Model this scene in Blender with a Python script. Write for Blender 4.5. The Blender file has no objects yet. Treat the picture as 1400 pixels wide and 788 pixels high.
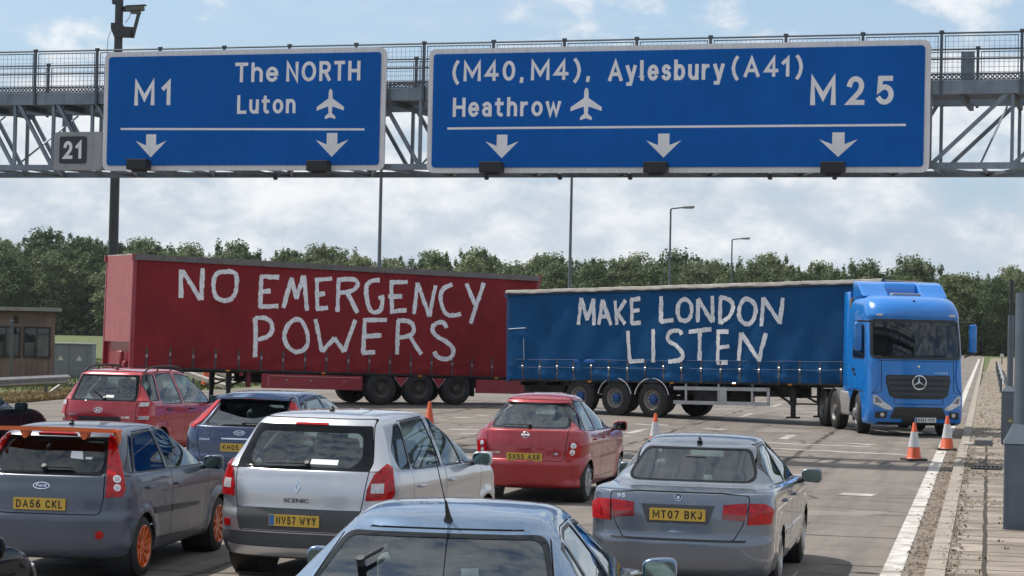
import bpy, bmesh, math, random
import numpy as np
from mathutils import Vector, Matrix
from mathutils.bvhtree import BVHTree
from mathutils.geometry import delaunay_2d_cdt
R = math.radians
scene = bpy.context.scene
COL = scene.collection

# ------------------------------------------------------------------ camera, sky, sun, exposure
F_PX, CAM_H, HOR_Y, ROLL = 2880.0, 2.50, 447.5, 0.0211
cam_d = bpy.data.cameras.new('camera')
cam = bpy.data.objects.new('camera', cam_d)
COL.objects.link(cam)
cam_d.sensor_width = 36.0
cam_d.lens = 36.0 * F_PX / 1400.0
cam_d.clip_start = 0.1
cam_d.clip_end = 6000
pitch = math.atan((HOR_Y - 394.0) / F_PX)
cam.matrix_world = (Matrix.Translation((0, 0, CAM_H)) @ Matrix.Rotation(R(90) + pitch, 4, 'X')
                    @ Matrix.Rotation(ROLL, 4, 'Z'))
scene.camera = cam
SUN_EL, SUN_AZ = R(57), R(-57)          # azimuth clockwise from +Y
sun_dir = Vector((math.sin(SUN_AZ) * math.cos(SUN_EL), math.cos(SUN_AZ) * math.cos(SUN_EL), math.sin(SUN_EL)))
sun_d = bpy.data.lights.new('sun', 'SUN')
sun_d.energy = 4.6
sun_d.angle = R(0.55)
sun_d.color = (1.0, 0.955, 0.89)
sun = bpy.data.objects.new('sun', sun_d)
sun.rotation_euler = (-sun_dir).to_track_quat('-Z', 'Y').to_euler()
sun.location = (0, 0, 60)
COL.objects.link(sun)

world = bpy.data.worlds.new('World')
scene.world = world
world.use_nodes = True
wn = world.node_tree
for n in list(wn.nodes):
    wn.nodes.remove(n)
def W(t, **k):
    n = wn.nodes.new(t)
    for a, b in k.items():
        setattr(n, a, b)
    return n
def wl(a, b):
    wn.links.new(a, b)
sky = W('ShaderNodeTexSky', sky_type='NISHITA', sun_disc=False, sun_elevation=SUN_EL, sun_rotation=SUN_AZ % (2 * math.pi),
        altitude=100.0, air_density=1.0, dust_density=0.7, ozone_density=1.2)
tc = W('ShaderNodeTexCoord')
sep = W('ShaderNodeSeparateXYZ')
wl(tc.outputs['Generated'], sep.inputs[0])
def wmath(op, a, b=None, c=None):
    n = W('ShaderNodeMath', operation=op)
    for i, v in enumerate((a, b, c)):
        if v is None: continue
        if isinstance(v, (int, float)): n.inputs[i].default_value = v
        else: wl(v, n.inputs[i])
    return n.outputs[0]
zc = wmath('MAXIMUM', sep.outputs[2], 0.0)
def wnoise(scale, detail, rough, off=(0, 0, 0), stretch=(1, 1, 1)):
    mp = W('ShaderNodeMapping')
    mp.inputs['Location'].default_value = off
    mp.inputs['Scale'].default_value = stretch
    wl(tc.outputs['Generated'], mp.inputs[0])
    n = W('ShaderNodeTexNoise')
    n.inputs['Scale'].default_value = scale
    n.inputs['Detail'].default_value = detail
    n.inputs['Roughness'].default_value = rough
    n.inputs['Distortion'].default_value = 0.15
    wl(mp.outputs[0], n.inputs['Vector'])
    return n.outputs['Fac']
def wramp(v, lo, hi, a=0.0, b=1.0, smooth=True):
    n = W('ShaderNodeMapRange', interpolation_type='SMOOTHSTEP' if smooth else 'LINEAR')
    n.inputs[1].default_value = lo; n.inputs[2].default_value = hi
    n.inputs[3].default_value = a; n.inputs[4].default_value = b
    wl(v, n.inputs[0])
    return n.outputs[0]
def wmix(f, a, b):
    n = W('ShaderNodeMix', data_type='RGBA')
    if isinstance(f, float): n.inputs['Factor'].default_value = f
    else: wl(f, n.inputs['Factor'])
    for s_, v in (('A', a), ('B', b)):
        if isinstance(v, tuple): n.inputs[s_].default_value = (*v, 1)
        else: wl(v, n.inputs[s_])
    return n.outputs['Result']
n1 = wnoise(11.0, 10.0, 0.55, (3.1, 0.4, 0.2), (1, 1, 2.1))
n2 = wnoise(34.0, 8.0, 0.60, (0.7, 2.1, 0.5), (1, 1, 1.7))
n3 = wnoise(7.0, 6.0, 0.65, (5.7, 1.1, 0.9), (1, 1, 5.0))
# mostly cumulus low down, broken cloud and blue higher up
thr = wmath('ADD', wramp(zc, 0.05, 0.14, 0.365, 0.55), wramp(zc, 0.16, 0.5, 0.0, -0.13))
dens = wmath('ADD', wmath('MULTIPLY', n1, 0.72), wmath('MULTIPLY', n2, 0.28))
mask = wramp(wmath('SUBTRACT', dens, thr), -0.06, 0.085)
lit = wramp(wmath('ADD', wmath('MULTIPLY', n1, 0.55), wmath('MULTIPLY', n2, 0.45)), 0.40, 0.62)
ccol = wmix(lit, (4.25, 4.75, 5.35), (6.9, 7.0, 7.1))
haze = wmix(wramp(zc, 0.02, 0.30, 0.85, 0.0), sky.outputs[0], (3.0, 4.0, 5.15))
wisp = wmix(wramp(n3, 0.50, 0.74, 0.0, 0.45), haze, (5.1, 5.5, 5.9))
mixc = wmix(wmath('MULTIPLY', mask, 0.92), wisp, ccol)
bg = W('ShaderNodeBackground')
bg.inputs['Strength'].default_value = 0.128
wl(mixc, bg.inputs['Color'])
out = W('ShaderNodeOutputWorld')
wl(bg.outputs[0], out.inputs[0])
scene.view_settings.view_transform = 'Standard'
scene.view_settings.look = 'None'
scene.view_settings.exposure = 0.13
scene.view_settings.gamma = 1.0
try:
    scene.cycles.max_bounces = 8
    scene.cycles.transparent_max_bounces = 16
    scene.cycles.glossy_bounces = 4
    scene.cycles.diffuse_bounces = 3
    scene.cycles.transmission_bounces = 4
    scene.cycles.caustics_reflective = False
    scene.cycles.caustics_refractive = False
    scene.cycles.use_denoising = True
except Exception:
    pass

# ------------------------------------------------------------------ materials
MATS = {}
def mat(name, col=(0.5, 0.5, 0.5), rough=0.6, metal=0.0, coat=0.0, var=0.0, vscale=3.0, bump=0.0, bscale=40.0,
        dirt=None, dscale=1.2, dlo=0.5, dhi=0.75, damt=0.6, spec=0.5, streak=0.0, emit=None, rvar=0.0, coord='Object'):
    if name in MATS: return MATS[name]
    m = bpy.data.materials.new(name)
    m.use_nodes = True
    nt = m.node_tree
    b = nt.nodes['Principled BSDF']
    b.inputs['Base Color'].default_value = (*col, 1)
    b.inputs['Roughness'].default_value = rough
    b.inputs['Metallic'].default_value = metal
    b.inputs['Specular IOR Level'].default_value = spec
    b.inputs['Coat Weight'].default_value = coat
    b.inputs['Coat Roughness'].default_value = 0.04
    if emit: 
        b.inputs['Emission Color'].default_value = (*emit[:3], 1); b.inputs['Emission Strength'].default_value = emit[3]
    N = nt.nodes.new; K = nt.links.new
    tcn = N('ShaderNodeTexCoord')
    def noise(scale, detail=5.0, stretch=None, rough_=0.55):
        n = N('ShaderNodeTexNoise')
        n.inputs['Scale'].default_value = scale; n.inputs['Detail'].default_value = detail; n.inputs['Roughness'].default_value = rough_
        if stretch:
            mp = N('ShaderNodeMapping'); mp.inputs['Scale'].default_value = stretch
            K(tcn.outputs[coord], mp.inputs[0]); K(mp.outputs[0], n.inputs['Vector'])
        else:
            K(tcn.outputs[coord], n.inputs['Vector'])
        return n.outputs['Fac']
    def mrange(v, lo, hi, a=0.0, c=1.0):
        n = N('ShaderNodeMapRange'); n.inputs[1].default_value = lo; n.inputs[2].default_value = hi
        n.inputs[3].default_value = a; n.inputs[4].default_value = c
        K(v, n.inputs[0]); return n.outputs[0]
    def mixc_(fac, a, c, mode='MIX'):
        n = N('ShaderNodeMix'); n.data_type = 'RGBA'; n.blend_type = mode
        if isinstance(fac, float): n.inputs['Factor'].default_value = fac
        else: K(fac, n.inputs['Factor'])
        for s, v in (('A', a), ('B', c)):
            if isinstance(v, tuple): n.inputs[s].default_value = (*v, 1)
            else: K(v, n.inputs[s])
        return n.outputs['Result']
    cur = tuple(col)
    if var > 0:
        lo = tuple(c * (1 - var) for c in col); hi = tuple(min(1, c * (1 + var)) for c in col)
        cur = mixc_(mrange(noise(vscale), 0.3, 0.7), lo, hi)
    if streak > 0:
        cur = mixc_(mrange(noise(1.0, 4.0, (14.0, 14.0, 0.7)), 0.42, 0.72, 0.0, streak), cur, tuple(c * 0.45 for c in col))
    if dirt is not None:
        cur = mixc_(mrange(noise(dscale, 8.0, None, 0.65), dlo, dhi, 0.0, damt), cur, tuple(dirt))
    if not isinstance(cur, tuple): K(cur, b.inputs['Base Color'])
    if rvar > 0:
        K(mrange(noise(6.0), 0.3, 0.7, max(0.02, rough - rvar), min(1, rough + rvar)), b.inputs['Roughness'])
    if bump > 0:
        bn = N('ShaderNodeBump'); bn.inputs['Strength'].default_value = bump; bn.inputs['Distance'].default_value = 0.02
        K(noise(bscale, 4.0), bn.inputs['Height']); K(bn.outputs[0], b.inputs['Normal'])
    MATS[name] = m
    return m
def glass_mat(name, tint=(0.55, 0.66, 0.66), rough=0.0, ior=1.5):
    if name in MATS: return MATS[name]
    m = bpy.data.materials.new(name); m.use_nodes = True
    nt = m.node_tree; nt.nodes.remove(nt.nodes['Principled BSDF'])
    N = nt.nodes.new; K = nt.links.new
    tr = N('ShaderNodeBsdfTransparent'); tr.inputs[0].default_value = (*tint, 1)
    gl = N('ShaderNodeBsdfGlossy'); gl.inputs['Roughness'].default_value = rough; gl.inputs[0].default_value = (0.90, 0.96, 1, 1)
    fr = N('ShaderNodeFresnel'); fr.inputs[0].default_value = ior
    ml = N('ShaderNodeMath'); ml.operation = 'MULTIPLY_ADD'; ml.inputs[1].default_value = 1.15; ml.inputs[2].default_value = 0.02
    ml.use_clamp = True
    K(fr.outputs[0], ml.inputs[0])
    mx = N('ShaderNodeMixShader'); K(ml.outputs[0], mx.inputs[0]); K(tr.outputs[0], mx.inputs[1]); K(gl.outputs[0], mx.inputs[2])
    K(mx.outputs[0], nt.nodes['Material Output'].inputs[0])
    MATS[name] = m
    return m

# ------------------------------------------------------------------ mesh helpers
def tag(o, label=None, cat=None, group=None, kind=None):
    if label: o['label'] = label
    if cat: o['category'] = cat
    if group: o['group'] = group
    if kind: o['kind'] = kind
    return o
def empty(name, loc=(0, 0, 0), rz=0.0, rx=0.0):
    o = bpy.data.objects.new(name, None)
    o.empty_display_size = 0.3
    COL.objects.link(o)
    o.location = loc; o.rotation_euler = (rx, 0, rz)
    return o
def smooth_mesh(me, angle=40):
    me.polygons.foreach_set('use_smooth', [True] * len(me.polygons))
    me.set_sharp_from_angle(angle=R(angle))
def link(name, me, mats, parent=None, smooth=40, loc=None):
    if not isinstance(mats, (list, tuple)): mats = [mats]
    me.materials.clear()
    for m in mats: me.materials.append(m)
    if smooth: smooth_mesh(me, smooth)
    o = bpy.data.objects.new(name, me)
    COL.objects.link(o)
    if parent is not None: o.parent = parent
    if loc is not None: o.location = loc
    return o
class MB:
    """collects faces of one part"""
    def __init__(s): s.v = []; s.f = []; s.mi = []; s.cur = 0
    def add(s, vs, fs):
        k = len(s.v)
        s.v += [tuple(p) for p in vs]
        for f in fs: s.f.append([i + k for i in f]); s.mi.append(s.cur)
        return s
    def box(s, c, d, rot=None, taper=1.0):
        x, y, z = d[0] / 2, d[1] / 2, d[2] / 2
        vs = [Vector((sx * x * (taper if sz > 0 else 1), sy * y * (taper if sz > 0 else 1), sz * z)) for sz in (-1, 1) for sy in (-1, 1) for sx in (-1, 1)]
        if rot is not None: vs = [rot @ v for v in vs]
        vs = [v + Vector(c) for v in vs]
        return s.add(vs, [(0, 2, 3, 1), (4, 5, 7, 6), (0, 1, 5, 4), (1, 3, 7, 5), (3, 2, 6, 7), (2, 0, 4, 6)])
    def rbox(s, c, d, r=0.02, seg=2, rot=None):
        bm = bmesh.new(); bmesh.ops.create_cube(bm, size=1)
        for v in bm.verts: v.co = Vector((v.co.x * d[0], v.co.y * d[1], v.co.z * d[2]))
        bmesh.ops.bevel(bm, geom=bm.edges[:], offset=min(r, min(d) * 0.49), segments=seg, profile=0.5, affect='EDGES')
        bm.verts.index_update()
        vs = [(rot @ v.co if rot is not None else v.co) + Vector(c) for v in bm.verts]
        s.add(vs, [[v.index for v in f.verts] for f in bm.faces]); bm.free(); return s
    def bar(s, a, b, w, h=None, up=(0, 0, 1)):
        a, b = Vector(a), Vector(b); h = h or w
        d = (b - a).normalized(); u = Vector(up)
        if abs(d.dot(u)) > 0.99: u = Vector((1, 0, 0))
        x = d.cross(u).normalized() * w / 2; y = x.cross(d).normalized() * h / 2
        vs = [a - x - y, a + x - y, a + x + y, a - x + y, b - x - y, b + x - y, b + x + y, b - x + y]
        return s.add(vs, [(3, 2, 1, 0), (4, 5, 6, 7), (0, 1, 5, 4), (1, 2, 6, 5), (2, 3, 7, 6), (3, 0, 4, 7)])
    def tube(s, pts, r, n=8, cap=True, close=False):
        pts = [Vector(p) for p in pts]; rs = r if isinstance(r, (list, tuple)) else [r] * len(pts)
        k = len(s.v); prev = None
        for i, p in enumerate(pts):
            a = pts[max(i - 1, 0)]; b = pts[min(i + 1, len(pts) - 1)]
            d = (b - a).normalized()
            if prev is None:
                u = d.cross(Vector((0, 0, 1)));
                if u.length < 1e-3: u = d.cross(Vector((1, 0, 0)))
                u.normalize()
            else:
                u = (prev - d * prev.dot(d)).normalized()
            prev = u; w = d.cross(u)
            for j in range(n):
                t = 2 * math.pi * j / n
                s.v.append(tuple(p + (u * math.cos(t) + w * math.sin(t)) * rs[i]))
        m = len(pts)
        for i in range(m - 1):
            for j in range(n):
                s.f.append([k + i * n + j, k + i * n + (j + 1) % n, k + (i + 1) * n + (j + 1) % n, k + (i + 1) * n + j]); s.mi.append(s.cur)
        if cap:
            s.f.append([k + j for j in range(n)][::-1]); s.mi.append(s.cur)
            s.f.append([k + (m - 1) * n + j for j in range(n)]); s.mi.append(s.cur)
        return s
    def lathe(s, prof, n=32, axis='x', c=(0, 0, 0), closed=False):
        """prof: (along axis, radius)"""
        k = len(s.v); c = Vector(c); m = len(prof)
        for a, r in prof:
            for j in range(n):
                t = 2 * math.pi * j / n; p, q = r * math.cos(t), r * math.sin(t)
                v = {'x': (a, p, q), 'y': (q, a, p), 'z': (p, q, a)}[axis]
                s.v.append(tuple(c + Vector(v)))
        for i in range(m if closed else m - 1):
            i2 = (i + 1) % m
            for j in range(n):
                s.f.append([k + i * n + j, k + i * n + (j + 1) % n, k + i2 * n + (j + 1) % n, k + i2 * n + j]); s.mi.append(s.cur)
        return s
    def prism(s, poly, o, u, v, t):
        """polygon (2D) in the plane o + a*u + b*v, thickness vector t"""
        o, u, v, t = Vector(o), Vector(u), Vector(v), Vector(t); n = len(poly)
        A = [o + u * a + v * b for a, b in poly]; B = [p + t for p in A]
        fs = [list(range(n))[::-1], [n + i for i in range(n)]] + [[i, (i + 1) % n, n + (i + 1) % n, n + i] for i in range(n)]
        return s.add(A + B, fs)
    def mesh(s, name, fix=True):
        me = bpy.data.meshes.new(name); me.from_pydata(s.v, [], s.f)
        if any(s.mi): me.polygons.foreach_set('material_index', s.mi)
        if fix:
            bm = bmesh.new(); bm.from_mesh(me); bmesh.ops.recalc_face_normals(bm, faces=bm.faces[:]); bm.to_mesh(me); bm.free()
        me.update(); return me
    def build(s, name, mats, parent=None, smooth=40, loc=None, fix=True):
        return link(name, s.mesh(name, fix), mats, parent, smooth, loc)
def copy_tree(o, parent=None):
    c = o.copy(); COL.objects.link(c)
    if parent is not None: c.parent = parent
    for ch in list(o.children): copy_tree(ch, c)
    return c
def rpoly(pts, r, seg=5):
    """polygon with rounded corners; r one number or one per corner"""
    out_ = []; n = len(pts); rs = r if isinstance(r, (list, tuple)) else [r] * n
    for i in range(n):
        p = Vector(pts[i]); a = (Vector(pts[i - 1]) - p); b = (Vector(pts[(i + 1) % n]) - p)
        ang = a.angle(b); d = min(rs[i] / math.tan(ang / 2), a.length * 0.48, b.length * 0.48)
        if d < 1e-4: out_.append((p.x, p.y)); continue
        p0 = p + a.normalized() * d; p2 = p + b.normalized() * d
        for k in range(seg + 1):
            t = k / seg; q = p0 * (1 - t) ** 2 + p * 2 * t * (1 - t) + p2 * t * t
            out_.append((q.x, q.y))
    return out_
def inset(poly, d):
    """convex polygon moved inwards by d (outwards if negative)"""
    n = len(poly); A = sum(poly[i][0] * poly[(i + 1) % n][1] - poly[(i + 1) % n][0] * poly[i][1] for i in range(n))
    P = [Vector(p) for p in (poly if A > 0 else poly[::-1])]; out_ = []
    for i in range(n):
        e1 = (P[i] - P[i - 1]).normalized(); e2 = (P[(i + 1) % n] - P[i]).normalized()
        n1 = Vector((-e1.y, e1.x)); n2 = Vector((-e2.y, e2.x))
        k = 1 + n1.dot(n2); q = P[i] + (n1 + n2) * (d / max(k, 0.3)); out_.append((q.x, q.y))
    return out_
_txt = {}
def text_data(s, bold=0.0, spacing=1.0):
    key = (s, bold, spacing)
    if key in _txt: return _txt[key]
    cu = bpy.data.curves.new('t', 'FONT'); cu.body = s; cu.size = 1.0; cu.offset = bold; cu.space_character = spacing
    cu.resolution_u = 4; cu.fill_mode = 'FRONT'
    o = bpy.data.objects.new('t', cu); COL.objects.link(o)
    dg = bpy.context.evaluated_depsgraph_get(); dg.update()
    me = bpy.data.meshes.new_from_object(o.evaluated_get(dg))
    vs = np.array([v.co[:2] for v in me.vertices]); fs = [list(p.vertices) for p in me.polygons]
    bpy.data.objects.remove(o); bpy.data.curves.remove(cu); bpy.data.meshes.remove(me)
    mn, mx = vs.min(0), vs.max(0)
    _txt[key] = ((vs - mn) / (mx - mn), fs, (mx - mn))
    return _txt[key]
def add_text(mb, s, x0, x1, z0, z1, fn, bold=0.02, spacing=1.0, thick=None):
    """text stretched over the box x0..x1, z0..z1; fn(a, b) -> 3D point; thick: vector for a raised back"""
    vs, fs, _ = text_data(s, bold, spacing)
    P = [Vector(fn(x0 + a * (x1 - x0), z0 + b * (z1 - z0))) for a, b in vs]
    mb.add(P, fs)
# ------------------------------------------------------------------ cars
def pchip(xk, yk, x):
    xk = np.asarray(xk, float); yk = np.asarray(yk, float); h = np.diff(xk); hh = h.reshape((-1,) + (1,) * (yk.ndim - 1))
    d = np.diff(yk, axis=0) / hh; m = np.zeros_like(yk); m[0] = d[0]; m[-1] = d[-1]
    for i in range(1, len(xk) - 1):
        a, b = d[i - 1], d[i]; w1, w2 = 2 * h[i] + h[i - 1], h[i] + 2 * h[i - 1]
        ok = (a * b) > 0
        with np.errstate(divide='ignore', invalid='ignore'):
            v = (w1 + w2) / (w1 / np.where(ok, a, 1) + w2 / np.where(ok, b, 1))
        m[i] = np.where(ok, v, 0)
    x = np.asarray(x, float); i = np.clip(np.searchsorted(xk, x) - 1, 0, len(xk) - 2)
    t = (x - xk[i]) / h[i]; sh = (-1,) + (1,) * (yk.ndim - 1); t = t.reshape(sh); hi = h[i].reshape(sh)
    return ((1 + 2 * t) * (1 - t) ** 2 * yk[i] + t * (1 - t) ** 2 * hi * m[i] + t * t * (3 - 2 * t) * yk[i + 1] + t * t * (t - 1) * hi * m[i + 1])
NR, NS, NF = 22, 40, 18
def half_outline(yr, yf, w, Lr, Lf, nr, nf):
    L = yf - yr; Lr = min(Lr, L * 0.49); Lf = min(Lf, L * 0.49)
    def res(p, n):
        d = np.r_[0, np.cumsum(np.hypot(*np.diff(p, axis=0).T))]; s = np.linspace(0, d[-1], n + 1)
        return np.stack([np.interp(s, d, p[:, 0]), np.interp(s, d, p[:, 1])], 1)
    a = np.linspace(0, math.pi / 2, 200)
    r = np.stack([w * np.sin(a) ** (2 / nr), yr + Lr * (1 - np.cos(a) ** (2 / nr))], 1)
    f = np.stack([w * np.cos(a) ** (2 / nf), yf - Lf * (1 - np.sin(a) ** (2 / nf))], 1)
    s = np.stack([np.full(50, w), np.linspace(yr + Lr, yf - Lf, 50)], 1)
    return np.concatenate([res(r, NR)[:-1], res(s, NS)[:-1], res(f, NF)])
def loft(levels, step=0.035, relief=None):
    """levels: (z or [(y, z)...], yr, yf, w, Lr, Lf, nr, nf) bottom to top -> bmesh"""
    P = np.array([l[1:] for l in levels], float); K = len(levels); t = [0]
    for k in range(K - 1):
        z0 = np.mean([q[1] for q in levels[k][0]]) if isinstance(levels[k][0], list) else levels[k][0]
        z1 = np.mean([q[1] for q in levels[k + 1][0]]) if isinstance(levels[k + 1][0], list) else levels[k + 1][0]
        d = max(abs(z1 - z0), abs(P[k + 1, 0] - P[k, 0]), abs(P[k + 1, 2] - P[k, 2]), 0.6 * abs(P[k + 1, 1] - P[k, 1]))
        m = max(2, int(math.ceil(d / step))); t += list(k + np.arange(1, m + 1) / m)
    t = np.array(t); Q = pchip(np.arange(K), P, t); rows = []
    for q in Q: rows.append(half_outline(*q))
    X = np.array(rows)                                      # rows, N, 2
    Z = []
    for l in levels:
        z = l[0]
        if isinstance(z, list):
            z = sorted(z); yy = np.clip(X[:, :, 1], z[0][0], z[-1][0])
            Z.append(pchip([a for a, _ in z], np.array([b for _, b in z]), yy.ravel()).reshape(yy.shape))
        else: Z.append(np.full(X.shape[:2], z))
    Z = np.array(Z); zz = np.stack([pchip(np.arange(K), Z[:, i], t[i:i + 1])[0] for i in range(len(t))])
    V = np.dstack([X, zz]); n = V.shape[1]
    if relief is not None: V = relief(V)
    V[:, 0, 0] = 0; V[:, -1, 0] = 0
    bm = bmesh.new(); ring = []
    for i in range(len(t)):
        right = [bm.verts.new(V[i, j]) for j in range(n)]
        left = [bm.verts.new((-V[i, j, 0], V[i, j, 1], V[i, j, 2])) for j in range(n - 2, 0, -1)]
        ring.append(right + left)
    m = len(ring[0])
    for i in range(len(t) - 1):
        for j in range(m): bm.faces.new((ring[i][j], ring[i][(j + 1) % m], ring[i + 1][(j + 1) % m], ring[i + 1][j]))
    bm.faces.new(ring[-1])
    bm.normal_update()
    return bm
AX = {'y-': (Vector((1, 0, 0)), Vector((0, 0, 1)), Vector((0, -1, 0))), 'y+': (Vector((-1, 0, 0)), Vector((0, 0, 1)), Vector((0, 1, 0))),
      'x+': (Vector((0, 1, 0)), Vector((0, 0, 1)), Vector((1, 0, 0))), 'x-': (Vector((0, -1, 0)), Vector((0, 0, 1)), Vector((-1, 0, 0))),
      'z+': (Vector((1, 0, 0)), Vector((0, 1, 0)), Vector((0, 0, 1)))}
def ccw(p):
    A = sum(p[i][0] * p[(i + 1) % len(p)][1] - p[(i + 1) % len(p)][0] * p[i][1] for i in range(len(p)))
    return list(p) if A > 0 else list(p)[::-1]
def cut(bm, poly, axis, nmin=0.12, cond=None):
    """cut a convex outline into the surface that faces the axis; returns the faces inside it"""
    U, V, D = AX[axis]; poly = ccw(poly)
    u0 = min(p[0] for p in poly) - .12; u1 = max(p[0] for p in poly) + .12; v0 = min(p[1] for p in poly) - .12; v1 = max(p[1] for p in poly) + .12
    fs = []
    for f in bm.faces:
        if f.normal.dot(D) < nmin: continue
        c = f.calc_center_median(); a, b = c.dot(U), c.dot(V)
        if u0 < a < u1 and v0 < b < v1 and c.dot(D) > 0.05 and (cond is None or cond(c)): fs.append(f)
    for i in range(len(poly)):
        a, b = Vector(poly[i]), Vector(poly[(i + 1) % len(poly)]); e = b - a
        if e.length < 1e-5: continue
        no = (U * e.y - V * e.x).normalized(); co = U * a.x + V * a.y + D * 0
        ed = list({x for f in fs for x in f.edges}); vt = list({x for f in fs for x in f.verts})
        if not fs: return []
        r = bmesh.ops.bisect_plane(bm, geom=fs + ed + vt, dist=1e-6, plane_co=co, plane_no=no)
        fs = [g for g in r['geom'] if isinstance(g, bmesh.types.BMFace) and (g.calc_center_median() - co).dot(no) < 0]
    for f in fs: f.normal_update()
    return fs
def take(bm, faces, off=0.0, delete=True):
    """faces as a mesh of their own, moved along their normals"""
    idx = {}; vs = []; fs = []
    for f in faces:
        q = []
        for v in f.verts:
            if v not in idx: idx[v] = len(vs); vs.append([v.co.copy(), Vector()])
            vs[idx[v]][1] += f.normal; q.append(idx[v])
        fs.append(q)
    me = bpy.data.meshes.new('piece')
    me.from_pydata([tuple(c + n.normalized() * off) if n.length else tuple(c) for c, n in vs], [], fs); me.update()
    if delete: bmesh.ops.delete(bm, geom=list(faces), context='FACES')
    return me
def solid(o, th=0.018, off=-1.0, mo=0):
    m = o.modifiers.new('shell', 'SOLIDIFY'); m.thickness = th; m.offset = off; m.material_offset = mo; m.material_offset_rim = mo
    e = o.modifiers.new('edges', 'EDGE_SPLIT'); e.split_angle = R(38)
    return o
def patch(bvh, outline, d, up=(0, 0, 1), off=0.004, th=0.006, grid=0.04, org=None, far=6.0):
    """outline: 3D points near the surface, projected along -d onto it -> mesh with thickness th standing off the surface"""
    d = Vector(d).normalized(); U = Vector(up).cross(d).normalized(); V = d.cross(U)
    P = [Vector(p) for p in outline]; p2 = [Vector((p.dot(U), p.dot(V))) for p in P]
    # densify the outline
    q = []
    for i in range(len(p2)):
        a, b = p2[i], p2[(i + 1) % len(p2)]; k = max(1, int((b - a).length / grid))
        q += [a.lerp(b, j / k) for j in range(k)]
    u0 = min(p.x for p in q); u1 = max(p.x for p in q); v0 = min(p.y for p in q); v1 = max(p.y for p in q)
    ins = []
    def inside(p):
        r = False; n = len(q)
        for i in range(n):
            a, b = q[i], q[i - 1]
            if (a.y > p.y) != (b.y > p.y) and p.x < (b.x - a.x) * (p.y - a.y) / (b.y - a.y) + a.x: r = not r
        return r
    nu, nv = int((u1 - u0) / grid), int((v1 - v0) / grid)
    for i in range(1, nu + 1):
        for j in range(1, nv + 1):
            p = Vector((u0 + (u1 - u0) * i / (nu + 1), v0 + (v1 - v0) * j / (nv + 1)))
            if inside(p) and min((p - s).length for s in q) > grid * 0.45: ins.append(p)
    n = len(q); r = delaunay_2d_cdt(q + ins, [], [list(range(n))], 1, 1e-6)
    v2, fs = r[0], [list(f) for f in r[2]]
    top = []; last = (Vector((0, 0, 0)), d)
    for p in v2:
        o = U * p.x + V * p.y + d * far
        loc_, no, _, _ = bvh.ray_cast(o, -d)
        if loc_ is None:
            loc_, no, _, _ = bvh.find_nearest(U * p.x + V * p.y + d * max(x.dot(d) for x in P))
        if no.dot(d) < 0: no = -no
        top.append((loc_, no))
    nn = len(top)
    vs = [a + b * (off + th) for a, b in top] + [a + b * (off - 0.004) for a, b in top]
    from collections import Counter
    ec = Counter()
    for f in fs:
        for i in range(len(f)): ec[tuple(sorted((f[i], f[(i + 1) % len(f)])))] += 1
    F = fs[:]
    for f in fs:
        for i in range(len(f)):
            a, b = f[i], f[(i + 1) % len(f)]
            if ec[tuple(sorted((a, b)))] == 1: F.append([b, a, a + nn, b + nn])
    me = bpy.data.meshes.new('patch'); me.from_pydata([tuple(v) for v in vs], [], F); me.update()
    bm = bmesh.new(); bm.from_mesh(me); bmesh.ops.recalc_face_normals(bm, faces=bm.faces[:])
    # outward means along d
    s_ = sum(f.normal.dot(d) * f.calc_area() for f in bm.faces if len(f.verts) == 3)
    if s_ < 0: bmesh.ops.reverse_faces(bm, faces=bm.faces[:])
    bm.to_mesh(me); bm.free()
    return me
def surf(bvh, p, d, far=6.0):
    d = Vector(d).normalized(); p = Vector(p)
    l, n, _, _ = bvh.ray_cast(p + d * far, -d)
    if l is None: l, n, _, _ = bvh.find_nearest(p)
    if n.dot(d) < 0: n = -n
    return l, n

def even_glass(o):
    """pane with evenly turning normals, so that it mirrors without ripples"""
    me = o.data
    if len(me.vertices) < 6: return o
    n = len(me.vertices); co = np.zeros(n * 3); me.vertices.foreach_get('co', co); co = co.reshape(-1, 3)
    no = np.array([v.normal[:] for v in me.vertices]); A = np.c_[np.ones(n), co - co.mean(0)]
    w, *_ = np.linalg.lstsq(A, no, rcond=1e-3); f = A @ w; f /= np.linalg.norm(f, axis=1)[:, None]
    me.normals_split_custom_set_from_vertices([tuple(v) for v in f])
    return o
def paint(name, col, metal=0.0, rough=0.35, coat=1.0, dust=0.12, spec=.5):
    return mat('paint_' + name, col, rough, metal, coat, var=0.05, vscale=2.0, dirt=(0.22, 0.2, 0.17), dscale=2.2, dlo=0.45, dhi=0.9, damt=dust * .5, rvar=0.04, spec=spec)
TRIM = mat('interior_trim', (0.07, 0.072, 0.075), 0.7, var=0.2)
SEAT = mat('seat_cloth', (0.10, 0.105, 0.11), 0.85, var=0.25, vscale=12)
SEATG = mat('seat_cloth_grey', (0.17, 0.17, 0.165), 0.85, var=0.2, vscale=12)
PLASTIC = mat('black_plastic', (0.022, 0.023, 0.025), 0.5, var=0.2, bump=0.05)
GPLASTIC = mat('grey_plastic', (0.06, 0.064, 0.07), 0.55, var=0.15)
RUBBER = mat('tyre_rubber', (0.018, 0.018, 0.019), 0.75, var=0.3, dirt=(0.09, 0.08, 0.07), dscale=5, damt=0.4)
CHROME = mat('chrome', (0.75, 0.76, 0.78), 0.12, 1.0)
ALLOY = mat('alloy', (0.42, 0.43, 0.45), 0.3, 0.85, dirt=(0.08, 0.07, 0.06), dscale=7, damt=0.5)
HUBCAP = mat('hubcap', (0.40, 0.41, 0.43), 0.38, 0.5, dirt=(0.1, 0.09, 0.08), dscale=6, damt=0.5)
ORANGE = mat('orange_paint', (0.72, 0.13, 0.02), 0.35, 0, 0.6, var=0.06, dirt=(0.12, 0.05, 0.02), dscale=5, damt=0.3)
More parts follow.
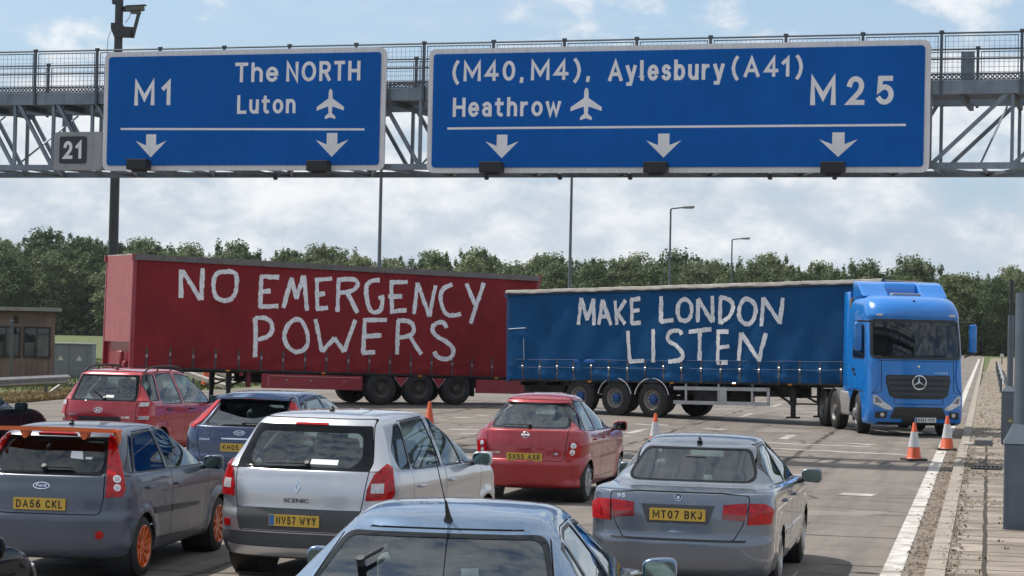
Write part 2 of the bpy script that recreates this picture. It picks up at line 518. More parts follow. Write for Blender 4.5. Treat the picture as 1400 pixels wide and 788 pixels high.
REDLENS = mat('red_lens', (0.40, 0.003, 0.006), 0.12, 0, .25, var=0.45, vscale=18, spec=.35)
REDDEEP = mat('dark_red_lens', (0.22, 0.004, 0.01), 0.12, 0, 1.0, var=0.2, vscale=30)
CLEAR = mat('clear_lens', (0.55, 0.52, 0.52), 0.1, 0.2, 1.0, var=0.25, vscale=30)
YPLATE = mat('plate_yellow', (0.62, 0.40, 0.055), 0.4, var=0.08, dirt=(0.2, 0.15, 0.06), dscale=8, damt=0.35)
WPLATE = mat('plate_white', (0.72, 0.72, 0.7), 0.4, var=0.05)
INK = mat('plate_ink', (0.012, 0.012, 0.014), 0.5)
EUBLUE = mat('plate_blue', (0.04, 0.16, 0.42), 0.4)
GLASS = glass_mat('car_glass', (0.80, 0.93, 0.91))
GLASSD = glass_mat('privacy_glass', (0.22, 0.25, 0.27))
GLASSR = glass_mat('rear_screen_glass', (0.80, 0.93, 0.91), 0.0, 1.75)
GLASSM = glass_mat('green_glass', (0.52, 0.66, 0.64))
FRIT = mat('black_glass_edge', (0.010, 0.012, 0.014), 0.03, 0, 0.0, spec=.15)
MIRG = mat('mirror_glass', (0.13, 0.20, 0.21), 0.03, 1.0)
EXH = mat('exhaust_steel', (0.3, 0.28, 0.26), 0.35, 0.9, dirt=(0.04, 0.03, 0.03), dscale=14)
WHITEP = mat('white_sticker', (0.7, 0.72, 0.72), 0.5)
BADGEB = mat('badge_blue', (0.015, 0.04, 0.16), 0.2, 0, 0.8)

def wheel(parent, x, y, r, w, style, rimmat, steer=0.0):
    s = 1 if x > 0 else -1
    h = empty('wheel', (x, y, r), steer); h.parent = parent
    rr = r * 0.70 if style != 'steel' else r * 0.66
    mb = MB()   # outer face at +x*s
    prof = [(-w / 2, rr), (-w / 2 - 0.004, rr + 0.02), (-w / 2 + 0.0, r - 0.045), (-w / 2 + 0.022, r - 0.008), (-w / 4, r), (w / 4, r), (w / 2 - 0.022, r - 0.008), (w / 2, r - 0.045), (w / 2 + 0.004, rr + 0.02), (w / 2, rr), (w / 2 - 0.02, rr - 0.012), (-w / 2 + 0.02, rr - 0.012)]
    mb.lathe([(a * s, b) for a, b in prof], 40, 'x', closed=True); mb.build('tyre', RUBBER, h)
    m = MB(); o = s * (w / 2)
    m.lathe([(o + s * .002, rr), (o + s * .006, rr - .008), (o - s * .012, rr - .022), (o - s * .10, rr - .03), (o - s * .14, .0)], 36, 'x')
    if style == 'spokes':
        for k in range(10):
            t = 2 * math.pi * (k + .5) / 10; d = Vector((0, math.cos(t), math.sin(t)))
            m.bar(Vector((o - s * .035, 0, 0)) + d * .04, Vector((o - s * .012, 0, 0)) + d * (rr - .012), .03, .03, up=(1, 0, 0))
        m.lathe([(o - s * .02, .055), (o - s * .012, .035), (o - s * .012, .0)], 20, 'x'); m.lathe([(o - s * .06, .06), (o - s * .02, .055)], 20, 'x')
    elif style == 'cap':
        m.lathe([(o + s * .0, rr - .012), (o + s * .012, rr * .75), (o + s * .008, rr * .45), (o + s * .02, rr * .22), (o + s * .02, 0)], 36, 'x')
        for k in range(9):
            t = 2 * math.pi * k / 9; d = Vector((0, math.cos(t), math.sin(t)))
            m.bar(Vector((o + s * .012, 0, 0)) + d * rr * .3, Vector((o + s * .010, 0, 0)) + d * rr * .85, .028, .02, up=(1, 0, 0))
    elif style == 'five':
        for k in range(5):
            t = 2 * math.pi * (k + .25) / 5
            for dt in (-.13, .13):
                d = Vector((0, math.cos(t), math.sin(t))); e = Vector((0, math.cos(t + dt), math.sin(t + dt)))
                m.bar(Vector((o - s * .02, 0, 0)) + d * .04, Vector((o - s * .006, 0, 0)) + e * (rr - .012), .045, .03, up=(1, 0, 0))
        m.lathe([(o - s * .05, .07), (o - s * .008, .06), (o - s * .004, .03), (o - s * .004, 0)], 20, 'x')
    m.build('rim', rimmat, h)
    if style in ('spokes', 'five'):
        mb = MB(); mb.lathe([(o - s * .075, .13), (o - s * .085, .13), (o - s * .085, .0)], 24, 'x'); mb.lathe([(o - s * .075, .13), (o - s * .075, .05)], 24, 'x')
        mb.build('brake_disc', EXH, h)
    return h

def plate(parent, text, x, y, z, w=0.52, h=0.111, tilt=0.0, m=None, eu=False, pw=None, rz=0.0):
    e = empty('number_plate', (x, y, z)); e.parent = parent; e.rotation_mode = 'XYZ'; e.rotation_euler = (tilt, 0, rz)
    mb = MB(); mb.prism(rpoly([(-w / 2, -h / 2), (w / 2, -h / 2), (w / 2, h / 2), (-w / 2, h / 2)], .008, 3), (0, 0, 0), (1, 0, 0), (0, 0, 1), (0, -.008, 0))
    mb.build('plate', m or YPLATE, e, 0)
    t = MB(); x0 = -w / 2 + (.075 if eu else .028); x1 = w / 2 - .028
    add_text(t, text, x0, x1, -h / 2 + .018, h / 2 - .018, lambda a, b: (a, -.0095, b), bold=0.012)
    t.build('plate_characters', INK, e, 0, fix=False)
    if eu:
        mb = MB(); mb.box((-w / 2 + .027, -.0092, 0), (.05, .002, h - .01)); mb.build('plate_band', EUBLUE, e, 0)
    return e

def mirror(parent, x, y, z, m, size=(.22, .12, .15), gm=None):
    s = 1 if x > 0 else -1
    h = empty('wing_mirror', (x, y, z)); h.parent = parent
    w, d, hh = size
    bm = bmesh.new(); bmesh.ops.create_icosphere(bm, subdivisions=3, radius=1)
    for v in bm.verts:
        c = v.co
        k = 1 / max(1e-6, (abs(c.x) ** 4 + abs(c.z) ** 4) ** .25 / max(1e-6, math.hypot(c.x, c.z))) if math.hypot(c.x, c.z) > 1e-4 else 1
        px, pz = c.x * min(k, 1.19), c.z * min(k, 1.19)
        v.co = Vector((px * w / 2, max(c.y, -0.35) * d, pz * hh / 2 * (1 + .12 * s * px)))
    me = bpy.data.meshes.new('m'); bm.to_mesh(me); bm.free()
    link('mirror_shell', me, m, h, 50)
    mb = MB(); mb.prism(rpoly([(-w * .42, -hh * .38), (w * .42, -hh * .38), (w * .42, hh * .38), (-w * .42, hh * .38)], .035), (0, -d * .362, 0), (1, 0, 0), (0, 0, 1), (0, -.006, 0))
    o = mb.build('mirror_glass', MIRG, h, 0); o.rotation_euler = (R(2), 0, R(4) * s)
    mb = MB(); mb.tube([(-s * w * .35, .01, -hh * .28), (-s * (w * .5 + .09), .03, -hh * .5)], [.028, .035], 8); mb.build('mirror_foot', PLASTIC, h)
    return h

def seats(parent, ys, w, z0, ztop, m=SEAT, bench=None, zb=None, head=True):
    """front seats at ys, optional rear bench at y=bench"""
    def one(name, x, y, ww, top, hd):
        e = empty(name, (x, y, z0)); e.parent = parent
        rot = Matrix.Rotation(R(14), 3, 'X'); H = top - z0
        mb = MB(); mb.rbox((0, .24, .14), (ww, .5, .16), .05, 2); mb.build('seat_base', m, e)
        mb = MB(); mb.rbox((0, -.05, .14 + (H - .2) / 2), (ww, .13, H - .24), .055, 3, rot); mb.build('seat_back', m, e)
        for dx in hd:
            mb = MB(); mb.rbox((dx, -.05 - H * .225, H - .04), (.27, .10, .2), .045, 3, rot); mb.tube([(dx - .06, -.05 - H * .2, H - .25), (dx - .06, -.05 - H * .22, H - .05)], .008, 6); mb.tube([(dx + .06, -.05 - H * .2, H - .25), (dx + .06, -.05 - H * .22, H - .05)], .008, 6)
            mb.build('headrest', m, e)
    for s in (-1, 1): one('front_seat', s * w * .46, ys, .50, ztop, [0])
    if bench is not None: one('rear_seat', 0, bench, w * 1.55, zb or ztop - .06, [-w * .46, w * .46] if head else [])
def cabin(parent, yr, yf, w, zfloor, zdash, ydash, wheel_x=.36):
    mb = MB(); mb.box((0, (yr + yf) / 2, zfloor), (2 * w, yf - yr, .04)); mb.build('floor_pan', TRIM, parent)
    mb = MB(); mb.rbox((0, ydash + .2, zdash - .17), (2 * w * .93, .5, .26), .09, 3); mb.build('dashboard', TRIM, parent)
    mb = MB(); c = Vector((wheel_x, ydash - .16, zdash - .06)); rot = Matrix.Rotation(R(-25), 3, 'X')
    mb.tube([c + rot @ Vector((.185 * math.cos(t), 0, .185 * math.sin(t))) for t in np.linspace(0, 2 * math.pi, 25)], .014, 8)
    mb.bar(c + rot @ Vector((-.18, .01, 0)), c + rot @ Vector((.18, .01, 0)), .04, .02); mb.bar(c, c + rot @ Vector((0, .25, -.05)), .05)
    mb.build('steering_wheel', PLASTIC, parent)

def build_car(sp):
    """sp: the measurements of one car -> Empty with parts"""
    root = empty(sp['name'], (sp['x'], sp['y'], 0), -R(sp['yaw']))
    tag(root, sp['label'], sp.get('cat', 'car'), 'cars parked in rows')
    pm = sp['paint']; arches = sp['arches']; ra = sp['ra']; Wd = sp['W'] / 2
    def relief(V):
        x, y, z = V[..., 0], V[..., 1], V[..., 2]
        for ya in arches:
            d = np.hypot(y - ya, z - sp['rw'] * .98)
            k = np.clip(1 - np.abs(d - ra - .03) / .075, 0, 1); k = k * k * (3 - 2 * k)
            V[..., 0] += np.where(x > Wd * .6, k * sp.get('flare', .014), 0)
        for (z0, wd, amp) in sp.get('creases', []):
            k = np.exp(-((z - z0) / wd) ** 2); side = np.clip((x - Wd * .7) / (Wd * .2), 0, 1)
            V[..., 0] += amp * k * side
        for (x0, x1, z0, z1, dep) in sp.get('recess', []):
            sx = np.clip((x1 - np.abs(x)) / .03, 0, 1) ; sz = np.clip((z - z0) / .025, 0, 1) * np.clip((z1 - z) / .025, 0, 1)
            V[..., 1] += np.where(y < -sp['L'] * .3, dep * sx * sz, 0)
        return V
    bm = loft(sp['levels'], 0.034, relief)
    bvh = BVHTree.FromBMesh(bm)
    # wheel openings
    for ya in arches:
        for ax in ('x+', 'x-'):
            sg = 1 if ax == 'x+' else -1
            circ = [(sg * ya + ra * math.cos(t), sp['rw'] * .98 + ra * math.sin(t)) for t in np.linspace(0, 2 * math.pi, 30)[:-1]]
            fs = cut(bm, circ, ax, .2, lambda c: abs(c.x) > Wd * .55)
            bmesh.ops.delete(bm, geom=fs, context='FACES')
    pieces = []
    def both(): return (('x+', 1), ('x-', -1))
    # glass with black seals
    for q in sp['windows']:
        for ax, sg in both():
            poly = rpoly([(sg * a, b) for a, b in q['p']], q.get('r', .035))
            o_ = inset(poly, -q.get('seal', .016))
            fs = cut(bm, o_, ax, .15, lambda c: abs(c.x) > .25)
            me = take(bm, fs, 0.0); sb = bmesh.new(); sb.from_mesh(me); sb.normal_update()
            g = cut(sb, poly, ax, .05); gm = take(sb, g, -.006)
            sm = bpy.data.meshes.new('seal'); sb.to_mesh(sm); sb.free()
            so = solid(link('window_seal', sm, q.get('sm', PLASTIC), root), .012)
            even_glass(link('side_window', gm, q.get('m', sp.get('glass', GLASS)), root))
    q = sp['windscreen']; poly = rpoly(q, .06)
    fs = cut(bm, inset(poly, -.02), 'y+', .1, lambda c: c.z > .8); me = take(bm, fs); sb = bmesh.new(); sb.from_mesh(me); sb.normal_update()
    g = cut(sb, poly, 'y+', .05); gm = take(sb, g, -.005); sm = bpy.data.meshes.new('s'); sb.to_mesh(sm); sb.free()
    solid(link('windscreen_seal', sm, PLASTIC, root), .012); link('windscreen', gm, GLASS, root)
    # tailgate with its glass
    tg = sp['tailgate']; lim = sp.get('tg_y', -sp['L'] / 2 + 1.1)
    P = rpoly(tg['p'], tg.get('r', .05))
    fs = cut(bm, P, 'y-', .04, lambda c: c.y < lim)
    fs2 = [f for f in fs]
    me = take(bm, fs2, 0.0); tb = bmesh.new(); tb.from_mesh(me); tb.normal_update()
    ins = cut(tb, inset(P, .009), 'y-', .0)
    me = take(tb, ins); tb.free(); tb = bmesh.new(); tb.from_mesh(me); tb.normal_update()
    gate_holder = tb
    if sp.get('sedan'):
        gb = bm
    else: gb = tb
    gp = rpoly(sp['rear_glass'], sp.get('rg_r', .06))
    fs = cut(gb, inset(gp, -.004), 'y-', .05, lambda c: c.y < sp.get('rg_y', lim)); me = take(gb, fs); sb = bmesh.new(); sb.from_mesh(me); sb.normal_update()
    vis = rpoly(sp.get('rear_vis', inset(sp['rear_glass'], .03)), sp.get('rv_r', .06))
    g = cut(sb, vis, 'y-', .02); gm = take(sb, g, -.003); sm = bpy.data.meshes.new('s'); sb.to_mesh(sm); sb.free()
    solid(link('rear_window_border', sm, FRIT, root), .008); even_glass(link('rear_window', gm, sp.get('rglass', GLASSR), root))
    me = bpy.data.meshes.new('tailgate'); tb.to_mesh(me); tb.free()
    solid(link('boot_lid' if sp.get('sedan') else 'tailgate', me, [pm, TRIM], root), .016, -1, 1)
    # doors
    for dp in sp['doors']:
        for ax, sg in both():
            P = rpoly([(sg * a, b) for a, b in dp], .03, 4)
            fs = cut(bm, P, ax, .1, lambda c: abs(c.x) > .2)
            if not fs: continue
            me = take(bm, fs); db = bmesh.new(); db.from_mesh(me); db.normal_update()
            ins = cut(db, inset(P, .008), ax, .0); me = take(db, ins); db.free()
            solid(link('door', me, [pm, TRIM], root), .016, -1, 1)
    # bumper
    zb = sp['bumper'][0]; yb = sp['bumper'][1]
    fs = [f for f in bm.faces if f.calc_center_median().y < yb + .15 and f.calc_center_median().z < zb + .1]
    for co, no in ((Vector((0, 0, zb)), Vector((0, 0, 1))), (Vector((0, yb, 0)), Vector((0, 1, 0)))):
        r = bmesh.ops.bisect_plane(bm, geom=fs + list({e for f in fs for e in f.edges}) + list({v for f in fs for v in f.verts}), dist=1e-6, plane_co=co, plane_no=no)
        fs = [g for g in r['geom'] if isinstance(g, bmesh.types.BMFace) and (g.calc_center_median() - co).dot(no) < 0]
    me = take(bm, fs, .002); solid(link('rear_bumper', me, [sp.get('bumper_mat', pm), TRIM], root), .016, -1, 1)
    me = bpy.data.meshes.new('body'); bm.to_mesh(me); bm.free()
    solid(link('body', me, [pm, TRIM], root), .016, -1, 1)
    # wheel arch liners, wheels
    for ya in arches:
        for s in (-1, 1):
            mb = MB(); xo = s * (Wd - .035)
            mb.lathe([(xo, ra - .004), (xo - s * .30, ra - .004), (xo - s * .30, 0)], 32, 'x', (0, ya, sp['rw'] * .98)); mb.build('wheel_arch', PLASTIC, root)
            wheel(root, s * (Wd - .115 + sp.get('wo', 0)), ya, sp['rw'], sp.get('tw', .195), sp['wheel'], sp['rim'], sp.get('steer', 0) if ya > 0 else 0)
    mb = MB(); yy = sp['L'] / 2
    mb.box((0, 0, .27), (Wd * 1.5, 2 * yy - .5, .06)); mb.build('underbody', PLASTIC, root)
    c = sp['cabin']; cabin(root, c['yr'], c['yf'], c['w'], .33, c['zd'], c['yd'])
    seats(root, c['ys'], c['w'], .34, c['zs'], c.get('m', SEAT), c.get('bench'), c.get('zb'))
    for s in (-1, 1): mirror(root, s * sp['mirror'][0], sp['mirror'][1], sp['mirror'][2], sp.get('mirror_mat', pm), sp.get('mirror_size', (.22, .12, .15)))
    for (a, b) in sp.get('handles', []):
        for s in (-1, 1):
            l, n = surf(bvh, (s * Wd, a, b), (s, 0, 0)); mb = MB()
            mb.rbox(l + n * .022, (.024, .19, .03), .012, 2); mb.rbox(l + n * .008 + Vector((0, -.07, 0)), (.03, .03, .026), .008, 1); mb.rbox(l + n * .008 + Vector((0, .07, 0)), (.03, .03, .026), .008, 1)
            mb.build('door_handle', sp.get('handle_mat', pm), root)
    for (pts, mm, nm) in sp.get('side_strips', []):
        for s in (-1, 1):
            me = patch(bvh, [(s * Wd, a, b) for a, b in pts], (s, 0, 0), off=.003, th=.008); link(nm, me, mm, root)
    # lamps (outline points near the surface on the right side, mirrored)
    for (nm, pts, d, mm, off, th) in sp.get('lamps', []):
        for s in (-1, 1):
            q = [(s * a, b, c_) for a, b, c_ in pts]
            me = patch(bvh, q, (s * d[0], d[1], d[2]), off=off, th=th, grid=.03); link(nm, me, mm, root, 60)
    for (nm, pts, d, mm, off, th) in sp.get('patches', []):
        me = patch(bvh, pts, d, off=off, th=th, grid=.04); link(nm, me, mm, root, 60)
    for (nm, x, z, r, mm, off) in sp.get('discs', []):
        for s in (-1, 1):
            l, n = surf(bvh, (s * x[0], x[1], z), (s * .5, -1, 0)); q = n.to_track_quat('Z', 'Y').to_matrix()
            for (rr, k, m2) in ((r, .0, mm[0]), (r * .72, .004, mm[1])):
                mb = MB(); mb.lathe([(off + k, 0), (off + k + .004, rr * .6), (off + k, rr * .94), (off - .01, rr)], 20, 'z')
                mb.v = [tuple(l + q @ Vector(v)) for v in mb.v]; mb.build(nm, m2, root)
    for f_ in sp.get('extras', []): f_(root, bvh, sp)
    return root
def ell(cx, cz, a, b, n=22): return [(cx + a * math.cos(t), cz + b * math.sin(t)) for t in np.linspace(0, 2 * math.pi, n + 1)[:-1]]
def badge(kind, x, y, z, r, slope=0.0):
    def f(root, bvh, sp):
        l, n = surf(bvh, (x, y, z), (0, -1, .15)); q = n.to_track_quat('Z', 'Y').to_matrix()
        def put(mb, nm, m, par=root):
            mb.v = [tuple(l + q @ Vector(v)) for v in mb.v]; return mb.build(nm, m, par)
        a = MB()
        if kind == 'oval':
            a.prism(ell(0, 0, r, r * .42), (0, 0, 0), (1, 0, 0), (0, 1, 0), (0, 0, .008)); put(a, 'badge', CHROME)
            b = MB(); b.prism(ell(0, 0, r * .88, r * .33), (0, 0, .006), (1, 0, 0), (0, 1, 0), (0, 0, .004)); put(b, 'badge_field', BADGEB)
            t = MB(); add_text(t, 'Ford', -r * .6, r * .6, -r * .16, r * .22, lambda p, s_: (p, s_, .0112), .01); put(t, 'badge_script', CHROME)
        elif kind == 'diamond':
            o = [(0, r), (r * .62, 0), (0, -r), (-r * .62, 0)]; i_ = [(0, r * .45), (r * .25, 0), (0, -r * .45), (-r * .25, 0)]
            for k in range(4):
                k2 = (k + 1) % 4; a.prism([o[k], o[k2], i_[k2], i_[k]], (0, 0, 0), (1, 0, 0), (0, 1, 0), (0, 0, .012))
            put(a, 'badge', CHROME)
        elif kind == 'ring':
            a.lathe([(0, r), (.008, r), (.012, r * .88), (.008, r * .76), (0, r * .76)], 28, 'z'); a.box((0, 0, .01), (r * 2.5, r * .5, .012)); put(a, 'badge', CHROME)
        elif kind == 'disc':
            a.lathe([(0, r), (.006, r * .98), (.008, 0)], 24, 'z'); put(a, 'badge', BADGEB)
            b = MB(); b.lathe([(.006, r), (.010, r * .96), (.009, r * .84)], 24, 'z'); b.box((0, -.1 * r, .011), (r * .7, r * .8, .004)); put(b, 'badge_rim', CHROME)
        elif kind == 'h':
            pts = [(r * math.cos(t), r * .62 * math.sin(t), .006) for t in np.linspace(0, 2 * math.pi, 25)]
            a.tube(pts, r * .10, 6, cap=False); a.bar((-r * .55, -r * .42, .006), (-r * .25, r * .45, .006), r * .2, .01); a.bar((r * .25, -r * .45, .006), (r * .55, r * .42, .006), r * .2, .01); a.bar((-r * .4, -r * .1, .006), (r * .4, r * .1, .006), r * .18, .01)
            put(a, 'badge', CHROME)
    return f
def lettering(s, x0, x1, y, z0, z1, m=None, bold=.03):
    def f(root, bvh, sp):
        t = MB()
        def fn(a, b):
            l, n = surf(bvh, (a, y, b), (0, -1, .1)); return l + n * .007
        add_text(t, s, x0, x1, z0, z1, fn, bold); t.build('lettering', m or CHROME, root, 0, fix=False)
    return f
def wiper(x0, x1, y, z, dz=0.0, back=.05):
    def f(root, bvh, sp):
        def P(a, b, o):
            l, n = surf(bvh, (a, y, b), (0, -1, .3)); return l + n * o
        mb = MB(); n_ = 7
        pts = [P(x0 + (x1 - x0) * i / n_, z + dz * i / n_, .03) for i in range(n_ + 1)]
        mb.tube(pts, [.016] + [.011] * (n_ - 1) + [.005], 6); mb.tube([P(x0, z, .0), P(x0, z, .045)], .024, 10)
        mb.build('rear_wiper', PLASTIC, root)
    return f
def aerial(y, h=.4, lean=-.35, m=None, base=.03):
    def f(root, bvh, sp):
        l, n = surf(bvh, (0, y, 1.5), (0, 0, 1)); mb = MB()
        mb.tube([l - Vector((0, 0, .005)), l + Vector((0, lean * .03, .03)), l + Vector((-.01, lean * .1, .11))], [base, base * .5, .006], 8)
        mb.tube([l + Vector((-.008, lean * .08, .08)), l + Vector((-.16 * h, lean * h, h))], [.004, .0018], 6)
        mb.build('roof_aerial', PLASTIC, root)
    return f
def nub(y, m=None, x=0, h=.05):
    def f(root, bvh, sp):
        l, n = surf(bvh, (x, y, 1.5), (0, 0, 1)); mb = MB()
        mb.tube([l - Vector((0, .03, 0)), l + Vector((0, -.01, h * .6)), l + Vector((0, -.035, h))], [.03, .016, .006], 8); mb.build('roof_aerial', PLASTIC, root)
    return f
def exhaust(x, y, z, r=.03):
    def f(root, bvh, sp):
        mb = MB(); mb.lathe([(y + .3, r), (y, r), (y, r - .004), (y + .3, r - .004)], 16, 'y', (x, 0, z)); mb.build('exhaust', EXH, root)
    return f
def roof_rails(x, y0, y1, m):
    def f(root, bvh, sp):
        for s in (-1, 1):
            P = []
            for i, t in enumerate(np.linspace(0, 1, 13)):
                l, n = surf(bvh, (s * x, y0 + (y1 - y0) * t, 1.3), (0, 0, 1)); P.append(l + Vector((0, 0, .075 * min(1, 5 * min(t, 1 - t)) ** .6 + .004)))
            mb = MB(); mb.tube(P, .017, 8)
            for k in (4, 8): mb.tube([P[k], P[k] - Vector((0, 0, .08))], .015, 6)
            mb.build('roof_rail', m, root)
    return f
def box_part(nm, c, d, m, r=.015, rx=0):
    def f(root, bvh, sp):
        mb = MB(); mb.rbox(c, d, r, 2, Matrix.Rotation(R(rx), 3, 'X')); mb.build(nm, m, root)
    return f
def nplate(text, y, z, tilt=0.0, eu=False, x=0, **k):
    def f(root, bvh, sp):
        l, n = surf(bvh, (x, y, z), (0, -1, 0)); plate(root, text, x, l.y - k.get('out', .012), z, tilt=tilt, eu=eu)
    return f
# ------------------------------------------------------------------ the cars of the photograph
def hb(L, W, H, bt=.6, zbr=.96, zbm=.95, zbc=.93, zn=.72, ygb=-1.75, yrt=-1.45, ycl=1.0, yhd=.05, wr=.61, sill=.2, bo=.05, crown=.06,
       deck=None, wg=.06, rdrop=.035, fdrop=.03, Lr=.45, nr=3.0, gLr=.30, gnr=3.2, hip=0.0, gmid=0.0):
    yR, yF, w = -L / 2, L / 2, W / 2
    belt_r = yR + (bo + .05 if deck is None else .07)
    zs = lambda d: [(yR, (zbr if deck is None else deck) + d), (ygb, zbr + d), (0, zbm + d), (ycl, zbc + d), (yF, zn + d * .5)] if deck is not None else [(yR, zbr + d), (0, zbm + d), (ycl, zbc + d), (yF, zn + d * .5)]
    lv = [(sill, yR + .18, yF - .22, w - .11, .4, .5, 3, 2.6), (sill + .03, yR + .08, yF - .1, w - .055, .42, .55, 3, 2.6),
          (.36, yR + .012, yF - .02, w - .018, Lr, .6, nr, 2.5), (bt - .05, yR, yF, w - .004, Lr, .62, nr, 2.5), (bt, yR + .02, yF - .02, w, Lr, .62, nr, 2.5),
          (bt + .03, yR + bo * .8, yF - .04, w, Lr, .62, nr, 2.5)]
    zm = (bt + zbr) / 2
    lv.append(([(yR, zm), (0, zm), (ycl, zm - .02), (yF, min(zm - .04, zn - .06))], yR + bo, yF - .06, w + hip, Lr, .62, nr, 2.5))
    lv.append((zs(-.06), belt_r - .015, yF - .10, w - .008 + hip * .5, Lr, .62, nr, 2.5))
    lv.append((zs(0.0), belt_r, yF - .17, w - .025, Lr, .62, nr, 2.5))
    g0 = ygb
    lv.append(([(yR, zbr + .035), (0, zbm + .03), (ycl, zbc + .035), (yF, zbc + .035)], g0, ycl, w - wg, gLr, .4, gnr, 2.4))
    zd = H - crown
    for f in (.33, .66, 1.0):
        ff = f ** (1.0 + gmid)
        z = zbm + .03 + (zd - zbm - .03) * f
        lv.append(([(yR, z - rdrop * f), (-.3, z), (ycl, z - fdrop * f)], g0 + (yrt - g0) * ff, ycl + (yhd - ycl) * f, (w - wg) + (wr - w + wg) * (f ** 1.15), gLr, .4 - .05 * f, gnr, 2.4))
    for k, (dz, a, b, q) in enumerate(((.55, .05, .09, .93), (.80, .13, .20, .80), (.94, .28, .36, .5), (1.0, .5, .55, .2))):
        z = zd + crown * dz
        lv.append(([(yrt, z - rdrop * (1 - k * .22)), ((yrt + yhd) / 2 , z), (yhd, z - fdrop * (1 - k * .22))], yrt + a, yhd - b, wr * q, .3, .35, 3.0, 2.4))
    return lv
def mirrored(p): return [(a, b) for a, b in p] + [(-a, b) for a, b in p[::-1]]

P_FIESTA = paint('matt_grey', (0.088, 0.104, 0.140), 0.3, 0.36, 0.5, dust=.08)
fiesta = dict(name='hatchback_car', x=-4.15, y=21.98, yaw=9.0, L=3.92, W=1.68, label='matt grey hatchback with orange wheels and an orange rear spoiler', paint=P_FIESTA,
    levels=hb(3.92, 1.68, 1.455, bt=.63, zbr=.985, zbm=.965, zbc=.95, ygb=-1.80, yrt=-1.50, ycl=1.0, yhd=.1, wr=.60, wg=.055, crown=.075),
    arches=(-1.33, 1.16), ra=.335, rw=.295, flare=.028, wheel='spokes', rim=ORANGE, creases=[(.80, .05, .006), (.35, .05, .008)], wo=.02,
    windows=[dict(p=[(-1.64, 1.03), (-1.51, 1.025), (-1.14, 1.345), (-1.22, 1.345)], m=GLASSD, r=.02), dict(p=[(-1.46, 1.025), (-.55, 1.0), (-.53, 1.375), (-1.10, 1.355)], m=GLASSD), dict(p=[(-.46, 1.0), (.66, .985), (.28, 1.27), (-.02, 1.36), (-.44, 1.378)])],
    windscreen=[(-.66, 1.03), (.66, 1.03), (.52, 1.355), (-.52, 1.355)],
    tailgate=dict(p=[(.58, .63), (.61, .80), (.595, 1.0), (.535, 1.40), (-.535, 1.40), (-.595, 1.0), (-.61, .80), (-.58, .63)]),
    rear_glass=[(.575, 1.0), (.525, 1.345), (-.525, 1.345), (-.575, 1.0)], rear_vis=[(.545, 1.03), (.49, 1.315), (-.49, 1.315), (-.545, 1.03)], rglass=GLASSD, rg_r=.03,
    doors=[[(-1.27, .34), (-.52, .32), (-.48, .95), (-.48, 1.40), (-1.05, 1.39), (-1.50, 1.03), (-1.47, .8)], [(-.50, .32), (.62, .32), (.76, .9), (.72, .98), (.25, 1.33), (-.05, 1.405), (-.46, 1.405), (-.46, .95)]],
    bumper=(.60, -1.62), cabin=dict(yr=-1.7, yf=1.2, w=.66, zd=.98, yd=.72, ys=-.25, zs=1.30, bench=-1.0, zb=1.06), mirror=(.93, .62, 1.0),
    handles=[(-1.18, .86), (-.30, .84)],
    side_strips=[([(-1.02, .585), (-.53, .575), (-.53, .635), (-1.02, .65)], GPLASTIC, 'door_moulding'), ([(-.47, .575), (.42, .565), (.42, .60), (-.47, .635)], GPLASTIC, 'door_moulding')],
    lamps=[('tail_light', [(.548, -1.5, 1.37), (.60, -1.5, 1.33), (.685, -1.6, 1.08), (.745, -1.66, .86), (.73, -1.7, .80), (.625, -1.85, .795), (.618, -1.8, .98), (.572, -1.65, 1.18), (.542, -1.55, 1.34)], (.45, -1, .1), REDLENS, .003, .016),
           ('bumper_reflector', [(.60 + .042 * math.cos(t), -1.93, .445 + .042 * math.sin(t)) for t in np.linspace(0, 6.0, 14)], (.3, -1, 0), REDLENS, .002, .006)],
    discs=[('tail_lamp_lens', (.672, -1.7), .965, .042, (CHROME, CLEAR), .020), ('tail_lamp_lens', (.682, -1.72), .885, .036, (CHROME, CLEAR), .020)],
    patches=[('brake_light', [(-.20, -1.5, 1.372), (.20, -1.5, 1.372), (.16, -1.5, 1.398), (-.16, -1.5, 1.398)], (0, -1, .6), REDLENS, .004, .012),
             ('plate_recess', [(-.36, -1.9, .665), (.36, -1.9, .665), (.42, -1.9, .80), (-.42, -1.9, .80)], (0, -1, 0), P_FIESTA, -.004, .006),
             ('window_sticker', [(.20, -1.6, 1.13), (.33, -1.6, 1.12), (.30, -1.6, 1.21), (.19, -1.6, 1.21)], (0, -1, .3), WHITEP, .001, .002),
             ('window_sticker', [(.35, -1.6, 1.125), (.41, -1.6, 1.125), (.41, -1.6, 1.15), (.35, -1.6, 1.15)], (0, -1, .3), WHITEP, .001, .002)],
    extras=[nplate('DA56 CKL', -1.9, .725), badge('oval', 0, -1.85, .89, .085), wiper(-.02, .28, -1.7, 1.035)])
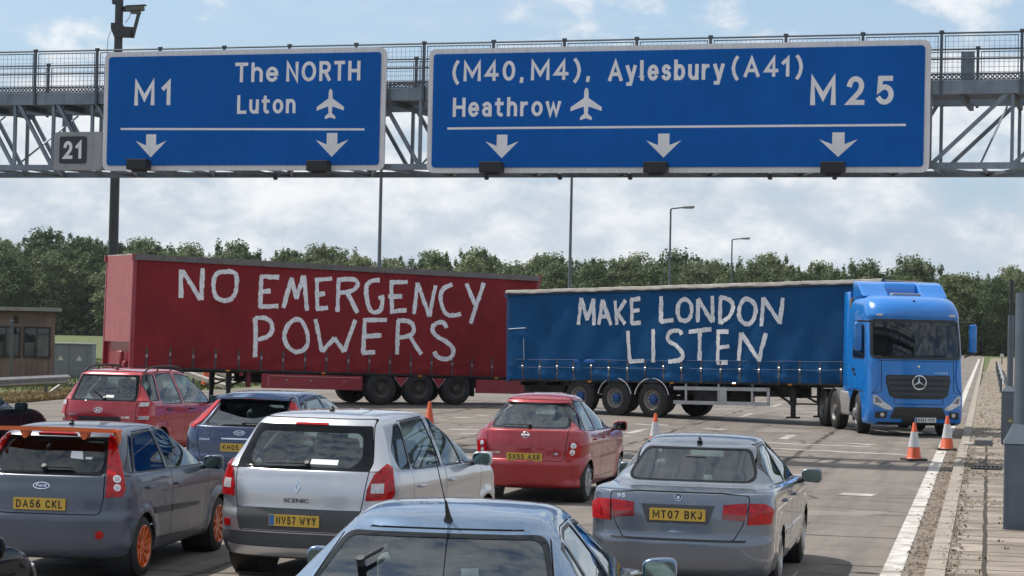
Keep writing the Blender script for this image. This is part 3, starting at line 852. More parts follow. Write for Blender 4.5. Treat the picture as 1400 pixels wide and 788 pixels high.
def spoiler(root, bvh, sp):
    mb = MB(); P = []
    n = 14; rows = []
    for i in range(n + 1):
        x = -.62 + 1.24 * i / n; e = abs(x) / .62
        rows.append((x, -1.60 + .10 * e ** 3, 1.425 - .012 * e * e))
    for (x, y, z) in rows:
        P += [(x, y - .06, z - .018), (x, y - .06, z + .022), (x, y + .10, z + .006), (x, y + .10, z - .012)]
    fs = []
    for i in range(n):
        for k in range(4): fs.append((4 * i + k, 4 * i + (k + 1) % 4, 4 * (i + 1) + (k + 1) % 4, 4 * (i + 1) + k))
    fs += [(0, 1, 2, 3), (4 * n + 3, 4 * n + 2, 4 * n + 1, 4 * n)]
    mb.add(P, fs)
    s_ = mb.build('rear_spoiler', ORANGE, root, 30)
    for x in (-.30, .30):
        b = MB(); b.prism([(-.05, 0), (.05, 0), (.03, -.07), (.0, -.085), (-.02, -.07)], (x, -1.60, 1.41), (1, 0, 0), (0, 0, 1), (0, .09, 0)); b.build('spoiler_strut', ORANGE, s_)
    for x in (-1, 1):
        b = MB(); b.prism([(-.11, .02), (.03, .03), (.06, -.06), (.01, -.11)], (x * .615, -1.52, 1.40), (0, 1, 0), (0, 0, 1), (x * .02, 0, 0)); b.build('spoiler_end_plate', ORANGE, s_)
fiesta['extras'].append(spoiler); fiesta['extras'].append(nub(-1.1))

P_SCENIC = paint('silver', (0.58, 0.59, 0.62), 0.7, 0.32, 1.0, dust=.15)
scenic = dict(name='people_carrier', x=-1.46, y=22.44, yaw=16.2, L=4.26, W=1.80, label='silver people carrier with dark grey lower tailgate and bumper', paint=P_SCENIC, cat='car',
    levels=hb(4.26, 1.80, 1.62, bt=.66, zbr=1.06, zbm=1.02, zbc=1.0, zn=.78, ygb=-1.99, yrt=-1.72, ycl=1.25, yhd=.22, wr=.635, wg=.05, crown=.09, bo=.04, gmid=-.05),
    arches=(-1.38, 1.305), ra=.345, rw=.31, flare=.02, wheel='cap', rim=HUBCAP, creases=[(.90, .05, .008), (.40, .06, .01)],
    windows=[dict(p=[(-1.52, 1.09), (-1.20, 1.075), (-1.0, 1.50), (-1.18, 1.48), (-1.52, 1.26)], r=.06), dict(p=[(-1.16, 1.07), (-.22, 1.05), (-.26, 1.53), (-.96, 1.505)], r=.04), dict(p=[(-.12, 1.05), (.50, 1.04), (.22, 1.48), (-.13, 1.53)], r=.03), dict(p=[(.55, 1.04), (1.05, 1.03), (.28, 1.46)], r=.03)],
    windscreen=[(-.72, 1.09), (.72, 1.09), (.56, 1.52), (-.56, 1.52)],
    tailgate=dict(p=[(.60, .47), (.655, .70), (.665, .80), (.72, 1.07), (.60, 1.565), (-.60, 1.565), (-.72, 1.07), (-.665, .80), (-.655, .70), (-.60, .47)]),
    rear_glass=[(.715, 1.075), (.60, 1.495), (-.60, 1.495), (-.715, 1.075)], rear_vis=[(.50, 1.10), (.585, 1.18), (.545, 1.38), (.50, 1.43), (-.50, 1.43), (-.545, 1.38), (-.585, 1.18), (-.50, 1.10)], rv_r=.08, rg_r=.03,
    doors=[[(-1.08, .36), (-.22, .34), (-.17, 1.0), (-.20, 1.555), (-1.03, 1.53), (-1.22, 1.07), (-1.20, .75)], [(-.19, .34), (.98, .34), (1.08, .9), (1.06, 1.02), (.25, 1.52), (-.16, 1.56), (-.15, 1.0)]],
    bumper=(.46, -1.68), bumper_mat=GPLASTIC, cabin=dict(yr=-1.85, yf=1.4, w=.70, zd=1.08, yd=.85, ys=-.05, zs=1.38, bench=-.95, zb=1.2), mirror=(1.0, .78, 1.07),
    handles=[(-.98, .89), (.02, .89)],
    lamps=[('tail_light', [(.765, -1.7, 1.135), (.80, -1.65, 1.10), (.845, -1.70, .86), (.825, -1.75, .795), (.672, -2.0, .795), (.675, -1.98, .90), (.715, -1.9, 1.04)], (.5, -1, .05), REDLENS, .003, .014),
           ('tail_lamp_lens', [(.70, -1.95, .865), (.785, -1.85, .865), (.795, -1.85, .955), (.71, -1.95, .955)], (.5, -1, .05), CLEAR, .016, .004),
           ('bumper_reflector', [(.68, -1.95, .50), (.77, -1.9, .50), (.77, -1.9, .57), (.68, -1.95, .57)], (.4, -1, 0), REDLENS, .002, .006)],
    patches=[('lower_tailgate_panel', [(-.60, -2.1, .485), (.60, -2.1, .485), (.648, -2.1, .70), (-.648, -2.1, .70)], (0, -1, 0), GPLASTIC, .0015, .004),
             ('brake_light', [(-.17, -1.75, 1.505), (.17, -1.75, 1.505), (.17, -1.75, 1.532), (-.17, -1.75, 1.532)], (0, -1, .4), REDLENS, .003, .006),
             ('bumper_lip', [(-.72, -2.0, .235), (.72, -2.0, .235), (.75, -2.0, .33), (-.75, -2.0, .33)], (0, -1, -.1), P_SCENIC, .003, .006),
             ('window_sticker', [(.08, -1.95, 1.125), (.36, -1.95, 1.125), (.36, -1.95, 1.18), (.08, -1.95, 1.18)], (0, -1, .2), WHITEP, -.001, .002)],
    extras=[nplate('NV57 WYY', -2.1, .585, eu=True), badge('diamond', 0, -2.05, .90, .062), lettering('SCENIC', -.13, .13, -2.08, .755, .795, GPLASTIC, .02), wiper(.06, -.40, -1.97, 1.118, -.012), nub(-1.15)])

P_SAAB = paint('steel_grey', (0.165, 0.19, 0.235), 0.7, 0.3, 1.0, dust=.12)
saab = dict(name='saloon_car', x=2.10, y=21.9, yaw=12.6, L=4.84, W=1.74, label='steel grey saloon car with a wide boot and wraparound red tail lights', paint=P_SAAB, sedan=True,
    levels=hb(4.84, 1.74, 1.455, bt=.58, zbr=1.0, zbm=.955, zbc=.93, zn=.70, ygb=-1.62, yrt=-.98, ycl=1.25, yhd=.28, wr=.575, wg=.075, crown=.085, bo=.035, deck=.985, rdrop=.05, gLr=.30, Lr=.5, nr=2.9),
    arches=(-1.27, 1.43), ra=.335, rw=.315, flare=.014, wheel='five', rim=ALLOY, creases=[(.84, .03, .006), (.42, .05, .006)],
    windows=[dict(p=[(-1.28, 1.03), (-.30, 1.0), (-.33, 1.365), (-.80, 1.355), (-1.15, 1.19)]), dict(p=[(-.23, 1.0), (.86, .975), (.50, 1.22), (.20, 1.34), (-.25, 1.37)])],
    windscreen=[(-.68, 1.02), (.68, 1.02), (.52, 1.365), (-.52, 1.365)],
    tailgate=dict(p=[(.52, .565), (.60, .70), (.655, .90), (.655, .985), (.40, 1.0), (-.40, 1.0), (-.655, .985), (-.655, .90), (-.60, .70), (-.52, .565)]), tg_y=-1.9,
    rear_glass=[(.66, 1.045), (.52, 1.345), (-.52, 1.345), (-.66, 1.045)], rg_y=-.8, rear_vis=[(.628, 1.06), (.50, 1.33), (-.50, 1.33), (-.628, 1.06)], rg_r=.09, rv_r=.08,
    doors=[[(-.98, .34), (-.30, .33), (-.26, .95), (-.28, 1.395), (-.80, 1.385), (-1.18, 1.2), (-1.32, 1.0), (-1.2, .75)], [(-.28, .33), (.95, .33), (1.05, .85), (1.0, .975), (.5, 1.26), (.2, 1.385), (-.26, 1.397), (-.24, .95)]],
    bumper=(.56, -1.75), cabin=dict(yr=-1.6, yf=1.4, w=.66, zd=.98, yd=.88, ys=-.05, zs=1.26, bench=-.95, zb=1.08), mirror=(.985, .80, .99),
    handles=[(-1.0, .86), (-.02, .85)],
    side_strips=[([(-.95, .52), (-.31, .515), (-.31, .56), (-.95, .565)], P_SAAB, 'door_moulding'), ([(-.25, .515), (.88, .51), (.88, .55), (-.25, .56)], P_SAAB, 'door_moulding')],
    lamps=[('tail_light', [(.635, -2.3, .715), (.80, -2.05, .715), (.815, -2.0, .85), (.76, -2.15, .905), (.645, -2.28, .912)], (.5, -1, .05), REDLENS, .003, .012),
           ('tail_light', [(.415, -2.38, .775), (.615, -2.3, .755), (.628, -2.28, .912), (.42, -2.35, .895)], (.2, -1, .05), REDLENS, .003, .012),
           ('tail_lamp_lens', [(.42, -2.38, .765), (.612, -2.3, .75), (.618, -2.3, .80), (.425, -2.38, .815)], (.2, -1, .05), REDDEEP, .015, .003)],
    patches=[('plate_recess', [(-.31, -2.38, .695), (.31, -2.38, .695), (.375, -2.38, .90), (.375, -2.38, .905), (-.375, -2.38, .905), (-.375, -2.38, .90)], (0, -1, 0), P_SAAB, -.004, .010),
             ('plate_recess', [(-.285, -2.38, .712), (.285, -2.38, .712), (.345, -2.38, .885), (-.345, -2.38, .885)], (0, -1, 0), mat('recess_shade_grey', (.06, .066, .078), .4), .003, .005),  # flat panel in darker grey: the shade of the recess is painted on
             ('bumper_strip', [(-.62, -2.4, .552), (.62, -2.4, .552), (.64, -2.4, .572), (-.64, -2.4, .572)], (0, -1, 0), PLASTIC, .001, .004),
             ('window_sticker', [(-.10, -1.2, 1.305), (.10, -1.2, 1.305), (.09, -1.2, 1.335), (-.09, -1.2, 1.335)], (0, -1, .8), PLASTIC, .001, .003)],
    extras=[nplate('MT07 BKJ', -2.38, .795, out=.014), badge('disc', 0, -2.3, .945, .036), lettering('95', -.585, -.50, -2.3, .93, .965), nub(-.88), box_part('parcel_shelf', (0, -1.4, .985), (1.15, .55, .03), SEATG)])

P_MICRA = paint('cherry_red', (0.34, 0.010, 0.018), 0.35, 0.3, 1.0, dust=.10)
micra = dict(name='hatchback_car', x=.66, y=31.86, yaw=13.8, L=3.72, W=1.66, label='rounded cherry red hatchback with round lamps beside its tailgate', paint=P_MICRA,
    levels=hb(3.72, 1.66, 1.535, bt=.60, zbr=1.03, zbm=.97, zbc=.97, zn=.76, ygb=-1.66, yrt=-1.17, ycl=.98, yhd=.10, wr=.525, wg=.09, crown=.14, bo=.06, Lr=.62, nr=2.5, gLr=.46, gnr=2.5, rdrop=.07, fdrop=.05, hip=.012, gmid=.30),
    arches=(-1.22, 1.21), ra=.33, rw=.29, flare=.02, wheel='cap', rim=HUBCAP, creases=[(.86, .06, .012)],
    windows=[dict(p=[(-1.33, 1.04), (-1.12, 1.03), (-.98, 1.38), (-1.10, 1.34), (-1.30, 1.14)], r=.03), dict(p=[(-1.07, 1.03), (-.42, 1.01), (-.44, 1.42), (-.78, 1.42), (-.93, 1.39)]), dict(p=[(-.34, 1.01), (.66, .995), (.36, 1.25), (.05, 1.39), (-.36, 1.425)])],
    windscreen=[(-.62, 1.06), (.62, 1.06), (.48, 1.40), (-.48, 1.40)],
    tailgate=dict(p=[(.55, .60), (.575, .75), (.60, 1.03), (.50, 1.455), (-.50, 1.455), (-.60, 1.03), (-.575, .75), (-.55, .60)]),
    rear_glass=[(.56, 1.055), (.58, 1.11), (.475, 1.405), (-.475, 1.405), (-.58, 1.11), (-.56, 1.055)], rg_r=.11, rear_vis=[(.53, 1.08), (.545, 1.125), (.445, 1.382), (-.445, 1.382), (-.545, 1.125), (-.53, 1.08)], rv_r=.10,
    doors=[[(-.98, .35), (-.42, .33), (-.38, .95), (-.40, 1.455), (-.8, 1.45), (-.95, 1.41), (-1.12, 1.03), (-1.1, .75)], [(-.40, .33), (.66, .33), (.78, .9), (.74, 1.0), (.38, 1.29), (.05, 1.43), (-.38, 1.457), (-.36, .95)]],
    bumper=(.585, -1.55), cabin=dict(yr=-1.6, yf=1.2, w=.62, zd=1.0, yd=.68, ys=-.25, zs=1.3, bench=-1.0, zb=1.10), mirror=(.92, .62, 1.03),
    handles=[(-.88, .89), (-.2, .89)],
    lamps=[('tail_light', [(.60, -1.6, .875), (.68, -1.5, .865), (.745, -1.5, .80), (.735, -1.55, .66), (.66, -1.65, .60), (.585, -1.72, .60), (.60, -1.68, .74)], (.6, -1, .05), REDLENS, .003, .012)],
    discs=[('tail_lamp_lens', (.655, -1.6), .82, .046, (CHROME, CLEAR), .015), ('tail_lamp_lens', (.645, -1.62), .725, .046, (CHROME, CLEAR), .015)],
    patches=[('tailgate_handle', ell(0, .80, .085, .024)and [(a, -1.8, b) for a, b in ell(0, .80, .085, .026)], (0, -1, 0), P_MICRA, .0, .022),
             ('bumper_trim', [(-.14, -1.85, .575), (.14, -1.85, .575), (.13, -1.85, .605), (-.13, -1.85, .605)], (0, -1, .2), P_MICRA, .002, .014)],
    extras=[nplate('SX55 AXB', -1.8, .655), badge('ring', 0, -1.7, .955, .05), lettering('MICRA', -.52, -.36, -1.75, .69, .72), lettering('SE', .40, .47, -1.75, .69, .72), wiper(.03, -.42, -1.6, 1.075, .012), exhaust(-.40, -1.76, .225), box_part('parcel_shelf', (0, -1.35, 1.02), (1.0, .35, .03), TRIM)])

P_FOCUS = paint('navy', (0.022, 0.042, 0.105), 0.4, 0.28, 1.0, dust=.08)
focus = dict(name='hatchback_car', x=-3.36, y=31.9, yaw=12.5, L=4.34, W=1.80, label='dark blue hatchback with high tail lights and a roof edge spoiler', paint=P_FOCUS,
    levels=hb(4.34, 1.80, 1.485, bt=.60, zbr=1.0, zbm=.97, zbc=.96, zn=.74, ygb=-1.98, yrt=-1.48, ycl=1.2, yhd=.2, wr=.595, wg=.07, crown=.08, bo=.045),
    arches=(-1.32, 1.32), ra=.34, rw=.315, flare=.016, wheel='cap', rim=HUBCAP, creases=[(.85, .05, .008)],
    windows=[dict(p=[(-1.62, 1.06), (-1.36, 1.045), (-1.14, 1.35), (-1.3, 1.32)], r=.03), dict(p=[(-1.31, 1.04), (-.38, 1.01), (-.40, 1.38), (-1.06, 1.355)]), dict(p=[(-.30, 1.01), (.82, .99), (.42, 1.27), (.1, 1.37), (-.32, 1.385)])],
    windscreen=[(-.68, 1.05), (.68, 1.05), (.54, 1.38), (-.54, 1.38)],
    tailgate=dict(p=[(.58, .56), (.64, .75), (.66, .98), (.56, 1.42), (-.56, 1.42), (-.66, .98), (-.64, .75), (-.58, .56)]),
    rear_glass=[(.60, 1.01), (.50, 1.36), (-.50, 1.36), (-.60, 1.01)], rear_vis=[(.56, 1.035), (.47, 1.315), (-.47, 1.315), (-.56, 1.035)], rg_r=.05,
    doors=[[(-1.0, .35), (-.38, .33), (-.34, .95), (-.36, 1.42), (-1.08, 1.39), (-1.36, 1.03), (-1.25, .8)], [(-.36, .33), (.82, .33), (.95, .9), (.9, .99), (.42, 1.3), (.1, 1.41), (-.34, 1.425), (-.32, .95)]],
    bumper=(.57, -1.7), cabin=dict(yr=-1.7, yf=1.3, w=.66, zd=1.0, yd=.8, ys=-.1, zs=1.27, bench=-1.0, zb=1.04), mirror=(.98, .72, 1.02),
    handles=[(-1.05, .88), (-.12, .87)],
    lamps=[('tail_light', [(.55, -1.5, 1.37), (.60, -1.45, 1.34), (.80, -1.65, 1.02), (.815, -1.7, .96), (.69, -1.95, .96), (.66, -1.9, 1.02)], (.6, -1, .3), REDLENS, .003, .012)],
    patches=[('brake_light', [(-.16, -1.5, 1.375), (.16, -1.5, 1.375), (.15, -1.5, 1.395), (-.15, -1.5, 1.395)], (0, -1, .5), REDLENS, .004, .010),
             ('tailgate_handle', [(-.26, -2.1, .825), (.26, -2.1, .825), (.26, -2.1, .845), (-.26, -2.1, .845)], (0, -1, 0), CHROME, .003, .012),
             ('bumper_strip', [(-.75, -2.1, .48), (.75, -2.1, .48), (.75, -2.1, .54), (-.75, -2.1, .54)], (0, -1, 0), P_FOCUS, .002, .012),
             ('plate_recess', [(-.36, -2.1, .63), (.36, -2.1, .63), (.36, -2.1, .80), (-.36, -2.1, .80)], (0, -1, 0), P_FOCUS, .002, .003)],
    extras=[nplate('KH05 VLF', -2.1, .715), badge('oval', 0, -2.0, .905, .085), lettering('FOCUS', -.60, -.44, -2.05, .80, .83), wiper(.02, .42, -1.95, 1.02)])
def lip_spoiler(root, bvh, sp):
    P = []; n = 12; fs = []
    for i in range(n + 1):
        x = -.55 + 1.1 * i / n; e = abs(x) / .55
        P += [(x, -1.70 + .08 * e * e, 1.395 - .02 * e), (x, -1.69 + .08 * e * e, 1.42 - .02 * e), (x, -1.40, 1.462 - .03 * e), (x, -1.42, 1.40 - .03 * e)]
    for i in range(n):
        for k in range(4): fs.append((4 * i + k, 4 * i + (k + 1) % 4, 4 * (i + 1) + (k + 1) % 4, 4 * (i + 1) + k))
    fs += [(0, 1, 2, 3), (4 * n + 3, 4 * n + 2, 4 * n + 1, 4 * n)]
    MB().add(P, fs).build('roof_edge_spoiler', sp['paint'], root, 30)
focus['extras'].append(lip_spoiler)

P_MATRIX = paint('bright_red', (0.42, 0.009, 0.020), 0.15, 0.3, 1.0, dust=.10)
matrix = dict(name='people_carrier', x=-6.55, y=38.5, yaw=17.0, L=4.03, W=1.74, label='bright red tall family car with black roof rails', paint=P_MATRIX, cat='car',
    levels=hb(4.03, 1.74, 1.625, bt=.62, zbr=1.07, zbm=1.0, zbc=.99, zn=.78, ygb=-1.86, yrt=-1.62, ycl=1.15, yhd=.25, wr=.625, wg=.06, crown=.075, bo=.05, gLr=.26, rdrop=.03),
    arches=(-1.27, 1.33), ra=.335, rw=.30, flare=.016, wheel='five', rim=ALLOY, creases=[(.82, .04, .008)],
    windows=[dict(p=[(-1.62, 1.10), (-1.28, 1.08), (-1.22, 1.53), (-1.50, 1.52), (-1.60, 1.4)], r=.05), dict(p=[(-1.20, 1.03), (-.40, 1.02), (-.55, 1.535), (-1.14, 1.535)], r=.03), dict(p=[(-.30, 1.03), (.82, .99), (.45, 1.3), (.15, 1.47), (-.43, 1.535)], r=.05)],
    windscreen=[(-.68, 1.08), (.68, 1.08), (.56, 1.52), (-.56, 1.52)],
    tailgate=dict(p=[(.64, .50), (.66, .75), (.665, 1.06), (.585, 1.58), (-.585, 1.58), (-.665, 1.06), (-.66, .75), (-.64, .50)]),
    rear_glass=[(.64, 1.07), (.56, 1.52), (-.56, 1.52), (-.64, 1.07)], rear_vis=[(.595, 1.095), (.515, 1.49), (-.515, 1.49), (-.595, 1.095)], rg_r=.04,
    doors=[[(-1.0, .36), (-.38, .34), (-.34, .98), (-.48, 1.575), (-1.2, 1.57), (-1.27, 1.0), (-1.2, .8)], [(-.36, .34), (.82, .34), (.95, .9), (.9, 1.0), (.45, 1.34), (.12, 1.53), (-.45, 1.578), (-.32, .98)]],
    bumper=(.50, -1.6), cabin=dict(yr=-1.7, yf=1.3, w=.66, zd=1.05, yd=.78, ys=-.15, zs=1.36, bench=-1.0, zb=1.12), mirror=(.95, .70, 1.06), mirror_mat=PLASTIC,
    handles=[(-1.0, .92), (-.1, .91)], handle_mat=PLASTIC,
    lamps=[('tail_light', [(.69, -1.85, .80), (.80, -1.7, .80), (.80, -1.65, 1.06), (.69, -1.8, 1.06)], (.5, -1, .05), REDLENS, .003, .010),
           ('tail_lamp_lens', [(.70, -1.85, .985), (.795, -1.7, .985), (.795, -1.65, 1.055), (.70, -1.8, 1.055)], (.5, -1, .05), CLEAR, .013, .004),
           ('tail_lamp_lens', [(.68, -1.85, .76), (.80, -1.7, .76), (.80, -1.65, .82), (.68, -1.8, .82)], (.5, -1, .05), CLEAR, .013, .004)],
    patches=[('tailgate_recess', [(-.42, -1.95, .73), (.42, -1.95, .73), (.40, -1.95, .80), (-.40, -1.95, .80)], (0, -1, 0), PLASTIC, .002, .006),
             ('window_sticker', [(.05, -1.8, 1.12), (.20, -1.8, 1.12), (.20, -1.8, 1.17), (.05, -1.8, 1.17)], (0, -1, .2), WHITEP, .001, .002)],
    extras=[badge('h', -.02, -1.9, .90, .075), lettering('MATRIX', -.60, -.42, -1.9, .80, .835), lettering('1.6 GSI', .40, .56, -1.9, .775, .81), wiper(.05, -.25, -1.8, 1.085, .20), roof_rails(.58, -1.45, .12, PLASTIC), nub(-1.3)])

P_FORE = paint('slate_blue', (0.12, 0.20, 0.31), 0.7, 0.28, 1.0, dust=.06)
fore = dict(name='hatchback_car', x=-.20, y=12.55, yaw=7.0, L=4.26, W=1.90, label='slate blue hatchback in the foreground with a long roof aerial', paint=P_FORE,
    levels=hb(4.26, 1.90, 1.50, bt=.60, zbr=1.0, zbm=.96, zbc=.93, zn=.72, ygb=-1.95, yrt=-1.12, ycl=1.25, yhd=.32, wr=.585, wg=.075, crown=.11, bo=.05, gLr=.3, rdrop=.06, fdrop=.05),
    arches=(-1.28, 1.32), ra=.34, rw=.315, flare=.014, wheel='five', rim=ALLOY,
    windows=[dict(p=[(-1.40, 1.05), (-1.12, 1.04), (-.92, 1.33), (-1.08, 1.29)], r=.03, seal=.02), dict(p=[(-1.06, 1.035), (-.24, 1.0), (-.27, 1.365), (-.66, 1.36), (-.87, 1.33)], seal=.02), dict(p=[(-.15, 1.0), (.95, .97), (.58, 1.2), (.25, 1.33), (-.18, 1.37)], seal=.02)],
    windscreen=[(-.68, 1.02), (.68, 1.02), (.54, 1.355), (-.54, 1.355)],
    tailgate=dict(p=[(.60, .60), (.68, .80), (.70, 1.0), (.56, 1.40), (-.56, 1.40), (-.70, 1.0), (-.68, .80), (-.60, .60)]),
    rear_glass=[(.69, 1.01), (.552, 1.372), (-.552, 1.372), (-.69, 1.01)], rear_vis=[(.67, 1.03), (.525, 1.355), (-.525, 1.355), (-.67, 1.03)], rv_r=.09, rg_r=.10,
    doors=[[(-.95, .34), (-.24, .33), (-.2, .95), (-.22, 1.40), (-.68, 1.395), (-.95, 1.35), (-1.15, 1.02), (-1.1, .8)], [(-.22, .33), (1.0, .33), (1.1, .85), (1.05, .97), (.58, 1.24), (.22, 1.37), (-.2, 1.403), (-.18, .95)]],
    bumper=(.56, -1.65), cabin=dict(yr=-1.6, yf=1.4, w=.66, zd=.98, yd=.9, ys=.0, zs=1.24, bench=-.85, zb=1.02, m=SEATG), mirror=(1.07, .82, 1.0), mirror_mat=P_FORE,
    handles=[(-.95, .86), (.05, .86)],
    lamps=[('tail_light', [(.66, -1.95, .78), (.80, -1.75, .78), (.80, -1.7, .98), (.66, -1.9, .98)], (.5, -1, .1), REDLENS, .003, .012)],
    extras=[aerial(-1.0, .52, -.45), wiper(-.40, -.30, -1.4, 1.22, .09)])

P_BLACK = paint('black', (0.008, 0.010, 0.016), 0.0, 0.10, 0.0, dust=.0, spec=.10)
def black_car(x, y, yaw, label):
    d = dict(saab); d.update(name='saloon_car', x=x, y=y, yaw=yaw, label=label, paint=P_BLACK, extras=[nub(-.88)], patches=[], side_strips=[])
    d['lamps'] = saab['lamps'] + [('headlight', [(.55, 2.2, .62), (.78, 1.95, .64), (.82, 1.8, .74), (.60, 2.2, .72)], (.5, 1, .2), CLEAR, .003, .012),
                                  ('chrome_trim', [(.52, 2.2, .60), (.80, 1.95, .61), (.80, 1.95, .63), (.52, 2.2, .62)], (.5, 1, .2), CHROME, .003, .012)]
    return d
CARS = [fiesta, scenic, saab, micra, focus, matrix, fore,
        black_car(-9.36, 34.9, 15.0, 'black saloon car at the left edge beside the bright red family car'),
        black_car(-4.47, 13.1, 9.0, 'glossy black car low in the corner behind the matt grey hatchback')]
# ------------------------------------------------------------------ the ground
RS = 0.2265                                                # the road runs off to the right: dx per dy
RD = Vector((RS, 1, 0)).normalized(); RN = Vector((RD.y, -RD.x, 0)); RYAW = math.atan(RS)
def edge_x(y): return 4.36 + RS * (y - 21.97)              # inner edge of the right kerb
def ground_mat(name, kind):
    m = bpy.data.materials.new(name); m.use_nodes = True; nt = m.node_tree; b = nt.nodes['Principled BSDF']
    N = nt.nodes.new; K = nt.links.new
    tcn = N('ShaderNodeTexCoord'); mp = N('ShaderNodeMapping'); mp.inputs['Rotation'].default_value = (0, 0, RYAW)
    K(tcn.outputs['Object'], mp.inputs[0]); vec = mp.outputs[0]
    def noise(scale, detail=6.0, r=0.6, stretch=None, v=None):
        n = N('ShaderNodeTexNoise'); n.inputs['Scale'].default_value = scale; n.inputs['Detail'].default_value = detail; n.inputs['Roughness'].default_value = r
        src = v or vec
        if stretch:
            q = N('ShaderNodeMapping'); q.inputs['Scale'].default_value = stretch; K(src, q.inputs[0]); src = q.outputs[0]
        K(src, n.inputs['Vector']); return n.outputs['Fac']
    def rng(v, lo, hi, a=0.0, c=1.0):
        n = N('ShaderNodeMapRange'); n.inputs[1].default_value = lo; n.inputs[2].default_value = hi; n.inputs[3].default_value = a; n.inputs[4].default_value = c
        K(v, n.inputs[0]); return n.outputs[0]
    def mx(f, a, c, mode='MIX'):
        n = N('ShaderNodeMix'); n.data_type = 'RGBA'; n.blend_type = mode
        if isinstance(f, float): n.inputs['Factor'].default_value = f
        else: K(f, n.inputs['Factor'])
        for s, v in (('A', a), ('B', c)):
            if isinstance(v, tuple): n.inputs[s].default_value = (*v, 1)
            else: K(v, n.inputs[s])
        return n.outputs['Result']
    def math_(op, a, c):
        n = N('ShaderNodeMath'); n.operation = op
        for i, v in enumerate((a, c)):
            if isinstance(v, (int, float)): n.inputs[i].default_value = v
            else: K(v, n.inputs[i])
        return n.outputs[0]
    def warp(amount, scale):
        n = N('ShaderNodeTexNoise'); n.inputs['Scale'].default_value = scale; n.inputs['Detail'].default_value = 4; K(vec, n.inputs['Vector'])
        s = N('ShaderNodeVectorMath'); s.operation = 'SUBTRACT'; K(n.outputs['Color'], s.inputs[0]); s.inputs[1].default_value = (.5, .5, .5)
        t = N('ShaderNodeVectorMath'); t.operation = 'SCALE'; K(s.outputs[0], t.inputs[0]); t.inputs['Scale'].default_value = amount
        a = N('ShaderNodeVectorMath'); a.operation = 'ADD'; K(vec, a.inputs[0]); K(t.outputs[0], a.inputs[1]); return a.outputs[0]
    def bricks(w, h, mortar, v, off=0.0, sm=0.1):
        n = N('ShaderNodeTexBrick'); n.offset = off; n.inputs['Scale'].default_value = 1; n.inputs['Brick Width'].default_value = w; n.inputs['Row Height'].default_value = h
        n.inputs['Mortar Size'].default_value = mortar; n.inputs['Mortar Smooth'].default_value = sm
        n.inputs['Color1'].default_value = (0.35, 0.35, 0.35, 1); n.inputs['Color2'].default_value = (0.65, 0.65, 0.65, 1)
        K(v, n.inputs['Vector']); return n
    rough = 0.85; hgt = None
    if kind == 'concrete':
        c = mx(rng(noise(.35, 8, .65), .3, .7), (.138, .119, .103), (.196, .172, .152))
        c = mx(rng(noise(2.2, 8, .7), .35, .75), c, (.225, .195, .166))
        c = mx(rng(noise(60, 3, .6), .3, .75, 0, .35), c, (.10, .09, .08))
        c = mx(rng(noise(.5, 6, .6, (6, .30, 1)), .46, .70, 0, .6), c, (.085, .076, .070))     # tyre tracks and oil along the lanes
        sl = bricks(3.8, 4.1, .0, vec, 0.0); c = mx(.22, c, mx(1.0, c, sl.outputs['Color'], 'OVERLAY'))
        j = bricks(3.8, 3.3, .055, warp(.30, 1.1), 0.0)
        c = mx(math_('MULTIPLY', j.outputs['Fac'], rng(noise(.7, 5), .36, .52)), c, (.045, .036, .028))
        vo = N('ShaderNodeTexVoronoi'); vo.feature = 'DISTANCE_TO_EDGE'; vo.inputs['Scale'].default_value = .42; K(warp(.9, .8), vo.inputs['Vector'])
        cr = math_('MULTIPLY', rng(vo.outputs['Distance'], .006, .022, 1, 0), rng(noise(.22, 4), .46, .56))
        c = mx(cr, c, (.05, .042, .034))
        c = mx(rng(noise(.45, 3, .4), .63, .65, 0, .45), c, (.27, .24, .21)); c = mx(rng(noise(.8, 6, .6), .64, .72, 0, .7), c, (.055, .048, .044))
        hgt = noise(45, 4, .6)
    elif kind == 'field':
        c = mx(rng(noise(.05, 6), .3, .7), (.062, .090, .024), (.105, .124, .038))
        c = mx(rng(noise(1.4, 8, .7), .4, .75), c, (.115, .118, .042)); c = mx(rng(noise(9, 5), .4, .8, 0, .6), c, (.05, .07, .02)); hgt = noise(12, 5)
    elif kind == 'gravel':
        vo = N('ShaderNodeTexVoronoi'); vo.inputs['Scale'].default_value = 7.0; K(warp(.12, 3), vo.inputs['Vector'])
        c = mx(rng(noise(.5, 6), .3, .7), (.17, .135, .10), (.255, .215, .165)); c = mx(.30, c, mx(1.0, c, vo.outputs['Color'], 'OVERLAY'))
        c = mx(rng(noise(1.6, 7, .7), .52, .8, 0, .6), c, (.10, .085, .05)); hgt = vo.outputs['Distance']
    elif kind == 'slabs':
        c = mx(rng(noise(1.1, 8, .7), .3, .75), (.22, .185, .150), (.34, .295, .245))
        j = bricks(1.62, .93, .028, warp(.06, .9), 0.0); c = mx(.75, c, mx(1.0, c, j.outputs['Color'], 'OVERLAY'))
        c = mx(rng(noise(1.5, 8, .72, (.5, 1.3, 1)), .46, .60, 0, .8), c, (.115, .090, .066))
        c = mx(rng(noise(40, 4), .45, .8, 0, .4), c, (.12, .1, .08))
        c = mx(j.outputs['Fac'], c, (.045, .036, .026)); hgt = noise(40, 4)
    elif kind == 'gutter':
        c = mx(rng(noise(2.0, 8, .7), .35, .7), (.20, .165, .13), (.12, .095, .075)); c = mx(rng(noise(14, 5), .45, .75, 0, .7), c, (.26, .22, .18)); hgt = noise(30, 4)
    elif kind == 'kerb':
        c = mx(rng(noise(1.5, 8, .7), .35, .7), (.25, .215, .175), (.36, .32, .27)); c = mx(rng(noise(5, 6), .5, .75, 0, .6), c, (.12, .10, .075))
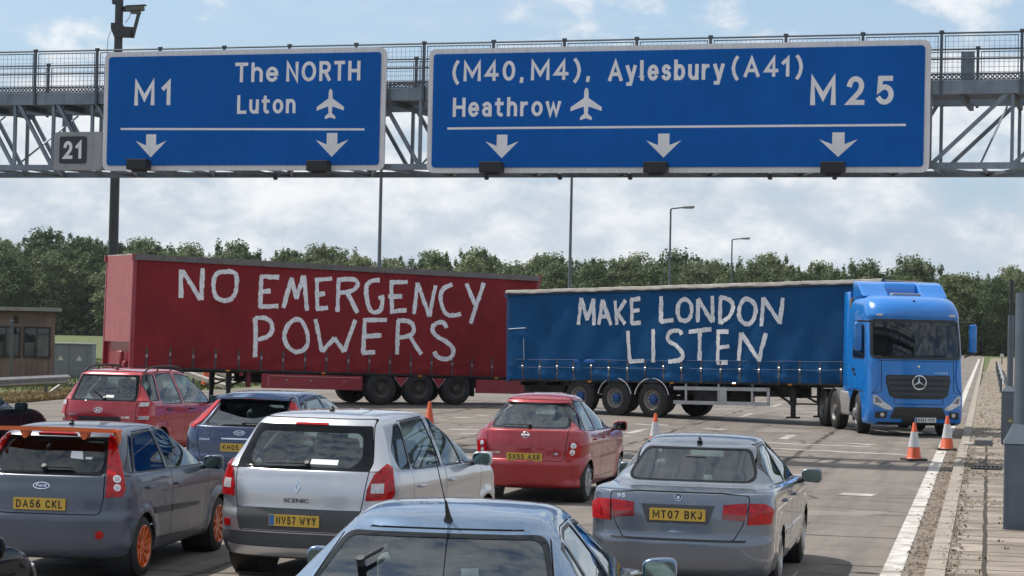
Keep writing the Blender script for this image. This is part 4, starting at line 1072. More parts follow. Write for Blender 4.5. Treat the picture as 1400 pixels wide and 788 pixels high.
        j = bricks(50, .92, .02, vec, 0.0); c = mx(j.outputs['Fac'], c, (.05, .04, .03)); hgt = noise(25, 4)
    elif kind == 'paint':
        c = mx(rng(noise(3.0, 8, .75), .35, .62), (.30, .28, .255), (.66, .64, .60))
        c = mx(rng(noise(9.0, 6, .7, (.5, 2.2, 1)), .50, .62, 0, .8), c, (.20, .18, .16)); c = mx(rng(noise(1.0, 6, .7, (.4, 2.4, 1)), .56, .62, 0, .7), c, (.17, .15, .13)); hgt = noise(45, 4)
    elif kind == 'worn':
        c = mx(rng(noise(2.0, 8, .75), .40, .62), (.235, .21, .185), (.52, .50, .465)); c = mx(rng(noise(8.0, 6, .7), .50, .62, 0, .8), c, (.19, .165, .145)); hgt = noise(45, 4)
    K(c, b.inputs['Base Color']); b.inputs['Roughness'].default_value = rough; b.inputs['Specular IOR Level'].default_value = .3
    bp = N('ShaderNodeBump'); bp.inputs['Strength'].default_value = .5 if kind in ('gravel', 'field') else .25; bp.inputs['Distance'].default_value = .04 if kind in ('gravel', 'field') else .01
    K(hgt, bp.inputs['Height']); K(bp.outputs[0], b.inputs['Normal'])
    return m
def sheet(name, pts, z, m, kind='structure'):
    me = bpy.data.meshes.new(name); me.from_pydata([(p[0], p[1], z) for p in pts], [], [list(range(len(pts)))]); me.update()
    o = link(name, me, m, None, 0)
    if kind: o['kind'] = kind
    return o
sheet('ground', [(-700, -150), (700, -150), (700, 900), (-700, 900)], -.02, ground_mat('field_grass', 'field'))
left = [(-60, -30), (-60, 20), (-30, 42), (-16, 56), (-14.1, 61.5), (-13.3, 67.5), (-11.8, 73.5), (-10.2, 77.3), (-9.2, 84), (-4.2, 105), (16, 192), (38.5, 290), (75, 420)]
right = [(edge_x(y), y) for y in (420, 290, 190, 120, 80, 46, 20, -30)]
sheet('carriageway', left + right, 0.0, ground_mat('old_concrete', 'concrete'))
sheet('gravel_verge', [(edge_x(46.4) + .22, 46.4), (60, 46.4 - 12), (120, 100), (130, 250), (edge_x(250) + 1.0, 250), (edge_x(100) + .22, 100)], .05, ground_mat('gravel', 'gravel'))
sheet('footpath', [(edge_x(-20) + .22, -20), (60, -34), (60, 34.4), (edge_x(46.4) + .22, 46.4)], .10, ground_mat('slabs', 'slabs'))
def strip(mb, a, b, w, z):
    a = Vector((a[0], a[1], 0)); b = Vector((b[0], b[1], 0)); d = (b - a).normalized(); n = Vector((d.y, -d.x, 0)) * w / 2
    mb.add([(a - n) + Vector((0, 0, z)), (a + n) + Vector((0, 0, z)), (b + n) + Vector((0, 0, z)), (b - n) + Vector((0, 0, z))], [(0, 1, 2, 3)])
mb = MB(); y0, y1 = -20, 240
for a, b, h in ((-20, 46.4, .115), (46.4, 250, .07)):
    P = [(edge_x(a), a, 0), (edge_x(a) + .22, a, 0), (edge_x(b) + .22, b, 0), (edge_x(b), b, 0)]
    mb.add([(x, y, -.01) for x, y, _ in P] + [(x + (.02 if k in (0, 3) else 0), y, h) for k, (x, y, _) in enumerate(P)], [(4, 5, 6, 7), (0, 1, 5, 4), (1, 2, 6, 5), (2, 3, 7, 6), (3, 0, 4, 7)])
tag(mb.build('kerb', ground_mat('kerb_concrete', 'kerb'), None, 0), kind='structure')
mb = MB(); strip(mb, (edge_x(-20) - .11, -20), (edge_x(60) - .11, 60), .22, .004)
tag(mb.build('gutter', ground_mat('gutter_dirt', 'gutter'), None, 0, fix=False), kind='structure')
mb = MB(); strip(mb, (edge_x(-20) - .36, -20), (edge_x(240) - .36, 240), .21, .005)
tag(mb.build('edge_line', ground_mat('edge_paint', 'paint'), None, 0, fix=False), kind='structure')
mb = MB()
MARKS = [((5.55, 47.9), (8.05, 46.9), .34), ((5.45, 45.6), (8.5, 43.9), .36), ((2.85, 50.7), (3.47, 53.2), .24), ((6.43, 49.5), (6.95, 51.7), .24), ((2.5, 49.6), (2.9, 49.3), .3),
         ((7.7, 48.4), (8.3, 47.8), .34), ((5.0, 54.1), (5.55, 53.8), .5), ((-1.55, 57.6), (-.95, 57.4), .5), ((-1.9, 56.0), (-1.65, 55.9), .4), ((-1.45, 51.0), (-.7, 50.8), .45), ((-1.15, 49.0), (-.75, 48.9), .4), ((-.9, 59.1), (-.6, 59.0), .5),
         ((-5.5, 52.6), (-4.2, 52.2), .4), ((4.4, 37.2), (5.3, 36.9), .5), ((5.2, 33.0), (5.7, 32.8), .5), ((3.3, 55.8), (4.2, 55.5), .4), ((.6, 52.8), (1.0, 54.6), .24)]
for a, b, w in MARKS: strip(mb, a, b, w, .006)
for k in range(9): strip(mb, (5.0 + RS * (62 + 9 * k - 54), 62 + 9 * k), (5.0 + RS * (65 + 9 * k - 54), 65 + 9 * k), .16, .006)
tag(mb.build('road_marking', ground_mat('worn_paint', 'worn'), None, 0, fix=False), kind='structure')
# drain slots, covers and patches let into the footpath
rnd = random.Random(5)
IRON = mat('cast_iron', (.03, .028, .027), .6, .3, var=.3)
def path_pt(off, y): return Vector((edge_x(y) + off, y, .10))
for (off, y, w, l, lab) in ((.62, 38.6, .55, .75, 'dark iron drain grating in the footpath next to the kerb'), (.55, 46.9, .5, .3, 'small grey cover box lying on the gravel before the lorry')):
    t = empty('drain_grating' if y < 40 else 'cable_box', path_pt(off, y), -RYAW)
    if y < 40:
        m = MB(); m.box((0, 0, .004), (w, l, .012)); m.build('tray', mat('drain_dark', (.012, .011, .010), .9), t, 0)
        m = MB()
        for k in range(7): m.box((-w / 2 + w * (k + .5) / 7, 0, .016), (.03, l, .014))
        m.box((0, -l / 2, .016), (w, .04, .016)); m.box((0, l / 2, .016), (w, .04, .016)); m.build('grate', IRON, t, 0)
    else:
        m = MB(); m.rbox((0, 0, .06), (w * .8, l * .9, .14), .02, 1); m.build('lid', mat('box_grey', (.16, .17, .18), .6), t, 0); m = MB(); m.rbox((-.32, .05, -.01), (.25, .3, .12), .03, 1); m.build('stone', mat('box_stone', (.4, .38, .35), .8), t, 0)
    tag(t, lab, 'drain cover' if y < 40 else 'cover box')
# loose stones and weeds
STONE = mat('stones', (.30, .26, .21), .85, var=.45, vscale=2.5)
def scatter_stones(name, n, f, seed, s0, s1, m):
    r = random.Random(seed); mb = MB()
    for i in range(n):
        x, y, z = f(r); s = r.uniform(s0, s1); q = Matrix.Rotation(r.uniform(0, 6.28), 3, 'Z')
        vs = [q @ Vector((a * s * r.uniform(.6, 1.2), b * s * r.uniform(.6, 1.2), c * s * r.uniform(.4, .8))) + Vector((x, y, z + s * .1)) for a, b, c in ((1, 0, 0), (0, 1, 0), (-1, 0, 0), (0, -1, 0), (.2, .1, 1), (0, 0, -.5))]
        mb.add(vs, [(0, 1, 4), (1, 2, 4), (2, 3, 4), (3, 0, 4), (1, 0, 5), (2, 1, 5), (3, 2, 5), (0, 3, 5)])
    return tag(mb.build(name, m, None, 0, fix=False), kind='stuff')
def gv(r):
    y = 46.6 + r.random() ** 1.7 * 110; return edge_x(y) + .3 + r.random() ** 1.2 * 9, y, .05
tag(scatter_stones('loose_gravel', 5200, gv, 3, .03, .085, STONE), 'pale brown loose gravel covering the verge right of the road', 'gravel')
def pv(r):
    k = r.random()
    if k < .5: y = r.choice((30.6, 36.9, 40.6, 43.2)) + r.gauss(0, .28); return edge_x(y) + .3 + r.random() * 2.4, y, .10
    y = 18 + r.random() * 28; return edge_x(y) + (-.12 if k < .8 else .25) + r.gauss(0, .07), y, (.003 if k < .8 else .10)
tag(scatter_stones('rubble', 4200, pv, 4, .006, .042, mat('rubble', (.20, .165, .125), .9, var=.5, vscale=3)), 'brown rubble and dirt lying on the footpath and in the gutter', 'rubble')
def dry_tufts(name, n, f, seed, h0, h1, m, lab, cat_, per=7):
    r = random.Random(seed); mb = MB()
    for i in range(n):
        x, y, z = f(r)
        for k in range(per):
            a = r.uniform(0, 6.28); h = r.uniform(h0, h1); w = r.uniform(.006, .014) * (1 + h * 2); l = r.uniform(.2, .7) * h
            c = Vector((x + r.gauss(0, .05), y + r.gauss(0, .05), z)); d = Vector((math.cos(a), math.sin(a), 0)); s = Vector((-d.y, d.x, 0)) * w
            mb.add([c - s, c + s, c + d * l * .5 + Vector((0, 0, h * .65)) + s * .7, c + d * l * .5 + Vector((0, 0, h * .65)) - s * .7, c + d * l + Vector((0, 0, h))], [(0, 1, 2, 3), (3, 2, 4)])
    return tag(mb.build(name, m, None, 0, fix=False), lab, cat_, kind='stuff')
STRAW = mat('dry_grass', (.27, .205, .10), .9, var=.35, vscale=.8); GREEN = mat('green_grass', (.085, .12, .03), .8, var=.4, vscale=.6)
def lv(r):
    y = r.uniform(58, 74); xe = np.interp(y, [56, 61.5, 67.5, 73.5, 77.3, 84], [-16, -14.1, -13.3, -11.8, -10.2, -9.2]); return xe - .1 - r.random() ** 2 * 2.6, y, -.02
dry_tufts('dry_grass', 2600, lv, 8, .07, .24, STRAW, 'straw coloured dry grass along the edge of the concrete by the barrier', 'dry grass')
def lf(r):
    y = r.uniform(72, 130); xe = np.interp(y, [73.5, 77.3, 84, 105, 192], [-11.8, -10.2, -9.2, -4.2, 16]); return xe - .6 - r.random() ** 1.3 * 26, y, -.02
dry_tufts('grass', 6500, lf, 9, .05, .20, GREEN, 'green grass of the field behind the barrier and the hut', 'grass', 6)
def weeds(r):
    k = r.random()
    if k < .45: y = 20 + r.random() ** 1.3 * 26; return edge_x(y) + .235 + r.gauss(0, .02), y, .10
    y = 20 + r.random() * 26; return edge_x(y) + .22 + (1.55 if k < .8 else r.uniform(.2, 2.2)) + r.gauss(0, .03), y, .10
dry_tufts('weeds', 190, weeds, 10, .012, .038, mat('weed', (.15, .125, .07), .9, var=.4), 'low dry weeds growing in the joints of the footpath', 'weeds', 5)

# ------------------------------------------------------------------ lettering made of strokes
def arc(cx, cy, rx, ry, a0, a1, n=14): return [(cx + rx * math.cos(R(a0 + (a1 - a0) * i / n)), cy + ry * math.sin(R(a0 + (a1 - a0) * i / n))) for i in range(n + 1)]
_x = .72
GL = {'M': (1.0, [[(0, 0), (0, 1), (.5, .25), (1, 1), (1, 0)]]), 'N': (.80, [[(0, 0), (0, 1), (1, 0), (1, 1)]]), 'T': (.72, [[(0, 1), (1, 1)], [(.5, 1), (.5, 0)]]),
      'H': (.78, [[(0, 0), (0, 1)], [(1, 0), (1, 1)], [(0, .5), (1, .5)]]), 'L': (.62, [[(0, 1), (0, 0), (1, 0)]]), 'O': (.95, [arc(.5, .5, .5, .5, 90, 450, 28)]), '0': (.72, [arc(.5, .5, .5, .5, 90, 450, 28)]),
      'R': (.74, [[(0, 0), (0, 1), (.55, 1)] + arc(.6, .74, .4, .26, 90, -90, 10) + [(0, .48)], [(.5, .48), (1, 0)]]), 'A': (.88, [[(0, 0), (.5, 1), (1, 0)], [(.2, .3), (.8, .3)]]),
      '1': (.42, [[(.05, .72), (.8, .97), (.8, 0)]]), '2': (.70, [arc(.48, .70, .46, .30, 170, -20, 12) + [(.78, .44), (.04, 0), (1, 0)]]), '4': (.80, [[(.72, 0), (.72, 1), (.02, .27), (1, .27)]]),
      '5': (.70, [[(.92, 1), (.16, 1), (.10, .54)] + arc(.48, .32, .50, .32, 125, -145, 14)]), '6': (.72, [[(.86, .93), (.62, 1.0), (.36, .93), (.12, .66), (.02, .36)], arc(.5, .31, .5, .31, 90, 450, 24)]), '7': (.68, [[(0, 1), (1, 1), (.35, 0)]]),
      'C': (.80, [arc(.55, .5, .55, .5, 45, 315, 20)]), 'K': (.76, [[(0, 0), (0, 1)], [(.95, 1), (.05, .42)], [(.3, .58), (1, 0)]]), 'V': (.80, [[(0, 1), (.5, 0), (1, 1)]]), 'W': (1.05, [[(0, 1), (.25, 0), (.5, .8), (.75, 0), (1, 1)]]),
      'Y': (.80, [[(0, 1), (.5, .48), (1, 1)], [(.5, .48), (.5, 0)]]), 'B': (.72, [[(0, 0), (0, 1), (.5, 1)] + arc(.55, .76, .38, .24, 90, -90, 8) + [(0, .52)], [(.5, .52)] + arc(.58, .26, .42, .26, 90, -90, 8) + [(0, 0)]]), 'J': (.6, [[(.95, 1), (.95, .3)] + arc(.5, .28, .45, .28, 0, -170, 10)]),
      'D': (.80, [[(0, 0), (0, 1), (.4, 1)] + arc(.42, .5, .58, .5, 90, -90, 14) + [(0, 0)]]), 'S': (.70, [arc(.5, .75, .46, .25, 30, 250, 12) + arc(.5, .26, .5, .26, 80, -155, 12)]), 'X': (.78, [[(0, 1), (1, 0)], [(1, 1), (0, 0)]]), 'F': (.62, [[(0, 0), (0, 1), (1, 1)], [(0, .52), (.85, .52)]]),
      'E': (.64, [[(1, 1), (0, 1), (0, 0), (1, 0)], [(0, .52), (.88, .52)]]), 'G': (.82, [arc(.52, .5, .52, .5, 45, 340, 20) + [(1, .42), (.6, .42)]]),
      '(': (.44, [[(1, 1.14), (.62, 1.0), (.25, .78), (.02, .45), (.25, .12), (.62, -.10), (1, -.24)]]), ')': (.44, [[(0, 1.14), (.38, 1.0), (.75, .78), (.98, .45), (.75, .12), (.38, -.10), (0, -.24)]]), ',': (.30, [[(.7, .08), (.3, -.22)]]),
      'h': (.62, [[(0, 0), (0, 1)], [(0, .36)] + arc(.5, .42, .5, .30, 160, 0, 10) + [(1, 0)]]), 'n': (.62, [[(0, 0), (0, .72)], [(0, .36)] + arc(.5, .42, .5, .30, 160, 0, 10) + [(1, 0)]]),
      'e': (.66, [[(0.0, .37), (1, .37)] + arc(.5, .36, .5, .36, 5, 320, 18)]), 'u': (.62, [[(0, .72)] + arc(.5, .30, .5, .30, 180, 340, 10) + [(1, .36)], [(1, .72), (1, 0)]]), 't': (.56, [[(.36, .95), (.36, .22)] + arc(.72, .2, .36, .2, 180, 290, 6), [(0, .70), (.95, .70)]]),
      'o': (.68, [arc(.5, .36, .5, .36, 90, 450, 24)]), 'y': (.66, [[(0, .72), (.5, .04)], [(1, .72), (.42, -.28), (.08, -.28)]]), 'l': (.30, [[(.2, 1), (.2, .16)] + arc(.6, .16, .4, .16, 180, 280, 5)]), 's': (.56, [arc(.5, .54, .45, .18, 25, 250, 10) + arc(.5, .19, .5, .19, 80, -155, 10)]),
      'b': (.66, [[(0, 0), (0, 1)], arc(.5, .36, .5, .36, 90, 450, 24)]), 'r': (.50, [[(0, 0), (0, .72)], [(0, .38)] + arc(.8, .34, .8, .36, 170, 85, 6)]), 'w': (.92, [[(0, .72), (.25, 0), (.5, .62), (.75, 0), (1, .72)]]),
      'a': (.60, [[(.06, .62)] + arc(.5, .48, .48, .24, 140, 0, 8) + [(.98, 0)], arc(.48, .21, .48, .21, 40, 400, 18)]), 'i': (.2, [[(.5, 0), (.5, .72)]]), ' ': (.30, [])}
def ribbon(mb, pts, w, fn, z, jit=None, cap=0.0):
    """flat stroke along 2D points with mitred corners; fn(a, b, lift) -> 3D"""
    P = [Vector(p) for p in pts]; n = len(P); L = []; Rr = []
    closed = n > 3 and (P[0] - P[-1]).length < 1e-3
    if closed: P = P[:-1]; n -= 1
    elif cap: P[0] = P[0] + (P[0] - P[1]).normalized() * cap; P[-1] = P[-1] + (P[-1] - P[-2]).normalized() * cap
    for i in range(n):
        a = P[i - 1] if (i > 0 or closed) else None; b = P[(i + 1) % n] if (i < n - 1 or closed) else None
        d1 = (P[i] - a).normalized() if a is not None else None; d2 = (b - P[i]).normalized() if b is not None else None
        if d1 is None: d1 = d2
        if d2 is None: d2 = d1
        n1 = Vector((-d1.y, d1.x)); n2 = Vector((-d2.y, d2.x)); m = n1 + n2
        m = m.normalized() if m.length > 1e-4 else n1
        k = 1 / max(.42, m.dot(n1)); ww = w / 2 * (jit.uniform(.84, 1.16) if jit else 1)
        L.append(P[i] + m * ww * k); Rr.append(P[i] - m * ww * k)
    for i in range(n if closed else n - 1):               # every piece a hair above the one before: nothing lies in one plane twice
        k = (i + 1) % n; lf = z + .00012 * i
        mb.add([Vector(fn(p.x, p.y, lf)) for p in (L[i], Rr[i], Rr[k], L[k])], [(0, 1, 2, 3)])
def write(mb, s, x0, x1, z0, z1, fn, t=.185, gap=.22, lift=.0):
    """cap height runs from z0 to z1"""
    H = z1 - z0; ws = [GL[c][0] for c in s]; tot = sum(ws) + gap * (len(s) - 1); sx = (x1 - x0) / tot; x = x0; k = 0
    th = t * H
    for c, w in zip(s, ws):
        for st in GL[c][1]:
            q = [(x + th / 2 + a * max(w * sx - th, .01), z0 + th / 2 + b * (H - th)) for a, b in st]
            if c in '1': q = [(x + a * (w * sx - th * .5), b) for (a, _), (_, b) in zip(st, q)]
            ribbon(mb, q, th, fn, lift + .0035 / 8 * (k % 8) * (H / .4), None, th / 2 * (.9 if c not in '(),' else .2)); k += 1
        x += (w + gap) * sx

# number plates get their lettering from the same strokes
def plate(parent, text, x, y, z, w=0.52, h=0.111, tilt=0.0, m=None, eu=False, pw=None, rz=0.0):
    e = empty('number_plate', (x, y, z)); e.parent = parent; e.rotation_euler = (tilt, 0, rz)
    mb = MB(); mb.prism(rpoly([(-w / 2, -h / 2), (w / 2, -h / 2), (w / 2, h / 2), (-w / 2, h / 2)], .008, 3), (0, 0, 0), (1, 0, 0), (0, 0, 1), (0, -.008, 0))
    mb.build('plate', m or YPLATE, e, 0)
    t = MB(); write(t, text, -w / 2 + (.078 if eu else .03), w / 2 - .03, -h / 2 + .018, h / 2 - .018, lambda a, b, l: (a, -.0092 - l, b), .17, .26)
    t.build('plate_characters', INK, e, 0, fix=False)
    if eu:
        mb = MB(); mb.box((-w / 2 + .030, -.0092, 0), (.05, .002, h - .01)); mb.build('plate_band', EUBLUE, e, 0)
    return e

# ------------------------------------------------------------------ gantry over the road
STEEL = mat('galvanised_steel', (.20, .235, .275), .5, .55, var=.25, vscale=1.5, streak=.35)
STEELD = mat('dark_steel', (.085, .105, .13), .55, .4, var=.25)
GX0, GX1 = -15.6, 14.2; ZL, ZD = 5.79, 7.16; GD = 2.3
gan = empty('sign_gantry', (0, 43.0, 0), -R(17))
tag(gan, 'grey steel lattice gantry with a railed walkway spanning the road', 'gantry')
mb = MB()
for y in (.12, GD): mb.box(((GX0 + GX1) / 2, y, ZL), (GX1 - GX0, .12, .12))
mb.build('lower_chord', STEEL, gan, 0)
mb = MB(); mb.box(((GX0 + GX1) / 2, .10, 7.30), (GX1 - GX0, .10, .26)); mb.box(((GX0 + GX1) / 2, GD, 7.30), (GX1 - GX0, .10, .26)); mb.build('upper_beam', STEEL, gan, 0)
mb = MB(); mb.box(((GX0 + GX1) / 2, .62, 7.20), (GX1 - GX0, 1.0, .05))
for k in range(31): mb.box((GX0 + .3 + k * .97, GD / 2 + .05, 7.12), (.09, GD - .14, .10))
mb.build('walkway_deck', STEELD, gan, 0)
mb = MB()                                                  # perforated kick plate
for y in (.06, GD + .04):
    mb.box(((GX0 + GX1) / 2, y, 7.445), (GX1 - GX0, .012, .022)); mb.box(((GX0 + GX1) / 2, y, 7.545), (GX1 - GX0, .012, .022))
    x = GX0
    while x < GX1:
        mb.bar((x, y, 7.45), (x + .085, y, 7.54), .012, .022); mb.bar((x + .085, y, 7.45), (x, y, 7.54), .012, .022); x += .085
mb.build('kick_plate', STEELD, gan, 0)
for y in (.12, GD):
    mb = MB(); x = GX0 + .2
    while x < GX1 - .3:
        st = .95 if x < 7.5 else 1.55
        mb.bar((x, y, ZL), (x, y, 7.2), .065)
        if x < -.5: mb.bar((x + .1, y, 7.18), (x + st, y, ZL), .075)
        else: mb.bar((x, y, ZL), (x + st - .1, y, 7.18), .075)
        x += st
    mb.build('web_bracing', STEEL, gan, 0)
mb = MB(); x = GX0 + .2; k = 0
while x < GX1 - 1:
    a, b = ((.12, GD) if k % 2 else (GD, .12)); mb.bar((x, a, ZL - .02), (x + .95, b, ZL - .02), .05)
    mb.bar((x, .12, ZL + .02), (x, GD, ZL + .02), .05)
    if k % 2 == 0: mb.bar((x, .12, ZL), (x + .35, GD, 7.15), .03)
    x += .95; k += 1
mb.build('floor_bracing', STEEL, gan, 0)
RAILM = mat('rail_steel', (.085, .10, .12), .55, .4)
for (y, off) in ((.02, 0.0), (GD + .08, .5)):
    mb = MB()
    for z in (8.34, 7.84): mb.tube([(GX0, y, z), (GX1, y, z)], .020, 6)
    mb.build('handrail', RAILM, gan)
    x = -14.1 + off - 1.51
    while x < GX1 - .05:
        if x > GX0:
            mb = MB(); mb.box((x, y, 7.75), (.055, .045, 1.22)); mb.rbox((x, y, 8.37), (.09, .07, .05), .01, 1); mb.build('rail_post', RAILM, gan, 0)
            mb = MB(); x2 = min(x + 1.51, GX1)
            for k in range(1, 15): mb.box((x + .03 + (x2 - x - .06) * k / 15, y + .02, 7.92), (.0045, .0045, .74))
            for k in range(8): mb.box(((x + x2) / 2, y + .02, 7.58 + .10 * k), (x2 - x - .08, .0045, .0045))
            mb.box(((x + x2) / 2, y + .02, 8.29), (x2 - x - .12, .014, .014)); mb.box((x + .07, y + .02, 7.93), (.014, .014, .72)); mb.box((x2 - .07, y + .02, 7.93), (.014, .014, .72))
            mb.build('mesh_panel', RAILM, gan, 0)
        x += 1.51
mb = MB(); mb.box((9.0, .6, 7.75), (.24, .2, .55)); mb.build('cable_cover', STEEL, gan, 0)
for x in (GX0 + .2, GX1 - .2):
    mb = MB(); mb.box((x, GD / 2, 3.58), (.5, .7, 7.16)); mb.box((x, GD / 2, .1), (.9, 1.1, .2)); mb.build('column', STEEL, gan, 0)
for x in (-5.8, -1.0, .6, 2.1, 5.0, 6.3, 10.9):
    mb = MB(); mb.tube([(x - .35, .12, ZL), (x + .05, .9, ZL - .10), (x + .1, .95, ZL - .2)], .022, 6); mb.rbox((x + .1, .95, ZL - .14), (.09, .09, .14), .02, 1)
    mb.build('cable_clamp', STEELD, gan, 0)
# signs
SIGNW = mat('sign_white', (.70, .69, .70), .45, var=.06, streak=.30); SIGNB = mat('sign_blue', (.003, .104, .405), .6, 0, .0, var=.08, vscale=.8, streak=.14, spec=.12)
SIGNT = mat('sign_letter', (.80, .79, .80), .45, var=.05, streak=.16); SIGNBACK = mat('sign_back', (.30, .31, .32), .5, .3)
def on_sign(a, b, l): return (a, -.175 - l, b)
ARROW = [(-.13, .5), (-.13, .06), (-.5, .22), (0, -.5), (.5, .22), (.13, .06), (.13, .5)]
def arrow(mb, x0, x1, z0, z1):
    cx, cz, w, h = (x0 + x1) / 2, (z0 + z1) / 2, x1 - x0, z1 - z0
    A = [(-.16, .5), (-.16, .02), (-.5, .22), (0, -.5), (.5, .22), (.16, .02), (.16, .5)]
    P = [Vector(on_sign(cx + a * w, cz + b * h, .001)) for a, b in A]
    mb.add(P, [(0, 1, 5, 6), (1, 2, 3), (1, 3, 5), (3, 4, 5)])
def aeroplane(mb, x0, x1, z0, z1):
    A = [(0, .5), (.045, .46), (.07, .38), (.075, .18), (.5, -.10), (.5, -.22), (.075, -.08), (.06, -.30), (.19, -.41), (.19, -.5), (0, -.44)]
    cx, cz, w, h = (x0 + x1) / 2, (z0 + z1) / 2, x1 - x0, z1 - z0
    full = A + [(-a, b) for a, b in A[::-1] if a > 0]
    r = delaunay_2d_cdt([Vector(p) for p in full], [], [list(range(len(full)))], 1, 1e-6)
    mb.add([on_sign(cx + p.x * w, cz + p.y * h, .001) for p in r[0]], [list(f) for f in r[2]])
def write_word(root, name, s, x0, x1, z0, z1, t=.168, gap=.2):
    e = empty(name, (0, 0, 0)); e.parent = root
    H = z1 - z0; ws = [GL[c][0] for c in s]; sx = (x1 - x0) / (sum(ws) + gap * (len(s) - 1)); x = x0
    for c, w in zip(s, ws):
        mb = MB(); write(mb, c, x, x + w * sx, z0, z1, on_sign, t, gap); mb.build('letter', SIGNT, e, 0, fix=False); x += (w + gap) * sx
def motorway_sign(x0, x1, z0, z1, label, content):
    root = empty('motorway_sign', (0, 43.0, 0), -R(17)); tag(root, label, 'road sign')
    mb = MB(); mb.prism(rpoly([(x0, z0), (x1, z0), (x1, z1), (x0, z1)], .17, 6), (0, -.15, 0), (1, 0, 0), (0, 0, 1), (0, .05, 0)); mb.build('border', SIGNW, root, 0)
    mb = MB(); mb.prism(rpoly([(x0 + .11, z0 + .11), (x1 - .11, z0 + .11), (x1 - .11, z1 - .11), (x0 + .11, z1 - .11)], .08, 5), (0, -.153, 0), (1, 0, 0), (0, 0, 1), (0, -.02, 0)); mb.cur = 1; r = random.Random(int(x1 * 10)); x = x0 + .3
    while x < x1 - .2:
        for z in (z0 + .22, z0 + 1.25, z1 - .32):
            if r.random() < .7: mb.rbox((x, -.174, z), (.018, .008, .018), .003, 1)
        x += .42
    mb.build('blue_panel', [SIGNB, SIGNW], root, 0)
    mb = MB()
    for k in range(4):
        x = x0 + (x1 - x0) * (k + .5) / 4; mb.box((x, -.06, (z0 + z1) / 2), (.08, .08, z1 - z0 - .1))
    for z in (z0 + .4, (z0 + z1) / 2, z1 - .4): mb.box(((x0 + x1) / 2, -.075, z), (x1 - x0 - .3, .05, .07))
    mb.build('back_frame', SIGNBACK, root, 0)
    content(root)
    return root
def c1(root):
    write_word(root, 'route_number', 'M1', -8.55, -7.66, 7.10, 7.64, .172, .42)
    for w_ in (('The', -6.20, -5.20, 7.57, 7.99, .17), ('NORTH', -5.02, -3.35, 7.57, 7.99, .20), ('Luton', -6.13, -4.79, 6.90, 7.30, .17)): write_word(root, 'place_name', *w_[:5], .172, w_[5])
    t = MB(); aeroplane(t, -4.31, -3.70, 6.77, 7.41); t.build('aeroplane_symbol', SIGNT, root, 0, fix=False)
    t = MB(); ribbon(t, [(-8.86, 6.60), (-3.23, 6.55)], .045, on_sign, .001); t.build('dividing_line', SIGNT, root, 0, fix=False)
    for a, b in ((-8.49, -7.76), (-4.32, -3.58)): t = MB(); arrow(t, a, b, 5.98, 6.48); t.build('lane_arrow', SIGNT, root, 0, fix=False)
def c2(root):
    write_word(root, 'route_number', 'M25', 6.06, 7.68, 6.95, 7.51, .178, .42)
    for w_ in (('(M40,', -1.33, .22, 7.52, 7.93, .22), ('M4),', .36, 1.62, 7.52, 7.93, .22), ('Aylesbury', 1.98, 4.35, 7.48, 7.90, .18), ('(A41)', 4.49, 5.91, 7.52, 7.92, .24), ('Heathrow', -1.30, 1.01, 6.79, 7.19, .18)):
        write_word(root, 'place_name', *w_[:5], .172, w_[5])
    t = MB(); aeroplane(t, 1.21, 1.86, 6.70, 7.36); t.build('aeroplane_symbol', SIGNT, root, 0, fix=False)
    t = MB(); ribbon(t, [(-1.41, 6.555), (7.92, 6.555)], .045, on_sign, .001); t.build('dividing_line', SIGNT, root, 0, fix=False)
    for a, b in ((-.58, .13), (2.79, 3.51), (6.25, 7.0)): t = MB(); arrow(t, a, b, 5.94, 6.42); t.build('lane_arrow', SIGNT, root, 0, fix=False)
    for x, z, h in ((1.88, 7.75, .55), (6.85, 6.72, .30)): pass
motorway_sign(-9.29, -2.79, 5.70, 8.27, 'blue motorway sign reading M1 The NORTH Luton on the gantry', c1)
motorway_sign(-1.85, 8.37, 5.64, 8.20, 'wide blue motorway sign reading Heathrow Aylesbury M25 on the gantry', c2)
def to_world(x, y, z): 
    v = Matrix.Rotation(-R(17), 4, 'Z') @ Vector((x, y, z)); return v + Vector((0, 43.0, 0))
mk = empty('marker_board', (0, 43.0, 0), -R(17)); tag(mk, 'grey junction marker board numbered 21 beside the M1 sign', 'marker board')
mb = MB(); mb.prism(rpoly([(-10.49, 5.72), (-9.31, 5.72), (-9.31, 6.55), (-10.49, 6.55)], .1), (0, -.12, 0), (1, 0, 0), (0, 0, 1), (0, .2, 0)); mb.build('board', mat('marker_grey', (.30, .31, .32), .5, var=.1, streak=.3), mk, 0)
mb = MB(); mb.prism(rpoly([(-10.35, 5.86), (-9.69, 5.86), (-9.69, 6.45), (-10.35, 6.45)], .06), (0, -.123, 0), (1, 0, 0), (0, 0, 1), (0, -.012, 0)); mb.build('dark_panel', mat('marker_dark', (.02, .025, .035), .4), mk, 0)
t = MB(); write(t, '21', -10.25, -9.79, 5.96, 6.35, lambda a, b, l: (a, -.1365 - l, b), .19, .30); t.build('number', SIGNT, mk, 0, fix=False)
LAMPB = mat('lamp_black', (.018, .019, .022), .5, .2)
